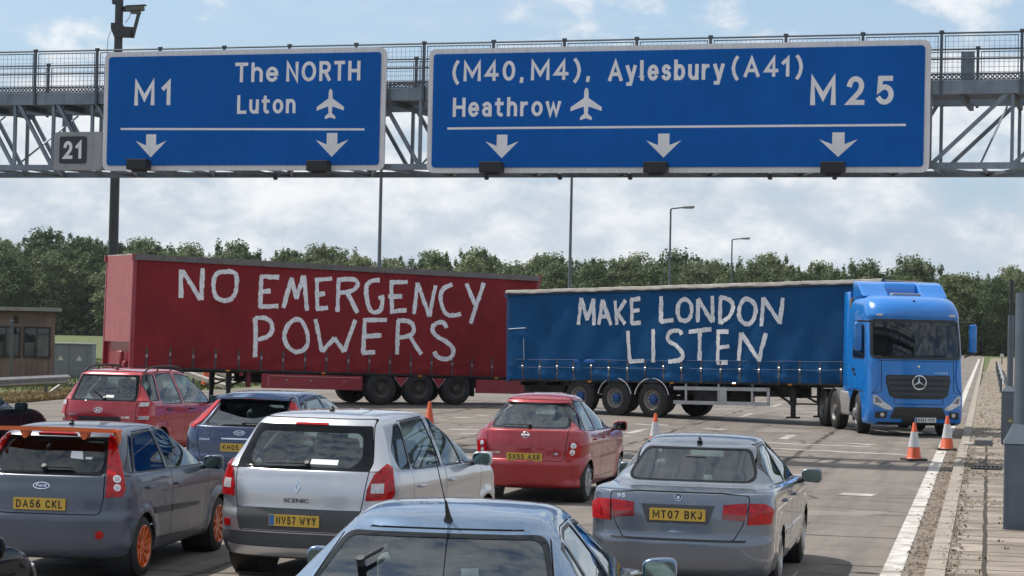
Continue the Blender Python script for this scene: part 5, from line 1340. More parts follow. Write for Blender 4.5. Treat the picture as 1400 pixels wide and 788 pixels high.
for x, z, lab in ((-8.24, 5.80, 'below the left arrow of the M1 sign'), (-4.10, 5.76, 'below the right arrow of the M1 sign'), (-.33, 5.72, 'below the left arrow of the M25 sign'), (3.08, 5.71, 'below the middle arrow of the M25 sign'), (6.58, 5.70, 'below the right arrow of the M25 sign')):
    e = empty('sign_lamp', to_world(x, -.5, z), -R(17)); tag(e, 'black box lamp ' + lab, 'lamp', 'box lamps under the motorway signs')
    mb = MB(); mb.prism(rpoly([(-.13, -.10), (.13, -.12), (.13, .09), (-.13, .12)], .02, 2), (-.23, 0, .0), (0, 1, 0), (0, 0, 1), (.46, 0, 0)); mb.build('housing', LAMPB, e, 0)
    
    for k_ in (-.1, .1): mb = MB(); mb.bar((k_, .05, -.08), (k_, .62, .08), .04); mb.build('bracket', LAMPB, e, 0)
    mb = MB(); mb.box((0, .05, -.13), (.3, .12, .05)); mb.build('ballast_box', LAMPB, e, 0)

# ------------------------------------------------------------------ posts and lamps
POLE = mat('pole_steel', (.115, .125, .135), .5, .5, var=.2, streak=.3)
def street_lamp(x, y, h, r, side, label):
    e = empty('street_lamp', (x, y, 0)); tag(e, label, 'street lamp', 'street lamps along the road')
    mb = MB(); mb.tube([(0, 0, 0), (0, 0, 1.2), (0, 0, 1.25), (0, 0, h)], [r * 1.5, r * 1.5, r, r * .62], 10); mb.build('pole', POLE, e)
    mb = MB(); mb.tube([(0, 0, h - .02), (side * .12, 0, h + .02), (side * .75, 0, h + .10)], r * .5, 8); mb.build('arm', POLE, e)
    mb = MB(); mb.rbox((side * 1.05, 0, h + .12), (.72, .30, .13), .055, 3, Matrix.Rotation(-R(4) * side, 3, 'Y')); mb.build('lamp_head', mat('lamp_shell', (.20, .20, .195), .5), e)
    mb = MB(); mb.rbox((side * 1.08, 0, h + .055), (.5, .22, .05), .02, 2); mb.build('lamp_glass', mat('lamp_bowl', (.5, .5, .48), .2), e)
    return e
street_lamp(-4.62, 73, 10.78, .075, 1, 'grey street lamp behind the red trailer, its head showing between the two signs')
street_lamp(2.32, 85, 10.6, .075, 1, 'tall grey lamp post rising behind the left end of the blue trailer')
street_lamp(9.33, 125, 9.72, .085, 1, 'thin grey street lamp standing above the trees, the taller of the far pair')
street_lamp(17.17, 165, 9.72, .085, 1, 'far street lamp just clearing the tree tops, the smaller of the far pair')
e = empty('camera_mast', (-13.66, 72, 0)); tag(e, 'tall dark mast carrying a traffic camera at the left end of the gantry', 'camera mast')
MAST = mat('mast_steel', (.05, .054, .058), .55, .4, var=.2, streak=.3)
mb = MB(); mb.tube([(0, 0, 0), (0, 0, 14.6)], [.19, .135], 12); mb.build('pole', MAST, e)
mb = MB(); mb.prism([(-.24, 12.62), (.14, 12.60), (.20, 12.5), (.52, 12.48), (.52, 12.12), (-.12, 12.12), (-.24, 12.42)], (0, -.17, 0), (1, 0, 0), (0, 0, 1), (0, .12, 0)); mb.build('bracket', MAST, e, 0)
for c_, d_ in (((.20, 0, 13.12), (.14, .1, .2)), ((-.16, 0, 13.42), (.18, .12, .3))): mb = MB(); mb.rbox(c_, d_, .03, 1); mb.build('junction_box', MAST, e, 0)
mb = MB(); mb.bar((.50, -.1, 12.12), (.70, -.1, 12.98), .14, .10); mb.build('camera_arm', MAST, e, 0)
mb = MB(); mb.rbox((.57, -.1, 13.12), (.62, .24, .17), .03, 2, Matrix.Rotation(-R(4), 3, 'Y')); mb.rbox((.60, -.1, 13.225), (.70, .28, .03), .01, 1, Matrix.Rotation(-R(4), 3, 'Y')); mb.rbox((.6, -.1, 12.99), (.34, .16, .1), .02, 1)
mb.build('camera', mat('camera_housing', (.10, .105, .095), .5, var=.2), e)
mb = MB(); mb.tube([(.42, -.1, 13.02), (.40, -.12, 12.85), (.25, -.12, 12.62)], .012, 5); mb.tube([(-.2, -.18, 12.4), (-.32, -.18, 12.1), (-.36, -.1, 11.6)], .010, 5); mb.build('cable', MAST, e)
GREYC = mat('column_grey', (.115, .140, .170), .45, .35, var=.12, streak=.15)
STICK = mat('warning_sticker', (.50, .40, .06), .5)
def hazard(parent, x, y, z, s):
    mb = MB(); mb.prism([(-s, -s * .8), (s, -s * .8), (0, s)], (x, y, z), (1, 0, 0), (0, 0, 1), (0, -.003, 0)); o = mb.build('warning_sticker', mat('sticker_edge', (.03, .03, .03), .5), parent, 0)
    mb = MB(); mb.prism([(-s * .78, -s * .66), (s * .78, -s * .66), (0, s * .72)], (x, y - .0035, z), (1, 0, 0), (0, 0, 1), (0, -.002, 0)); mb.build('sticker_field', mat('sticker_pale', (.42, .38, .22), .5), o, 0)
    mb = MB(); mb.prism([(-.08 * s, .35 * s), (.16 * s, .35 * s), (.02 * s, .0), (.18 * s, .02 * s), (-.12 * s, -.5 * s), (-.02 * s, -.12 * s), (-.18 * s, -.10 * s)], (x, y - .006, z), (1, 0, 0), (0, 0, 1), (0, -.002, 0)); mb.build('lightning_bolt', mat('sticker_edge'), o, 0)
def column(x, y, bw, bh, ph, cols, label, rz, dx=0.0):
    e = empty('lighting_column', (x, y, .09), rz); tag(e, label, 'lighting column')
    mb = MB(); mb.rbox((0, 0, bh / 2), (bw, bw, bh), .012, 1); mb.box((0, -bw / 2 - .004, bh * .47), (bw * .86, .008, bh * .82)); mb.build('base_cabinet', GREYC, e, 0)
    mb = MB(); h = bw / 2 + .012; r = cols[0][0] * 1.0
    mb.add([(-h, -h, bh + .002), (h, -h, bh + .002), (h, h, bh + .002), (-h, h, bh + .002), (-r + dx, -r, bh + ph), (r + dx, -r, bh + ph), (r + dx, r, bh + ph), (-r + dx, r, bh + ph)], [(0, 1, 5, 4), (1, 2, 6, 5), (2, 3, 7, 6), (3, 0, 4, 7), (4, 5, 6, 7), (3, 2, 1, 0)]); mb.build('cabinet_cap', GREYC, e, 0)
    z = bh + ph - .03
    for k, (r, z1) in enumerate(cols):
        mb = MB(); mb.tube([(dx, 0, z), (dx, 0, z1)], r, 14); mb.build('column' if k == 0 else 'upper_pole', GREYC if k == 0 else MAST, e); z = z1
    hazard(e, bw * .05, -bw / 2 - .012, bh * .46, .085)
    return e
column(6.60, 26.65, .66, 1.08, .24, [(.165, 2.98), (.055, 11.5)], 'big grey steel column on a cabinet at the right edge in front', -R(13), -.06)
column(11.42, 48.15, .37, 1.18, .13, [(.072, 2.92), (.045, 3.72)], 'slim dark post on a grey cabinet standing in the gravel verge', -R(13))

# ------------------------------------------------------------------ hut, cabinets, barriers, cones
hut = empty('wooden_hut', (-16.88, 78.0, 0), R(12.5)); tag(hut, 'brown timber cladded hut with a flat roof behind the barrier', 'hut')
WOOD = mat('brown_cladding', (.205, .145, .120), .75, var=.25, vscale=1.2, streak=.5, dirt=(.05, .035, .03), dscale=.9)
mb = MB(); w = 5.2
mb.box((-w / 2, 1.6, .50), (w, 3.2, 1.0)); mb.box((-w / 2, 1.6, 2.42), (w, 3.2, .56))
for x0, x1 in ((-.16, 0), (-1.24, -1.13), (-2.40, -2.28), (-w, -3.5)): mb.box(((x0 + x1) / 2, .06, 1.56), (x1 - x0 - .002, .12, 1.15))
mb.box((-w / 2, 3.15, 1.56), (w - .01, .1, 1.15)); mb.box((-.05, 1.65, 1.56), (.1, 3.0, 1.15))
for k in range(27): mb.box((-.02 - k * .195, -.008, .49), (.006, .012, .98))
mb.build('wall', WOOD, hut, 0)
mb = MB(); mb.box((-w / 2 + .05, 1.55, 2.76), (w + .34, 3.7, .10)); mb.build('roof', mat('roof_felt', (.045, .045, .05), .7), hut, 0)
mb = MB(); mb.box((-w / 2 + .05, -.312, 2.79), (w + .36, .03, .14)); mb.build('fascia', mat('fascia_grey', (.26, .25, .24), .6, var=.2), hut, 0)
WF = mat('window_frame_dark', (.02, .018, .018), .5)
POSTER = mat('window_blind', (.55, .52, .48), .8, var=.3, vscale=2.0)
for k, (x0, x1) in enumerate(((-1.13, -.16), (-2.28, -1.24), (-3.5, -2.40))):
    o = MB()
    for a, b, c, d in ((x0, x1, 1.0, 1.06), (x0, x1, 2.07, 2.13), (x0, x0 + .06, 1.06, 2.07), (x1 - .06, x1, 1.06, 2.07), ((x0 + x1) / 2 - .03, (x0 + x1) / 2 + .03, 1.06, 2.07)): o.box(((a + b) / 2, .0, (c + d) / 2), (b - a - .002, .1, d - c - .002))
    wd = o.build('window', WF, hut, 0)
    g = MB(); g.add([(x0, .03, 1.03), (x1, .03, 1.03), (x1, .03, 2.1), (x0, .03, 2.1)], [(0, 1, 2, 3)]); g.build('pane', glass_mat('hut_glass', (.8, .82, .82)), wd, 0)
    c = MB(); r = random.Random(k)
    c.box(((x0 + x1) / 2 + .2, .5, 1.45), (.5, .02, .8)); c.box(((x0 + x1) / 2 - .3, .7, 1.3), (.42, .02, .5)); c.build('blind', POSTER, wd, 0)
mb = MB(); mb.rbox((-1.42, -.06, 2.40), (.16, .12, .26), .02, 1); mb.build('wall_lamp', mat('lamp_black'), hut, 0)
e = empty('post', (-17.52, 74, 0)); tag(e, 'thin grey steel post standing in front of the brown hut', 'post'); mb = MB(); mb.tube([(0, 0, 0), (0, 0, 2.35)], .055, 8); mb.build('pole', POLE, e); mb = MB(); mb.rbox((0, 0, 2.36), (.13, .13, .03), .01, 1); mb.build('cap', POLE, e)
cab = empty('utility_cabinet', (-18.3, 88, 0)); tag(cab, 'grey double utility cabinet with warning triangles beside the hut', 'utility cabinet')
CABM = mat('cabinet_grey', (.205, .215, .245), .5, .2, var=.1, streak=.15)
mb = MB(); mb.box((.02, .4, .70), (1.62, .8, 1.40)); mb.build('casing', CABM, cab, 0)
mb = MB(); mb.box((.02, .38, 1.425), (1.70, .9, .05)); mb.build('lid', mat('cabinet_lid', (.34, .35, .34), .5), cab, 0)
for x in (-.5, .28):
    mb = MB(); mb.rbox((x, -.012, .72), (.72, .02, 1.28), .008, 1); d = mb.build('door', CABM, cab, 0)
    mb = MB(); mb.prism([(-.12, -.1), (.12, -.1), (0, .11)], (x + .02, -.024, .82), (1, 0, 0), (0, 0, 1), (0, -.004, 0)); mb.build('warning_triangle', mat('triangle_white', (.62, .60, .52), .5), d, 0)
BARR = mat('barrier_steel', (.34, .345, .345), .45, .5, var=.2, streak=.3)
def wbeam(mb, a, b, h=.31):
    """corrugated rail from a to b (centre line)"""
    a, b = Vector(a), Vector(b); d = (b - a).normalized(); n = Vector((d.y, -d.x, 0)).normalized(); u = Vector((0, 0, 1))
    pr = [(-.5, 0), (-.42, .02), (-.30, .085), (-.16, .085), (-.05, .015), (.05, .015), (.16, .085), (.30, .085), (.42, .02), (.5, 0)]
    q = [(p * h, k) for p, k in pr] + [(p * h, k - .012) for p, k in pr[::-1]]
    A = [a + u * p + n * k for p, k in q]; B = [b + u * p + n * k for p, k in q]; m = len(q)
    mb.add(A + B, [[i, (i + 1) % m, m + (i + 1) % m, m + i] for i in range(m)] + [list(range(m))[::-1], list(range(m, 2 * m))])
def barrier(name, a, b, posts, label, cat_, beamz=None, group=None):
    a, b = Vector(a), Vector(b); e = empty(name, (a.x, a.y, 0)); tag(e, label, cat_, group)
    o = Vector((a.x, a.y, 0)); mb = MB(); wbeam(mb, a - o, b - o); mb.build('rail', BARR, e, 30)
    d = (b - a).normalized(); n = Vector((d.y, -d.x, 0))
    for t in posts:
        p = a.lerp(b, t) - o - n * .07; mb = MB(); mb.box((p.x, p.y, (p.z + .1) / 2 - .02), (.09, .09, max(.1, p.z + .14))); mb.build('post', POLE, e, 0)
    return e
b1 = barrier('crash_barrier', (-19.0, 47.5, .48), (-14.25, 68.0, .52), [.08, .25, .42, .59, .76, .93], 'grey steel crash barrier in front of the brown hut', 'crash barrier')
mb = MB(); mb.bar((4.15, 20.1, .02), (4.62, 20.5, .42), .12, .06); mb.bar((3.3, 20.2, .06), (5.2, 20.6, .06), .14, .10); mb.build('end_strut', mat('strut_pale', (.36, .33, .28), .7, var=.2), b1, 0)
TERM = 'ramped ends of the crash barriers'
for a, b, lab in (((-13.02, 82.0, .55), (-10.35, 77.5, .02), 'nearest of the sloping barrier ends under the red trailer'), ((-13.36, 86.0, .55), (-10.6, 81.0, .03), 'second sloping barrier end from the front under the red trailer'),
                  ((-12.91, 88.0, .55), (-10.2, 82.9, .06), 'third sloping barrier end from the front under the red trailer'), ((-12.7, 92.0, .5), (-9.8, 86.3, .1), 'farthest of the sloping barrier ends under the red trailer')):
    a, b = Vector(a), Vector(b); e = empty('barrier_end', (a.x, a.y, 0)); tag(e, lab, 'barrier end', TERM); o = Vector((a.x, a.y, 0))
    mb = MB(); mb.bar(a - o + Vector((0, 0, .05)), b - o + Vector((0, 0, .05)), .24, .15); mb.build('beam', mat('weathered_beam', (.29, .255, .225), .7, .1, var=.3, streak=.3), e, 0)
    for t in (.05, .35, .62):
        p = a.lerp(b, t) - o; mb = MB(); mb.box((p.x, p.y + .1, p.z / 2), (.07, .07, p.z + .1)); mb.build('post', POLE, e, 0)
barrier('crash_barrier', (21.5, 92.0, .6), (36.5, 158.0, .6), [.02, .2, .4, .6, .8, .98], 'far silver crash barrier on the gravel verge right of the lorry', 'crash barrier')
e = empty('marker_post', (44.3, 190, 0)); tag(e, 'tiny white roadside marker post before the woodland at the right', 'marker post'); mb = MB(); mb.rbox((0, 0, .45), (.10, .06, .9), .02, 1); mb.build('post', POLE, e); mb = MB(); mb.rbox((0, -.02, .85), (.32, .03, .3), .02, 1); mb.build('plate', mat('marker_white', (.55, .55, .52), .5), e)
CONEO = mat('cone_orange', (.62, .085, .018), .45, var=.12, dirt=(.2, .05, .03), dscale=8, damt=.4); CONEW = mat('cone_sleeve', (.62, .62, .62), .35, var=.08, dirt=(.3, .28, .25), dscale=8, damt=.4); CONEB = mat('cone_base', (.045, .04, .038), .7, var=.3)
def cone(x, y, h, label, rz=0.0, sleeve=True):
    e = empty('traffic_cone', (x, y, 0), rz); tag(e, label, 'traffic cone', 'orange traffic cones'); k = h / .75
    mb = MB(); mb.prism(rpoly([(-.21 * k, -.21 * k), (.21 * k, -.21 * k), (.21 * k, .21 * k), (-.21 * k, .21 * k)], .05 * k, 4), (0, 0, .004), (1, 0, 0), (0, 1, 0), (0, 0, .045 * k)); mb.build('base', CONEB, e, 0)
    R0, R1 = .145 * k, .030 * k; rr = lambda z: R0 + (R1 - R0) * (z - .05 * k) / (h - .05 * k)
    mb = MB(); mb.lathe([(.05 * k, R0 + .02), (.07 * k, rr(.07 * k)), (h - .01, rr(h - .01)), (h, R1 * .7), (h, 0)], 28, 'z'); mb.build('cone_body', CONEO, e)
    if sleeve:
        a, b = .27 * k, .57 * k; mb = MB(); mb.lathe([(a, rr(a) + .001), (a, rr(a) + .005), (b, rr(b) + .005), (b, rr(b) + .001)], 28, 'z'); mb.build('reflective_sleeve', CONEW, e)
    return e
cone(8.11, 42.2, .76, 'orange and white traffic cone standing closer of the two before the cab', .3)
cone(9.60, 46.2, .76, 'orange and white traffic cone at the end of the kerb line by the cab', -.2)
cone(3.08, 44.4, .75, 'orange and white traffic cone partly hidden behind the grey saloon roof', .5)
cone(-1.84, 48.6, .75, 'plain orange traffic cone peeping over the silver people carrier', .1, False)
cone(-11.6, 80.4, .95, 'faded orange cone among the sloping barrier ends', .1, False)
cone(-12.5, 63.5, .80, 'orange cone by the dry grass seen through the red car', .1, False)
# ------------------------------------------------------------------ lorries
BRUSHW = mat('brushed_white', (.80, .805, .83), .6, var=.2, vscale=14.0, spec=.2, dirt=(.45, .42, .45), dscale=9, dlo=.5, dhi=.72, damt=.55)
CHASS = mat('chassis_black', (.020, .020, .022), .6, .2, var=.3, dirt=(.08, .07, .06), dscale=3, damt=.4)
ALU = mat('aluminium', (.42, .42, .43), .4, .7, var=.15, streak=.3)
WEB = mat('strap_webbing', (.07, .068, .075), .8, var=.3); BUCK = mat('strap_buckle', (.34, .33, .32), .35, .8, var=.3)
AMBER = mat('amber_lens', (.55, .20, .01), .2, 0, .6); MUDG = mat('mudguard_plastic', (.018, .018, .019), .55)
def truck_wheel(parent, x, y, r, w, rimm, hubm, steer=0.0, name='wheel', dish=.06, z=None):
    s = 1 if x > 0 else -1
    h = empty(name, (x, y, r if z is None else z), steer); h.parent = parent; rr = r * .555
    prof = [(-w / 2, rr), (-w / 2 - .01, rr + .05), (-w / 2 - .004, r - .10), (-w / 2 + .02, r - .03), (-w / 2 + .05, r), (-.06, r), (-.055, r - .012), (-.045, r - .012), (-.04, r), (.04, r), (.045, r - .012), (.055, r - .012), (.06, r), (w / 2 - .05, r), (w / 2 - .02, r - .03), (w / 2 + .004, r - .10), (w / 2 + .01, rr + .05), (w / 2, rr), (w / 2 - .03, rr - .015), (-w / 2 + .03, rr - .015)]
    mb = MB(); mb.lathe([(a * s, b) for a, b in prof], 44, 'x', closed=True); mb.build('tyre', RUBBER, h)
    o = s * w / 2; mb = MB()
    mb.lathe([(o + s * .004, rr), (o - s * .012, rr - .018), (o - s * .03, rr - .03), (o - s * (.03 + dish), rr * .80), (o - s * (.045 + dish), rr * .62), (o - s * (.035 + dish), rr * .50), (o - s * (.035 + dish), 0)], 36, 'x')
    mb.build('rim', rimm, h)
    mb = MB(); mb.lathe([(o - s * (.035 + dish), rr * .46), (o - s * (dish - .03), rr * .42), (o - s * (dish - .05), rr * .30), (o - s * (dish - .055), 0)], 24, 'x')
    for k in range(10):
        t = 2 * math.pi * k / 10; d = Vector((0, math.cos(t), math.sin(t))) * rr * .58; mb.lathe([(o - s * (.04 + dish), .022), (o - s * (dish - .0), .020), (o - s * (dish - .0), 0)], 8, 'x', d)
    mb.build('hub', hubm, h)
    return h
def trailer(name, label, loc, adeg, pitch, near, yr, yf, zb, ztr, ztf, cm, sidem, frontm, strokes, strokew, strap0, strapd, railm, railh, opts):
    t = empty(name, (*loc, 0), -R(adeg), pitch); tag(t, label, 'trailer', 'lorry trailers across the road')
    X = 1.275; n = near; zt = lambda y: ztr + (ztf - ztr) * (y - yr) / (yf - yr)
    rn = random.Random(opts['seed']); ph = [rn.uniform(0, 6.28) for _ in range(9)]
    def disp(y, z):
        h = (z - zb) / 2.6; low = max(0.0, 1 - (z - zb) / .62)
        tear = .024 * math.sin(2.1 * y + 1.3 * z + ph[0]) + .015 * math.sin(5.3 * y - 2.8 * z + ph[1]) * (1 - .6 * h) + .007 * math.sin(9.7 * y + 3.7 * z + ph[2])
        fold = .030 * low * math.sin(2 * math.pi * (y - strap0) / strapd) + .016 * low * math.sin(15 * z + 3.1 * y + ph[3])
        pole = -.010 * max(0, math.cos(2 * math.pi * y / 3.3)) ** 12
        return .018 + tear * .8 + fold + pole - .014 * max(0, 1 - (z - zb) / .08)
    def S(y, z, l=0.0): return (n * (X + disp(y, z) + l), y, z)
    ny, nz = 150, 44; mb = MB(); y0, y1 = yr + .10, yf - .10
    vs = []; fs = []
    for i in range(ny + 1):
        y = y0 + (y1 - y0) * i / ny; zz = zt(y) - railh + .02
        for j in range(nz + 1): vs.append(S(y, zb - .03 + (zz - zb + .03) * j / nz))
    for i in range(ny):
        for j in range(nz): a = i * (nz + 1) + j; fs.append((a, a + 1, a + nz + 2, a + nz + 1))
    mb.add(vs, fs); cu = mb.build('curtain', cm, t, 60); solid(cu, .006)
    mb = MB(); mb.box((-n * X, (yr + yf) / 2, (zb + ztr) / 2), (.02, yf - yr - .2, ztr - zb - .2)); mb.build('far_curtain', cm, t, 0)
    # slogan: one painted stroke after the other
    r2 = random.Random(opts['seed'] + 1)
    for group_ in strokes:
        mb = MB()
        for k, st in enumerate(group_):
            if len(st) > 3:                                   # rounded strokes: corners cut twice
                cl = (Vector(st[0]) - Vector(st[-1])).length < 1e-3; P_ = [Vector(p) for p in st]
                for _ in range(2):
                    N_ = []
                    for i in range(len(P_) - 1): N_ += [P_[i].lerp(P_[i + 1], .25), P_[i].lerp(P_[i + 1], .75)]
                    if cl: N_.append(N_[0])
                    else: N_ = [P_[0]] + N_[1:-1] + [P_[-1]]
                    P_ = N_
                st = [tuple(p) for p in P_]
            q = []
            for i in range(len(st) - 1):
                a, b = Vector(st[i]), Vector(st[i + 1]); m = max(1, int((b - a).length / .10))
                q += [a.lerp(b, j / m) + Vector((r2.uniform(-.008, .008), r2.uniform(-.008, .008))) for j in range(m)]
            q.append(Vector(st[-1]))
            if len(st) > 3 and (Vector(st[0]) - Vector(st[-1])).length < 1e-3: q[-1] = q[0]
            ribbon(mb, q, strokew, lambda a, b, l: S(a, b, l), .008 + .0006 * (k % 9), r2)
        mb.build('painted_letter', BRUSHW, t, 0, fix=False)
    # roof and rails
    mb = MB(); mb.add([(-X, yr, ztr - .04), (X, yr, ztr - .04), (X, yf, ztf - .04), (-X, yf, ztf - .04), (-X + .05, yr, ztr), (X - .05, yr, ztr), (X - .05, yf, ztf), (-X + .05, yf, ztf)], [(0, 1, 5, 4), (1, 2, 6, 5), (2, 3, 7, 6), (3, 0, 4, 7), (4, 5, 6, 7), (3, 2, 1, 0)])
    mb.build('roof', mat('trailer_roof', (.50, .47, .43), .7, var=.2, dirt=(.16, .14, .12), dscale=1.4), t, 0)
    for s in (-1, 1):
        mb = MB(); a = Vector((s * (X + .035), yr + .02, ztr - railh / 2 - .005)); b = Vector((s * (X + .035), yf - .02, ztf - railh / 2 - .005)); mb.bar(a, b, .075, railh)
        mb.build('roof_rail', railm, t, 0)
        if opts.get('tarp') and s == n:                       # tarpaulin edge folded over the rail
            mb = MB(); P = []; m = 90
            for i in range(m + 1):
                y = yr + (yf - yr) * i / m; z = zt(y); w = .009 * math.sin(y * 3.1 + 1) + .007 * math.sin(y * 11)
                P += [(s * (X - .35), y, z + .012 + w * .5), (s * (X + .05), y, z + .016 + w * .4), (s * (X + .085), y, z - .03), (s * (X + .083), y, z - .085 + w * 1.2)]
            mb.add(P, [(4 * i + k, 4 * i + k + 1, 4 * i + 5 + k, 4 * i + 4 + k) for i in range(m) for k in range(3)]); mb.build('roof_tarpaulin', mat('tarp_pale', (.44, .41, .37), .75, var=.2, dirt=(.2, .17, .14), dscale=2), t, 50)
    # front bulkhead and rear frame
    hb = opts.get('head_split', zb + .5)
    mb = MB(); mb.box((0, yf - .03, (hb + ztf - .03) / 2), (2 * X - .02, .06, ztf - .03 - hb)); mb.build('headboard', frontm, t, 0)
    mb = MB(); mb.box((0, yf - .12, (zb - .08 + hb) / 2), (2 * X - .2, .05, hb - zb + .08)); mb.box((0, yf - .04, zb - .06), (2 * X - .04, .08, .10))
    mb.build('lower_bulkhead', sidem, t, 0)
    for s in (-1, 1):
        mb = MB(); mb.box((s * (X - .03), yf - .05, (zb + ztf) / 2 - .05), (.085, .13, ztf - zb + .08)); mb.box((s * (X + .012), yf - .02, ztf - .10), (.07, .16, .20)); mb.build('corner_post', sidem, t, 0)
        mb = MB(); mb.box((s * (X - .03), yr + .05, (zb + ztr) / 2 - .06), (.085, .12, ztr - zb + .10)); mb.box((s * (X + .012), yr + .02, ztr - .10), (.075, .14, .22)); mb.build('corner_post', sidem, t, 0)
    mb = MB(); mb.rbox((n * .55, yf + .06, zb + .18), (.42, .14, .46), .03, 1); mb.rbox((n * .9, yf + .04, zb + .02), (.2, .1, .2), .03, 1); mb.build('connector_box', sidem, t)
    for s in (-1, 1):
        mb = MB(); mb.box((s * .63, yr - .02, (zb + ztr) / 2), (1.2, .05, ztr - zb - .2)); mb.build('rear_door', sidem, t, 0)
    # bed and chassis
    mb = MB(); mb.box((0, (yr + yf) / 2, zb - .055), (2 * X - .02, yf - yr, .06)); mb.build('bed', CHASS, t, 0)
    mb = MB()
    for s in (-1, 1):
        mb.box((s * .48, (yr + 5.6) / 2, zb - .26), (.13, 5.6 - yr - .2, .34)); mb.box((s * .48, (5.5 + yf - .3) / 2, zb - .125), (.13, yf - 5.9, .07))
    for k in range(14): y = yr + .5 + k * (yf - yr - 1) / 13; mb.box((0, y, zb - (.16 if y < 5 else .11)), (2 * X - .1, .07, .10 if y < 5 else .04))
    for y in (1.31, 0, -1.31): mb.tube([(-1.0, y, .52), (1.0, y, .52)], .07, 10)
    mb.build('chassis', CHASS, t, 0)
    for y in (1.31, 0.0, -1.31):
        for s in (-1, 1): truck_wheel(t, s * 1.06, y, .515, .36, opts['rim'], opts['hub'], 0, z=.515 - y * math.sin(pitch))
    # straps with buckles
    y = strap0
    while y > yr + .15:
        if y < yf - .2 and y > yr + .1:
            mb = MB(); zs = np.linspace(zb - .055, zb + .56, 9); w = .06
            mb.add([S(y - w / 2, z, .010) for z in zs] + [S(y + w / 2, z, .010) for z in zs], [(k, k + 1, 10 + k, 9 + k) for k in range(8)])
            st = mb.build('strap', WEB, t, 0, fix=False)
            mb = MB(); c = S(y, zb + rn.uniform(.28, .36), .02); mb.rbox(c, (.02, .06, .10), .008, 1); mb.build('buckle', BUCK, st, 0)
        y -= strapd
    for yy in opts['markers']:
        mb = MB(); mb.rbox((n * (X - .005), yy, zb - .075), (.03, .13, .055), .01, 1); mb.build('side_marker', AMBER, t, 0)
    # landing legs
    ly = opts['legs']
    for s in (-1, 1):
        mb = MB(); zg = -ly * math.sin(pitch) + opts.get('legup', .0); mb.box((s * .72, ly, (zb + .1) / 2 + .15), (.13, .14, zb - .40)); mb.box((s * .72, ly, (zg + .5) / 2), (.10, .11, .5 - zg)); mb.rbox((s * .72, ly, zg + .02), (.26, .32, .05), .015, 1)
        mb.bar((s * .72, ly, .42), (s * .55, ly - .9, zb - .2), .05); mb.build('landing_leg', CHASS, t, 0)
    mb = MB(); mb.tube([(-.72, ly, .62), (.72, ly, .62)], .03, 8); mb.build('leg_crossbar', CHASS, t)
    for f_ in opts.get('extras', []): f_(t, n, X, zb, yr, yf)
    return t
RED_STROKES = [[[(7.99, 3.86), (7.97, 3.02)], [(7.95, 3.82), (7.36, 2.99)], [(7.33, 3.93), (7.35, 2.98)]], [[(6.89, 3.80), (6.62, 3.87), (6.32, 3.87), (6.24, 3.68), (6.26, 3.23), (6.40, 3.03), (6.64, 2.98), (6.88, 3.07), (6.99, 3.34), (6.97, 3.64), (6.89, 3.80)]], [[(5.45, 3.79), (5.45, 2.83)], [(5.49, 3.77), (4.88, 3.77)], [(5.44, 3.31), (5.14, 3.35)], [(5.48, 2.86), (4.88, 2.90)]], [[(4.73, 2.85), (4.46, 3.78)], [(4.48, 3.76), (4.30, 3.15)], [(4.30, 3.15), (4.10, 3.86)], [(4.09, 3.86), (3.94, 2.80)]], [[(5.60, 2.52), (5.56, 1.34)], [(5.60, 2.52), (5.31, 2.54), (5.07, 2.43), (5.03, 2.17), (5.17, 1.96), (5.51, 1.86)]], [[(4.17, 2.58), (4.53, 2.41), (4.67, 2.06), (4.59, 1.73), (4.30, 1.51), (4.00, 1.58), (3.84, 1.81), (3.91, 2.20), (4.17, 2.58)]], [[(3.67, 3.82), (3.60, 2.87)], [(3.70, 3.74), (3.15, 3.82)], [(3.67, 3.29), (3.36, 3.35)], [(3.65, 2.87), (3.24, 2.92)]], [[(3.65, 2.56), (3.36, 1.57)], [(3.36, 1.57), (2.99, 2.01)], [(2.99, 2.01), (2.66, 1.59)], [(2.66, 1.59), (2.31, 2.58)]], [[(2.93, 3.83), (2.91, 2.80)], [(2.98, 3.78), (2.54, 3.84), (2.25, 3.78), (2.32, 3.53), (2.58, 3.42), (2.88, 3.39)], [(2.61, 3.41), (2.25, 2.80)]], [[(1.54, 3.84), (1.83, 3.81), (1.98, 3.68), (1.98, 3.38), (1.88, 2.95), (1.72, 2.82), (1.46, 2.88), (1.43, 3.32)], [(1.56, 3.29), (1.37, 3.34)]], [[(1.15, 3.83), (1.09, 2.85)], [(1.19, 3.79), (0.59, 3.83)], [(1.24, 3.35), (0.76, 3.37)], [(1.15, 2.88), (0.58, 2.95)]], [[(0.25, 3.82), (0.31, 2.84)], [(0.24, 3.82), (-0.23, 2.79)], [(-0.24, 2.79), (-0.40, 3.77)]], [[(-0.99, 3.82), (-0.71, 3.72), (-0.58, 3.52), (-0.63, 3.16), (-0.81, 2.85), (-1.09, 2.84), (-1.32, 2.91)]], [[(-1.48, 3.88), (-1.80, 3.24)], [(-2.09, 3.92), (-1.67, 2.62)]], [[(2.00, 2.62), (2.02, 1.56)], [(2.06, 2.59), (1.25, 2.62)], [(1.96, 2.09), (1.41, 2.14)], [(2.06, 1.57), (1.61, 1.61)]], [[(0.87, 2.63), (0.84, 1.56)], [(0.90, 2.62), (0.51, 2.62), (0.32, 2.52), (0.28, 2.27), (0.48, 2.13), (0.82, 2.09)], [(0.42, 2.13), (0.00, 1.59)]], [[(-0.83, 2.45), (-0.76, 2.61), (-0.54, 2.62), (-0.35, 2.49), (-0.34, 2.32), (-0.50, 2.16), (-0.88, 2.00), (-1.14, 1.79), (-1.05, 1.51), (-0.78, 1.44), (-0.53, 1.52), (-0.43, 1.69)]]]
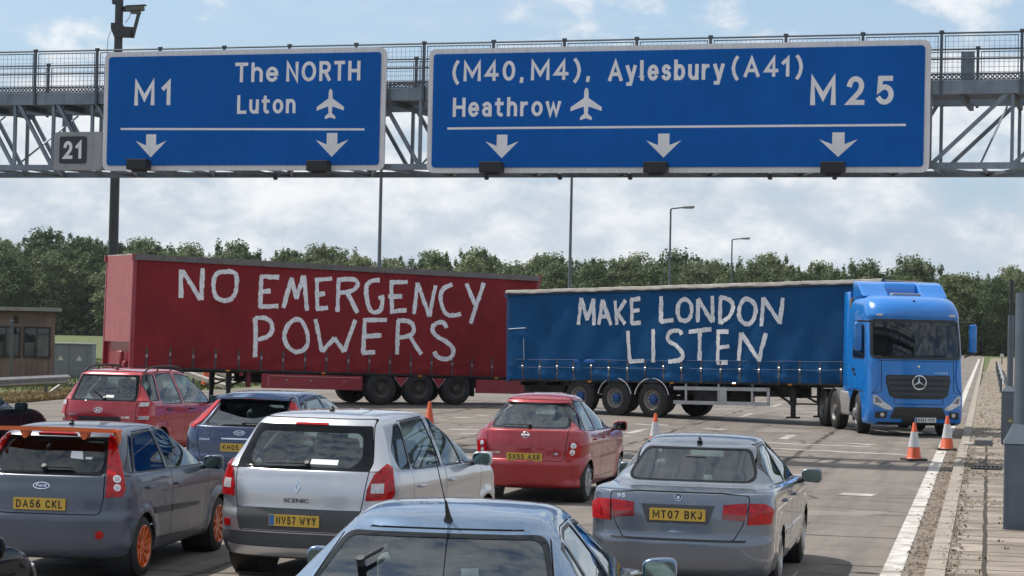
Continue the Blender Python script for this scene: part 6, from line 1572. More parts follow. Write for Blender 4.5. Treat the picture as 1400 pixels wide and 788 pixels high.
BLUE_STROKES = [[[(-1.29, 2.64), (-1.19, 3.43)], [(-1.19, 3.40), (-0.97, 2.77)], [(-0.97, 2.77), (-0.77, 3.40)], [(-0.76, 3.40), (-0.73, 2.62)]], [[(-0.56, 2.63), (-0.43, 3.36)], [(-0.43, 3.36), (-0.13, 2.62)], [(-0.50, 2.86), (-0.24, 2.88)]], [[(0.02, 3.34), (0.07, 2.63)], [(0.41, 3.35), (0.10, 2.96)], [(0.10, 2.96), (0.39, 2.65)]], [[(0.62, 3.37), (0.64, 2.65)], [(0.59, 3.35), (0.94, 3.38)], [(0.62, 3.03), (0.92, 3.05)], [(0.62, 2.67), (0.96, 2.69)]], [[(1.65, 3.44), (1.67, 2.70)], [(1.65, 2.71), (2.08, 2.76)]], [[(2.45, 3.37), (2.26, 3.27), (2.20, 2.98), (2.29, 2.75), (2.50, 2.72), (2.69, 2.86), (2.68, 3.23), (2.45, 3.37)]], [[(2.90, 3.35), (2.90, 2.69)], [(2.91, 3.35), (3.38, 2.69)], [(3.40, 3.43), (3.40, 2.69)]], [[(3.67, 3.40), (3.65, 2.64)], [(3.64, 3.39), (3.98, 3.33), (4.13, 3.14), (4.01, 2.85), (3.67, 2.66)]], [[(4.54, 3.37), (4.33, 3.21), (4.27, 2.92), (4.39, 2.67), (4.63, 2.61), (4.80, 2.81), (4.84, 3.17), (4.54, 3.37)]], [[(5.05, 3.37), (5.01, 2.57)], [(5.05, 3.35), (5.59, 2.67)], [(5.68, 3.34), (5.59, 2.63)]], [[(0.49, 2.46), (0.54, 1.56)], [(0.51, 1.56), (1.06, 1.60)]], [[(1.39, 2.51), (1.40, 1.55)]], [[(2.37, 2.35), (2.28, 2.46), (2.01, 2.46), (1.88, 2.31), (1.92, 2.15), (2.23, 2.02), (2.44, 1.79), (2.37, 1.63), (2.10, 1.59), (1.92, 1.58)]], [[(2.60, 2.42), (3.34, 2.49)], [(2.97, 2.44), (2.95, 1.61)]], [[(3.58, 2.46), (3.57, 1.57)], [(3.53, 2.42), (3.94, 2.42)], [(3.58, 1.98), (3.96, 2.02)], [(3.53, 1.57), (3.90, 1.57)]], [[(4.36, 2.40), (4.26, 1.62)], [(4.36, 2.38), (4.95, 1.63)], [(5.16, 2.38), (4.93, 1.60)]]]

RCURT = mat('red_curtain', (.235, .022, .028), .75, var=.14, vscale=.7, streak=.28, dirt=(.06, .012, .016), dscale=1.1, dlo=.52, dhi=.8, damt=.5, bump=.08, bscale=6, spec=.15)
RSIDE = mat('red_steel', (.30, .021, .036), .45, 0, .3, var=.15, dirt=(.10, .03, .03), dscale=2.2, damt=.5)
RFRONT = mat('sunlit_red_headboard', (.43, .130, .135), .6, var=.10, streak=.25)  # red lightened towards pink, so sunlight on the front panel is in its colour
BCURT = mat('blue_curtain', (.003, .072, .205), .7, 0, 0, var=.16, vscale=.7, streak=.18, dirt=(.02, .045, .09), dscale=1.3, dlo=.5, dhi=.85, damt=.5, bump=.06, bscale=6, spec=.18)
BSIDE = mat('blue_steel', (.006, .05, .17), .45, 0, .3, var=.15, dirt=(.03, .03, .04), dscale=2, damt=.4)
RAILG = mat('rail_grey', (.16, .145, .14), .5, .4, var=.2, streak=.4); RAILD = mat('rail_dark', (.055, .055, .06), .5, .3, var=.2)
PIPE = mat('pink_piping', (.55, .26, .27), .5)
def red_skirts(t, n, X, zb, yr, yf):
    z0, z1 = .42, zb - .13
    for (a, b) in ((1.98, 5.30), (yr + .02, -1.98)):
        mb = MB(); mb.box((n * (X - .03), (a + b) / 2, (z0 + z1) / 2), (.04, b - a, z1 - z0)); mb.build('side_skirt', RSIDE, t, 0)
    mb = MB(); x = n * (X - .004); a, b = 2.05, 5.1
    mb.tube([(x, b, z0 + .06), (x, b, z1 - .10), (x, b - .05, z1 - .06), (x, a, z1 - .06)], .012, 6)
    mb.build('skirt_piping', PIPE, t)
    for yy in (4.5, 3.7, 2.6): mb = MB(); mb.rbox((n * (X - .004), yy, z1 - .18), (.012, .05, .05), .004, 1); mb.build('skirt_bolt', BUCK, t, 0)
    for yc in (.655, -.655):
        mb = MB(); mb.prism([(-.22, z1 + .0), (.22, z1 + .0), (0, z1 - .27)], (n * (X - .05), yc, 0), (0, 1, 0), (0, 0, 1), (n * .03, 0, 0)); mb.build('skirt_panel', RSIDE, t, 0)
        mb = MB(); mb.tube([(n * (X - .012), yc - .24, z1), (n * (X - .012), yc, z1 - .29), (n * (X - .012), yc + .24, z1)], .014, 6); mb.build('skirt_piping', PIPE, t)
    for yc in (1.31, 0, -1.31):
        mb = MB(); P = []
        for k in range(15):
            a = math.pi * k / 14; P += [(n * (X - .42), yc + .60 * math.cos(a), .515 + .58 * math.sin(a)), (n * (X - .01), yc + .60 * math.cos(a), .515 + .58 * math.sin(a))]
        mb.add(P, [(2 * k, 2 * k + 1, 2 * k + 3, 2 * k + 2) for k in range(14)]); o = mb.build('mudguard', MUDG, t); solid(o, .015)
    mb = MB(); mb.box((n * (X - .2), -1.93, .62), (.34, .02, .62)); mb.build('mud_flap', MUDG, t, 0)
    mb = MB(); mb.box((n * .95, 5.62, .72), (.12, .12, .60)); mb.box((n * 1.1, 5.5, .98), (.08, .3, .2)); mb.rbox((n * (X - .06), 5.95, zb - .17), (.10, .12, .12), .02, 1); mb.build('leg_gearbox', mat('leg_red', (.2, .02, .03), .6), t, 0)
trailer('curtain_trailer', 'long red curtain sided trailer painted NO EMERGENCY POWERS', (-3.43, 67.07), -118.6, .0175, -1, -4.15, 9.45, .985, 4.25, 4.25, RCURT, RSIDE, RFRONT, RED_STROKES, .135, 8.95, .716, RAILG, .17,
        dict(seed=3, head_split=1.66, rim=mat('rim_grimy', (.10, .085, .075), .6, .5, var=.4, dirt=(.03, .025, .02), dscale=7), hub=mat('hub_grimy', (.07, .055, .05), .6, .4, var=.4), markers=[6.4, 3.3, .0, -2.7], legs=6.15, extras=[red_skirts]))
def blue_guards(t, n, X, zb, yr, yf):
    for zz in (.33, .56):
        mb = MB(); mb.tube([(n * (X + .036), yr + .12 + k * .25, zb + zz + .006 * math.sin(k)) for k in range(int((yf - yr - .2) / .25))], .004, 4); mb.build('curtain_seam', mat('seam_blue', (.006, .055, .16), .6), t)
    mb = MB(); x = n * (X - .05)
    for z in (.83, .43): mb.box((x, 3.62, z), (.03, 3.15, .10))
    for y in (2.45, 3.55, 4.65): mb.box((x - n * .03, y, (zb + .40) / 2), (.03, .07, zb - .42))
    mb.box((x, 5.19, .63), (.03, .08, .50)); mb.box((x, 3.72, .63), (.02, .22, .40))
    mb.build('side_guard', ALU, t, 0)
    for k, yc in enumerate((1.31, 0, -1.31)):
        mb = MB(); P = []
        for j in range(15):
            a = math.pi * (.06 + .88 * j / 14); P += [(n * (X - .40), yc + .60 * math.cos(a), .515 + .58 * math.sin(a)), (n * (X - .01), yc + .60 * math.cos(a), .515 + .58 * math.sin(a))]
        mb.add(P, [(2 * j, 2 * j + 1, 2 * j + 3, 2 * j + 2) for j in range(14)]); o = mb.build('mudguard', MUDG, t); solid(o, .015)
        if k < 2:
            mb = MB(); mb.tube([(n * (X - .005), yc + .60 * math.cos(a), .515 + .585 * math.sin(a)) for a in np.linspace(.2, math.pi - .2, 20)], .016, 6); mb.build('mudguard_edge', mat('edge_pale', (.5, .51, .53), .5), o)
    mb = MB(); mb.rbox((n * .75, 3.0, .66), (.5, .9, .42), .05, 2); mb.build('tool_locker', CHASS, t, 0)
    h = truck_wheel(t, n * .5, 3.7, .50, .34, CHASS, CHASS, name='spare_wheel', z=.60); h.rotation_euler = (0, R(90), 0)
    mb = MB(); mb.tube([(n * .95, 5.67, .45), (n * .95, 7.7, .45)], .025, 6); mb.tube([(n * .95, 6.6, .45), (n * .95, 6.6, .95)], .025, 6); mb.tube([(n * .95, 5.75, .95), (n * .95, 6.5, .5)], .02, 6); mb.build('leg_brace', CHASS, t)
    mb = MB(); mb.rbox((n * (X + .03), -1.06, zb + .52), (.03, .75, .10), .012, 1); mb.build('curtain_patch', mat('patch_blue', (.01, .10, .42), .5), t)
    mb = MB(); mb.tube([(n * (X + .035), yr + .1, zb + 1.47), (n * (X + .035), yr + .75, zb + 1.50)], .015, 5); mb.tube([(n * (X + .04), yr + .70, zb + .55), (n * (X + .04), yr + .68, zb + 1.2)], .016, 5); mb.build('curtain_repair', mat('repair_tape', (.30, .36, .45), .5), t)
trailer('curtain_trailer', 'long blue curtain sided trailer painted MAKE LONDON LISTEN', (3.84, 62.05), 128.9, .02, 1, -4.02, 8.75, 1.05, 3.67, 3.795, BCURT, BSIDE, BSIDE, BLUE_STROKES, .125, 8.78, .640, RAILD, .12,
        dict(seed=8, rim=mat('rim_dusty', (.27, .245, .22), .5, .5, var=.3, dirt=(.10, .055, .03), dscale=7, damt=.7), hub=mat('hub_blue', (.012, .075, .25), .45, .2, var=.3), markers=[8.3, 5.9, 4.1, 2.0, -.9], legs=5.67, legup=.16, tarp=True, extras=[blue_guards]))
# ---- tractor unit
CABB = paint('cab_blue', (.003, .172, .56), 0.0, .25, .6, dust=.0); CABD = mat('cab_black', (.016, .018, .021), .45, 0, .2)
tr = empty('lorry_cab', (10.0, 53.59, 0), -R(174.5)); tag(tr, 'bright blue lorry tractor unit with tall cab facing the cones', 'lorry')
lv = [(.27, -.55, 1.22, 1.14, .1, .5, 6, 2.8), (.33, -.58, 1.34, 1.215, .1, .55, 6, 2.9), (.62, -.60, 1.40, 1.235, .1, .55, 6, 3.0), (.78, -.62, 1.395, 1.235, .1, .55, 6, 3.0), (1.05, -.80, 1.37, 1.235, .1, .52, 6, 3.0), (1.5, -.98, 1.33, 1.225, .12, .5, 6, 3.0),
      (1.90, -1.0, 1.29, 1.215, .12, .5, 6, 3.0), (2.40, -1.0, 1.20, 1.205, .12, .5, 6, 3.0), (2.88, -1.0, 1.08, 1.195, .12, .5, 6, 3.0), (2.98, -1.0, 1.10, 1.195, .12, .52, 6, 3.0), (3.12, -1.0, 1.05, 1.185, .14, .55, 5, 2.8), (3.30, -1.0, .90, 1.15, .16, .6, 5, 2.8), (3.42, -.99, .68, 1.08, .2, .6, 4, 2.8), (3.49, -.96, .40, .95, .2, .5, 4, 2.6), (3.52, -.9, .10, .7, .2, .4, 3, 2.4), (3.53, -.75, -.2, .3, .2, .2, 3, 2.4)]
bm = loft(lv, .05); cbv = BVHTree.FromBMesh(bm)
for ax, s in (('x+', 1), ('x-', -1)):
    fs = cut(bm, [(.60 * math.cos(a), .52 + .60 * math.sin(a)) for a in np.linspace(0, 6.283, 33)[:-1]], ax, .2, lambda c: abs(c.x) > .6); bmesh.ops.delete(bm, geom=fs, context='FACES')
    P = rpoly([(s * -.42, 1.92), (s * .72, 1.92), (s * .58, 2.72), (s * -.36, 2.78)], .08)
    fs = cut(bm, inset(P, -.035), ax, .1, lambda c: abs(c.x) > .4); me = take(bm, fs); sb = bmesh.new(); sb.from_mesh(me); sb.normal_update(); g = cut(sb, P, ax, .05); gm = take(sb, g, -.01); sm = bpy.data.meshes.new('s'); sb.to_mesh(sm); sb.free()
    solid(link('window_seal', sm, CABD, tr), .02); link('side_window', gm, GLASSD, tr)
    P = rpoly([(s * -.50, 1.12), (s * .62, 1.12), (s * .86, 1.55), (s * .83, 1.95), (s * .66, 2.84), (s * -.46, 2.86)], .06)
    fs = cut(bm, P, ax, .1, lambda c: abs(c.x) > .4); me = take(bm, fs); sb = bmesh.new(); sb.from_mesh(me); sb.normal_update(); g = cut(sb, inset(P, .012), ax, .0); gm = take(sb, g); sb.free(); solid(link('door', gm, [CABB, TRIM], tr), .03, -1, 1)
P = rpoly([(-1.10, 1.96), (1.10, 1.96), (1.08, 2.84), (-1.08, 2.84)], .08)
fs = cut(bm, inset(P, -.06), 'y+', .08, lambda c: c.y > .4); me = take(bm, fs); sb = bmesh.new(); sb.from_mesh(me); sb.normal_update(); g = cut(sb, P, 'y+', .03); gm = take(sb, g, -.01); sm = bpy.data.meshes.new('s'); sb.to_mesh(sm); sb.free()
solid(link('windscreen_surround', sm, CABD, tr), .02); even_glass(link('windscreen', gm, glass_mat('cab_glass', (.38, .48, .50)), tr))
me = bpy.data.meshes.new('cab_body'); bm.to_mesh(me); bm.free(); solid(link('body', me, [CABB, TRIM], tr), .03, -1, 1)
def cp(nm, pts, m, off=.004, th=.012, d=(0, 1, 0)):
    return link(nm, patch(cbv, pts, d, off=off, th=th, grid=.06), m, tr, 50)
fr = lambda p: [(a, 1.35, b) for a, b in p]
gr = cp('grille', fr(rpoly([(-.80, 1.52), (.80, 1.52), (.82, 1.38), (.74, 1.02), (.60, .93), (-.60, .93), (-.74, 1.02), (-.82, 1.38)], .05)), CABD, .004, .012)
for k in range(4):
    z = 1.45 - k * .135; w = .77 - max(0, k - 1) * .045
    cp('grille_slat', fr([(-w, z - .038), (w, z - .038), (w, z + .038), (-w, z + .038)]), mat('slat_grey', (.045, .05, .058), .35, .3), .02, .03)
cp('lower_intake', fr(rpoly([(-.60, .73), (.60, .73), (.72, .44), (-.72, .44)], .05)), CABD, .004, .01)
cp('plate_plinth', fr([(-.40, .34), (.40, .34), (.40, .50), (-.40, .50)]), CABD, .01, .02)
for s in (-1, 1):
    cp('fog_lamp_panel', [(s * a, 1.3, b) for a, b in rpoly([(.78, .62), (1.06, .60), (1.06, .44), (.80, .45)], .03)], CABD, .004, .008)
    cp('headlight', [(s * a, 1.2, b) for a, b in rpoly([(1.10, 1.02), (.98, .99), (.80, .84), (.60, .72), (.58, .65), (.78, .665), (1.10, .80)], .03)], mat('headlight_lens', (.50, .50, .50), .12, .3, 1.0, var=.4, vscale=14), .004, .012, (s * .45, 1, 0))
    cp('headlight_unit', [(s * a, 1.2, b) for a, b in ((1.06, .97), (.96, .94), (.84, .82), (1.04, .82))], mat('headlight_dark', (.12, .12, .13), .15, .4, 1.0, var=.6, vscale=18), .016, .004, (s * .45, 1, 0))
    l, nrm = surf(cbv, (s * .90, 1.3, .53), (s * .2, 1, 0)); mb = MB(); mb.lathe([(0, .055), (.02, .05), (.025, 0)], 18, 'y', l + Vector((0, .01, 0))); mb.build('fog_lamp', CLEAR, tr)
    l, nrm = surf(cbv, (s * .92, 1.0, 3.0), (s * .3, 1, 0)); mb = MB(); mb.rbox(l, (.16, .06, .06), .02, 2); mb.build('marker_light', CLEAR, tr)
    cp('corner_crease', [(s * a, 1.1, b) for a, b in ((1.10, 1.90), (.98, 1.90), (.90, 1.45), (.96, 1.20), (1.08, 1.06))], CABB, .004, .022, (s * .5, 1, 0))
mb = MB(); l, _n = surf(cbv, (0, 1.4, 1.34), (0, 1, 0)); c = l + Vector((0, .055, 0))
mb.tube([c + Vector((.17 * math.cos(a), 0, .17 * math.sin(a))) for a in np.linspace(0, 6.2832, 33)], .017, 8, cap=False)
for k in range(3):
    a = math.pi / 2 + k * 2 * math.pi / 3; d = Vector((math.cos(a), 0, math.sin(a))); p = Vector((-d.z, 0, d.x)) * .028
    q = [c + d * .165, c + p, c - p, c + Vector((0, .022, 0))]; mb.add(q, [(0, 1, 3), (0, 3, 2), (0, 2, 1)])
mb.build('emblem', CHROME, tr)
l, _n = surf(cbv, (0, 1.4, 1.73), (0, 1, 0)); mb = MB(); mb.lathe([(0, .035), (.012, .03), (.014, 0)], 16, 'y', l); mb.build('bonnet_badge', CHROME, tr)
mb = MB(); write(mb, 'ACTROS', -.42, -.78, 1.555, 1.60, lambda a, b, l_: surf(cbv, (a, 1.4, b), (0, 1, 0))[0] + Vector((0, .006 + l_, 0)), .2, .3); mb.build('lettering', CHROME, tr, 0, fix=False)
e = empty('number_plate', (-.16, 1.437, .415), math.pi); e.parent = tr
mb = MB(); mb.box((0, -.004, 0), (.54, .008, .12)); mb.build('plate', WPLATE, e, 0); mb = MB(); write(mb, 'MX64 WVC', -.19, .24, -.042, .042, lambda a, b, l_: (a, -.0092 - l_, b), .18, .26); mb.build('plate_characters', INK, e, 0, fix=False); mb = MB(); mb.box((-.235, -.009, 0), (.05, .002, .11)); mb.build('plate_band', EUBLUE, e, 0)
GAPM = mat('panel_gap', (.004, .012, .03), .8)
for s in (-1, 1):
    cp('panel_gap', [(s * a, 1.1, b) for a, b in ((.885, 1.86), (.90, 1.86), (.885, 1.10), (.87, 1.10))], GAPM, .002, .003, (s * .2, 1, 0))
    cp('panel_gap', [(s * a, 1.1, b) for a, b in ((.87, 1.10), (1.12, 1.055), (1.12, 1.04), (.87, 1.085))], GAPM, .002, .003, (s * .4, 1, 0))
    cp('panel_gap', [(s * a, 1.1, b) for a, b in ((.60, .915), (.60, .90), (.60, .80), (.585, .80), (.585, .915))], GAPM, .002, .003, (s * .1, 1, 0))
    l, nrm = surf(cbv, (s * 1.2, -.55, 1.08), (s, 0, 0)); mb = MB(); mb.bar((s * 1.247, -.72, 1.09), (s * 1.247, .70, 1.09), .012, .014); mb.build('panel_gap', GAPM, tr, 0)
cp('panel_gap', fr([(-1.0, 1.875), (1.0, 1.875), (1.0, 1.862), (-1.0, 1.862)]), GAPM, .002, .003)
cp('panel_gap', fr([(-.585, .805), (.585, .805), (.585, .79), (-.585, .79)]), GAPM, .002, .003)
cp('lower_valance', fr([(-1.0, .345), (1.0, .345), (1.0, .285), (-1.0, .285)]), CABD, .003, .01)
mb = MB()                                                  # roof deflector
prof = [(-.98, 3.40), (.10, 3.47), (-.12, 3.60), (-.42, 3.80), (-.62, 3.86), (-.98, 3.88)]
def defl(x0, x1): mb.prism(prof, (x0, 0, 0), (0, 1, 0), (0, 0, 1), (x1 - x0, 0, 0))
defl(-1.10, -.42); defl(.42, 1.10)
mb.prism([(-.98, 3.46), (-.35, 3.50), (-.42, 3.68), (-.52, 3.83), (-.62, 3.86), (-.98, 3.88)], (-.42, 0, 0), (0, 1, 0), (0, 0, 1), (.84, 0, 0))
o = mb.build('roof_deflector', CABB, tr, 0); bv = o.modifiers.new('b', 'BEVEL'); bv.width = .05; bv.segments = 3; bv.limit_method = 'ANGLE'
mb = MB(); mb.rbox((0, .02, 3.54), (.74, .30, .06), .02, 2); mb.build('roof_hatch', mat('hatch_grey', (.33, .33, .32), .5), tr)
mb = MB(); l, _n = surf(cbv, (0, .7, 3.3), (0, 1, .6)); mb.rbox(l, (.06, .07, .05), .015, 2); mb.build('roof_camera', CABD, tr)
for s in (-1, 1):
    mb = MB(); mb.rbox((s * 1.13, -1.30, 2.30), (.05, .62, 2.6), .02, 2); mb.build('side_fairing', CABB, tr)
    h = empty('wing_mirror', (s * 1.22, .98, 2.78)); h.parent = tr
    mb = MB(); mb.tube([(-s * .1, -.05, .06), (s * .25, .03, .06)], .025, 8); mb.tube([(s * .05, -.05, -.80), (s * .25, .03, -.72)], .02, 8); mb.tube([(s * .25, .03, .06), (s * .25, .03, -.72)], .02, 8); mb.build('mirror_arm', CABD, h)
    mb = MB(); mb.rbox((s * .25, .02, -.33), (.19, .13, .72), .06, 3); mb.build('mirror_shell', CABB, h)
    mb = MB(); mb.rbox((s * .25, -.05, -.33), (.18, .02, .66), .03, 2); mb.build('mirror_glass', MIRG, h)
    l, _n = surf(cbv, (s * 1.2, -.30, 1.62), (s, 0, 0)); mb = MB(); mb.rbox(l + Vector((s * .02, 0, 0)), (.04, .22, .07), .02, 2); mb.build('door_handle', CABD, tr)
    l, _n = surf(cbv, (s * 1.2, -.15, 1.50), (s, 0, 0)); mb = MB(); mb.rbox(l + Vector((s * .01, 0, 0)), (.03, .20, .05), .015, 2); mb.build('door_latch', CABD, tr)
    mb = MB(); mb.rbox((s * 1.17, .72, .45), (.10, .30, .30), .03, 2); mb.rbox((s * 1.17, .72, .86), (.10, .34, .28), .03, 2); mb.build('entry_step', CABB, tr)
    mb = MB(); P = [(s * (1.24 if k % 2 else 1.0), .60 * math.cos(a), .52 + .60 * math.sin(a)) for a in np.linspace(0, math.pi, 17) for k in (0, 1)]; mb.add(P, [(2 * k, 2 * k + 1, 2 * k + 3, 2 * k + 2) for k in range(16)]); solid(mb.build('wheel_arch', CABD, tr), .02)
    truck_wheel(tr, s * 1.04, 0, .52, .33, mat('rim_silver', (.36, .36, .37), .45, .6, var=.2), mat('rim_silver'), R(-9), dish=-.03)
    mb = MB(); mb.rbox((s * .93, -1.32, .72), (.52, 1.0, .62), .06, 3); mb.build('fuel_tank', mat('tank_alu', (.46, .45, .43), .4, .5, var=.15, dirt=(.2, .17, .14), dscale=3), tr)
    for y, w, x in ((-2.25, .30, 1.06), (-3.60, .30, 1.06)): truck_wheel(tr, s * x, y, .51, w, mat('rim_worn', (.20, .19, .18), .5, .5, var=.3), mat('rim_worn'), dish=.03)
    mb = MB(); P = [(s * (1.22 if k % 2 else .78), -2.25 + .60 * math.cos(a), .51 + .58 * math.sin(a)) for a in np.linspace(-.2, math.pi * .9, 17) for k in (0, 1)]; mb.add(P, [(2 * k, 2 * k + 1, 2 * k + 3, 2 * k + 2) for k in range(16)]); solid(mb.build('mudguard', mat('mudguard_grey', (.12, .12, .12), .5, var=.3), tr), .015)
mb = MB()
for s in (-1, 1): mb.box((s * .40, -2.1, .86), (.10, 4.6, .26))
for y in (-4.2, -3.0, -1.6): mb.box((0, y, .86), (.8, .12, .2))
for y in (-2.25, -3.6, 0): mb.tube([(-.95, y, .51), (.95, y, .51)], .09, 10)
mb.build('chassis', CHASS, tr, 0)
mb = MB(); mb.rbox((0, -3.35, 1.03), (1.0, .95, .08), .03, 2); mb.build('fifth_wheel', CHASS, tr)
mb = MB(); mb.rbox((1.06, -.93, 3.22), (.22, .22, .44), .04, 2); mb.build('air_intake', mat('intake_grey', (.10, .09, .085), .6, var=.3), tr)
mb = MB(); mb.rbox((0, .88, 1.72), (2.1, .45, .34), .10, 3); mb.build('dashboard', TRIM, tr)
mb = MB(); c = Vector((.55, .62, 1.92)); rt = Matrix.Rotation(R(35), 3, 'X')
mb.tube([c + rt @ Vector((.22 * math.cos(a), .22 * math.sin(a), 0)) for a in np.linspace(0, 6.2832, 25)], .016, 8); mb.bar(c, c + Vector((0, .2, -.3)), .06); mb.build('steering_wheel', PLASTIC, tr)
for s in (-1, 1):
    mb = MB(); mb.rbox((s * .6, -.05, 1.75), (.52, .5, .2), .06, 2); mb.rbox((s * .6, -.28, 2.12), (.52, .16, .72), .06, 2); mb.rbox((s * .6, -.32, 2.55), (.3, .1, .2), .04, 2); mb.build('seat', SEAT, tr)
    mb = MB()
    for k in range(6): mb.tube([(s * (1.02 - .03 * k), .55 - .05 * k, 1.95), (s * (1.02 - .03 * k), .55 - .05 * k, 2.78)], .03, 6)
    mb.build('cab_curtain', mat('cab_curtain', (.13, .14, .15), .9), tr)
mb = MB(); mb.box((0, -.9, 2.2), (2.2, .04, 1.4)); mb.build('rear_panel', TRIM, tr, 0)
mb = MB()
for x0, x1 in ((.75, .05), (-.05, -.7)):
    P = [surf(cbv, (x0 + (x1 - x0) * k / 5, 1.3, 1.99 + .02 * k / 5), (0, 1, 0))[0] + Vector((0, .03, 0)) for k in range(6)]; mb.tube(P, .012, 6)
mb.build('windscreen_wiper', PLASTIC, tr)
mb = MB(); mb.rbox((0, .95, 2.0), (.13, .06, .22), .02, 2); mb.build('windscreen_unit', TRIM, tr)
# ------------------------------------------------------------------ the woodland behind
def leaf_mat(name, c0, c1, c2):
    m = bpy.data.materials.new(name); m.use_nodes = True; nt = m.node_tree; b = nt.nodes['Principled BSDF']; N = nt.nodes.new; K = nt.links.new
    tcn = N('ShaderNodeTexCoord'); n = N('ShaderNodeTexNoise'); n.inputs['Scale'].default_value = .55; n.inputs['Detail'].default_value = 5; K(tcn.outputs['Object'], n.inputs['Vector'])
    n2 = N('ShaderNodeTexNoise'); n2.inputs['Scale'].default_value = 3.5; K(tcn.outputs['Object'], n2.inputs['Vector'])
    oi = N('ShaderNodeObjectInfo')
    r = N('ShaderNodeValToRGB'); r.color_ramp.elements[0].color = (*c0, 1); r.color_ramp.elements[1].color = (*c2, 1); e = r.color_ramp.elements.new(.5); e.color = (*c1, 1); r.color_ramp.elements[0].position = .25; r.color_ramp.elements[2].position = .8
    a = N('ShaderNodeMath'); a.operation = 'MULTIPLY_ADD'; a.inputs[1].default_value = .45; K(n.outputs['Fac'], a.inputs[0])
    a2 = N('ShaderNodeMath'); a2.operation = 'MULTIPLY_ADD'; a2.inputs[1].default_value = .35; K(n2.outputs['Fac'], a2.inputs[0])
    a3 = N('ShaderNodeMath'); a3.operation = 'MULTIPLY'; a3.inputs[1].default_value = .40; K(oi.outputs['Random'], a3.inputs[0]); K(a3.outputs[0], a2.inputs[2]); K(a2.outputs[0], a.inputs[2])
    K(a.outputs[0], r.inputs[0]); K(r.outputs[0], b.inputs['Base Color']); b.inputs['Roughness'].default_value = .55; b.inputs['Specular IOR Level'].default_value = .35
    tl = N('ShaderNodeBsdfTranslucent'); K(r.outputs[0], tl.inputs[0]); ms = N('ShaderNodeMixShader'); ms.inputs[0].default_value = .38; K(b.outputs[0], ms.inputs[1]); K(tl.outputs[0], ms.inputs[2]); K(ms.outputs[0], nt.nodes['Material Output'].inputs[0])
    return m
BARK = mat('bark', (.075, .062, .05), .9, var=.3)
LEAFA = leaf_mat('leaves_dark', (.034, .064, .024), (.080, .120, .044), (.17, .20, .095))
LEAFB = leaf_mat('leaves_light', (.050, .084, .028), (.106, .146, .050), (.19, .22, .10))
def tree_meshes(seed, h, w, base, nblob, nleaf, s0, s1, spike):
    r = random.Random(seed); crown = MB(); trunk = MB(); V = []; F = []
    top = h * .93
    trunk.tube([(0, 0, 0), (r.uniform(-.1, .1), 0, h * .3), (r.uniform(-.3, .3), r.uniform(-.2, .2), h * .62), (r.uniform(-.3, .3), 0, h * .9)], [h * .020, h * .016, h * .010, .04], 8)
    blobs = []
    for k in range(nblob):
        for _ in range(40):
            t = r.random(); z = base + (h - base) * t
            prof = math.sin(math.pi * min(1, .16 + .80 * t)) ** .75
            if t > .78: prof *= (1 - (t - .78) / .22 * .55)
            a = r.uniform(0, 6.2832); q = math.sqrt(r.random()); rad = w / 2 * prof * (.45 + .6 * q)
            c = Vector((rad * math.cos(a), rad * math.sin(a), z)); br = r.uniform(.5, 1.25) * w / 8.0
            if all((c - b).length > .55 * (br + e) for b, e in blobs): break
        blobs.append((c, br))
        if k % 3 == 0: p = Vector((0, 0, max(h * .2, c.z - rad * .8 - 1))); trunk.tube([p, p.lerp(c, .55) + Vector((0, 0, .2)), c], [h * .007, h * .005, .02], 5)
    tall = []
    for k in range(spike):                                 # upright shoots that break the outline
        a = r.uniform(0, 6.28); q = r.uniform(0, .40) * w; c = Vector((q * math.cos(a), q * math.sin(a), h * r.uniform(.88, 1.02) - (q / w) ** 2 * h * .55)); tall.append((c, r.uniform(.22, .42) * w / 8.0))
    def leaf(p, n, s):
        u = n.orthogonal().normalized(); u.rotate(Matrix.Rotation(r.uniform(0, 6.28), 3, n)); v = n.cross(u); k = len(V)
        V.extend([tuple(p - u * s - v * s * .45), tuple(p + u * s * .3 - v * s * .7), tuple(p + u * s + v * s * .1), tuple(p + u * s * .1 + v * s * .7)]); F.append((k, k + 1, k + 2, k + 3))
    per = nleaf // (len(blobs) + 8)
    for c, br in blobs + tall:
        up = (c, br) in tall; m = int(per * (br / (w / 8)) ** 1.5 * (1.3 if up else 1))
        for i in range(m):
            d = Vector((r.gauss(0, 1), r.gauss(0, 1), r.gauss(0, 1))).normalized(); rr = br * (.30 + .95 * r.random() ** .8)
            if d.z < -.2 and r.random() < .5: d.z = -d.z * .6
            p = c + Vector((d.x * rr * (1.2 if not up else .8), d.y * rr * (1.2 if not up else .8), d.z * rr * (.85 if not up else 2.3)))
            leaf(p, (d + Vector((r.gauss(0, .7), r.gauss(0, .7), r.gauss(0, .7) + .45))).normalized(), r.uniform(s0, s1))
    for i in range(int(nleaf * .35)):                      # loose leaves that fill the crown between the clumps
        t = r.random() ** .8; z = base * .6 + (h * .97 - base * .6) * t; prof = math.sin(math.pi * min(1, .16 + .80 * t)) ** .75
        if t > .78: prof *= (1 - (t - .78) / .22 * .6)
        a = r.uniform(0, 6.2832); rad = w / 2 * prof * (.55 + .55 * r.random() ** .5)
        leaf(Vector((rad * math.cos(a), rad * math.sin(a), z)), Vector((math.cos(a) + r.gauss(0, .6), math.sin(a) + r.gauss(0, .6), r.gauss(.5, .6))).normalized(), r.uniform(s0, s1))
    crown.add(V, F)
    return crown.mesh('crown', False), trunk.mesh('trunk', False)
PROTO = []
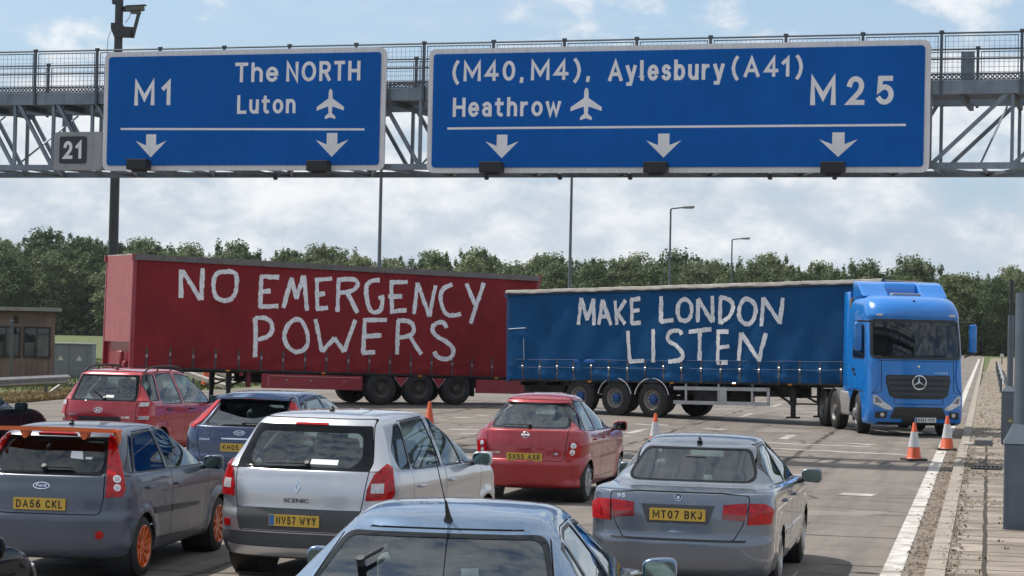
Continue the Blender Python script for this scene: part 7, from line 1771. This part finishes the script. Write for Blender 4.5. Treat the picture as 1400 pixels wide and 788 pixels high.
for i, (h, w, b, nb, nl, sp, lm) in enumerate(((15, 10.5, 2.2, 84, 9000, 12, LEAFA), (13.5, 9.5, 1.6, 80, 8500, 16, LEAFA), (12.5, 8.5, 1.2, 72, 7500, 15, LEAFB), (11.5, 7.5, 1.0, 66, 7000, 16, LEAFB), (14, 8.0, 1.6, 76, 8000, 18, LEAFB), (10.5, 8.8, .8, 70, 7500, 14, LEAFA))):
    cm_, tm_ = tree_meshes(40 + i, h, w, b, nb, int(nl * 2.6), .09, .225, sp); PROTO.append((h, cm_, tm_, lm))
def tree(k, x, y, s, rz, label, group, sz=1.0, name='tree'):
    h, cm_, tm_, lm = PROTO[k]; e = empty(name, (x, y, -.1), rz); e.scale = (s, s, s * sz); tag(e, label, 'tree', group)
    for nm, me, m in (('crown', cm_, lm), ('trunk', tm_, BARK)):
        if not me.materials: me.materials.append(m)
        o = bpy.data.objects.new(nm, me); COL.objects.link(o); o.parent = e
rt = random.Random(21)
def want(u):                                              # height of the tree line against bearing (x over y)
    return float(np.interp(u, [-.27, -.22, -.17, -.10, 0, .06, .10, .15, .20, .27, .35], [12.0, 12.2, 11.9, 11.7, 11.5, 11.7, 11.5, 11.1, 10.8, 10.4, 10.1]))
LA = 'tall dark broad-leaved tree at the left end of the woodland behind the hut'; LB = 'broad-leaved tree in the woodland belt behind the two trailers'; LC = 'bushy tree in the woodland at the right behind the lorry cab'
row = 0
for (y0, sp, hs) in ((290, .0175, .97), (299, .0185, 1.03), (310, .023, 1.06)):
    u = -.285 + row * .006
    while u < .33:
        y = (y0 + rt.uniform(-2.5, 2.5)) * (1.06 if u < -.15 else 1.0) - max(0, u) * 30; h = want(u) * hs * rt.choice((.91, .95, .98, 1.0, 1.02, 1.05)) * y / 300
        k = rt.choice((0, 1, 5, 0)) if u < -.17 else rt.choice((0, 1, 2, 3, 4, 2, 3, 5))
        s = h / PROTO[k][0]; lab, g = (LA, 'tall dark trees behind the hut') if u < -.15 else ((LC, 'bushy trees behind the lorry cab') if u > .16 else (LB, 'trees in the woodland behind the trailers'))
        tree(k, u * y, y, s * rt.uniform(.95, 1.1), rt.uniform(0, 6.28), lab, g, 1.0)
        u += sp * rt.uniform(.8, 1.2)
    row += 1
# undergrowth that closes the foot of the wood: shrubs, too many and too merged to count
r = random.Random(77); V = []; F = []
for i in range(26000):
    u = r.uniform(-.30, .34); y = r.uniform(286, 318) * (1.06 if u < -.15 else 1.0) - max(0, u) * 30; hh = 2.6 + 1.4 * math.sin(u * 90) + 1.0 * math.sin(u * 231 + 2)
    p = Vector((u * y + r.gauss(0, .4), y, abs(r.gauss(0, .55)) * hh)); n = Vector((r.gauss(0, 1), r.gauss(-.6, 1), r.gauss(.5, .8))).normalized(); a = n.orthogonal().normalized(); b = n.cross(a); s = r.uniform(.2, .5); k = len(V)
    V += [tuple(p - a * s), tuple(p - b * s * .7), tuple(p + a * s), tuple(p + b * s * .7)]; F.append((k, k + 1, k + 2, k + 3))
mb = MB(); mb.add(V, F); tag(mb.build('undergrowth', LEAFA, None, 0, fix=False), 'dark undergrowth along the foot of the woodland', 'undergrowth', kind='stuff')

# ------------------------------------------------------------------ the air over the field
hz = MB(); hz.box((0, 380, 10.5), (1460, 1100, 23.0))
hm = bpy.data.materials.new('haze'); hm.use_nodes = True; hn = hm.node_tree; hn.nodes.remove(hn.nodes['Principled BSDF'])
pv_ = hn.nodes.new('ShaderNodeVolumePrincipled'); pv_.inputs['Color'].default_value = (.86, .92, .97, 1); pv_.inputs['Density'].default_value = .00008; pv_.inputs['Anisotropy'].default_value = .2
hn.links.new(pv_.outputs[0], hn.nodes['Material Output'].inputs['Volume'])
tag(hz.build('haze', hm, None, 0), kind='stuff')
# ------------------------------------------------------------------ the parked cars
for c_ in CARS: build_car(c_)
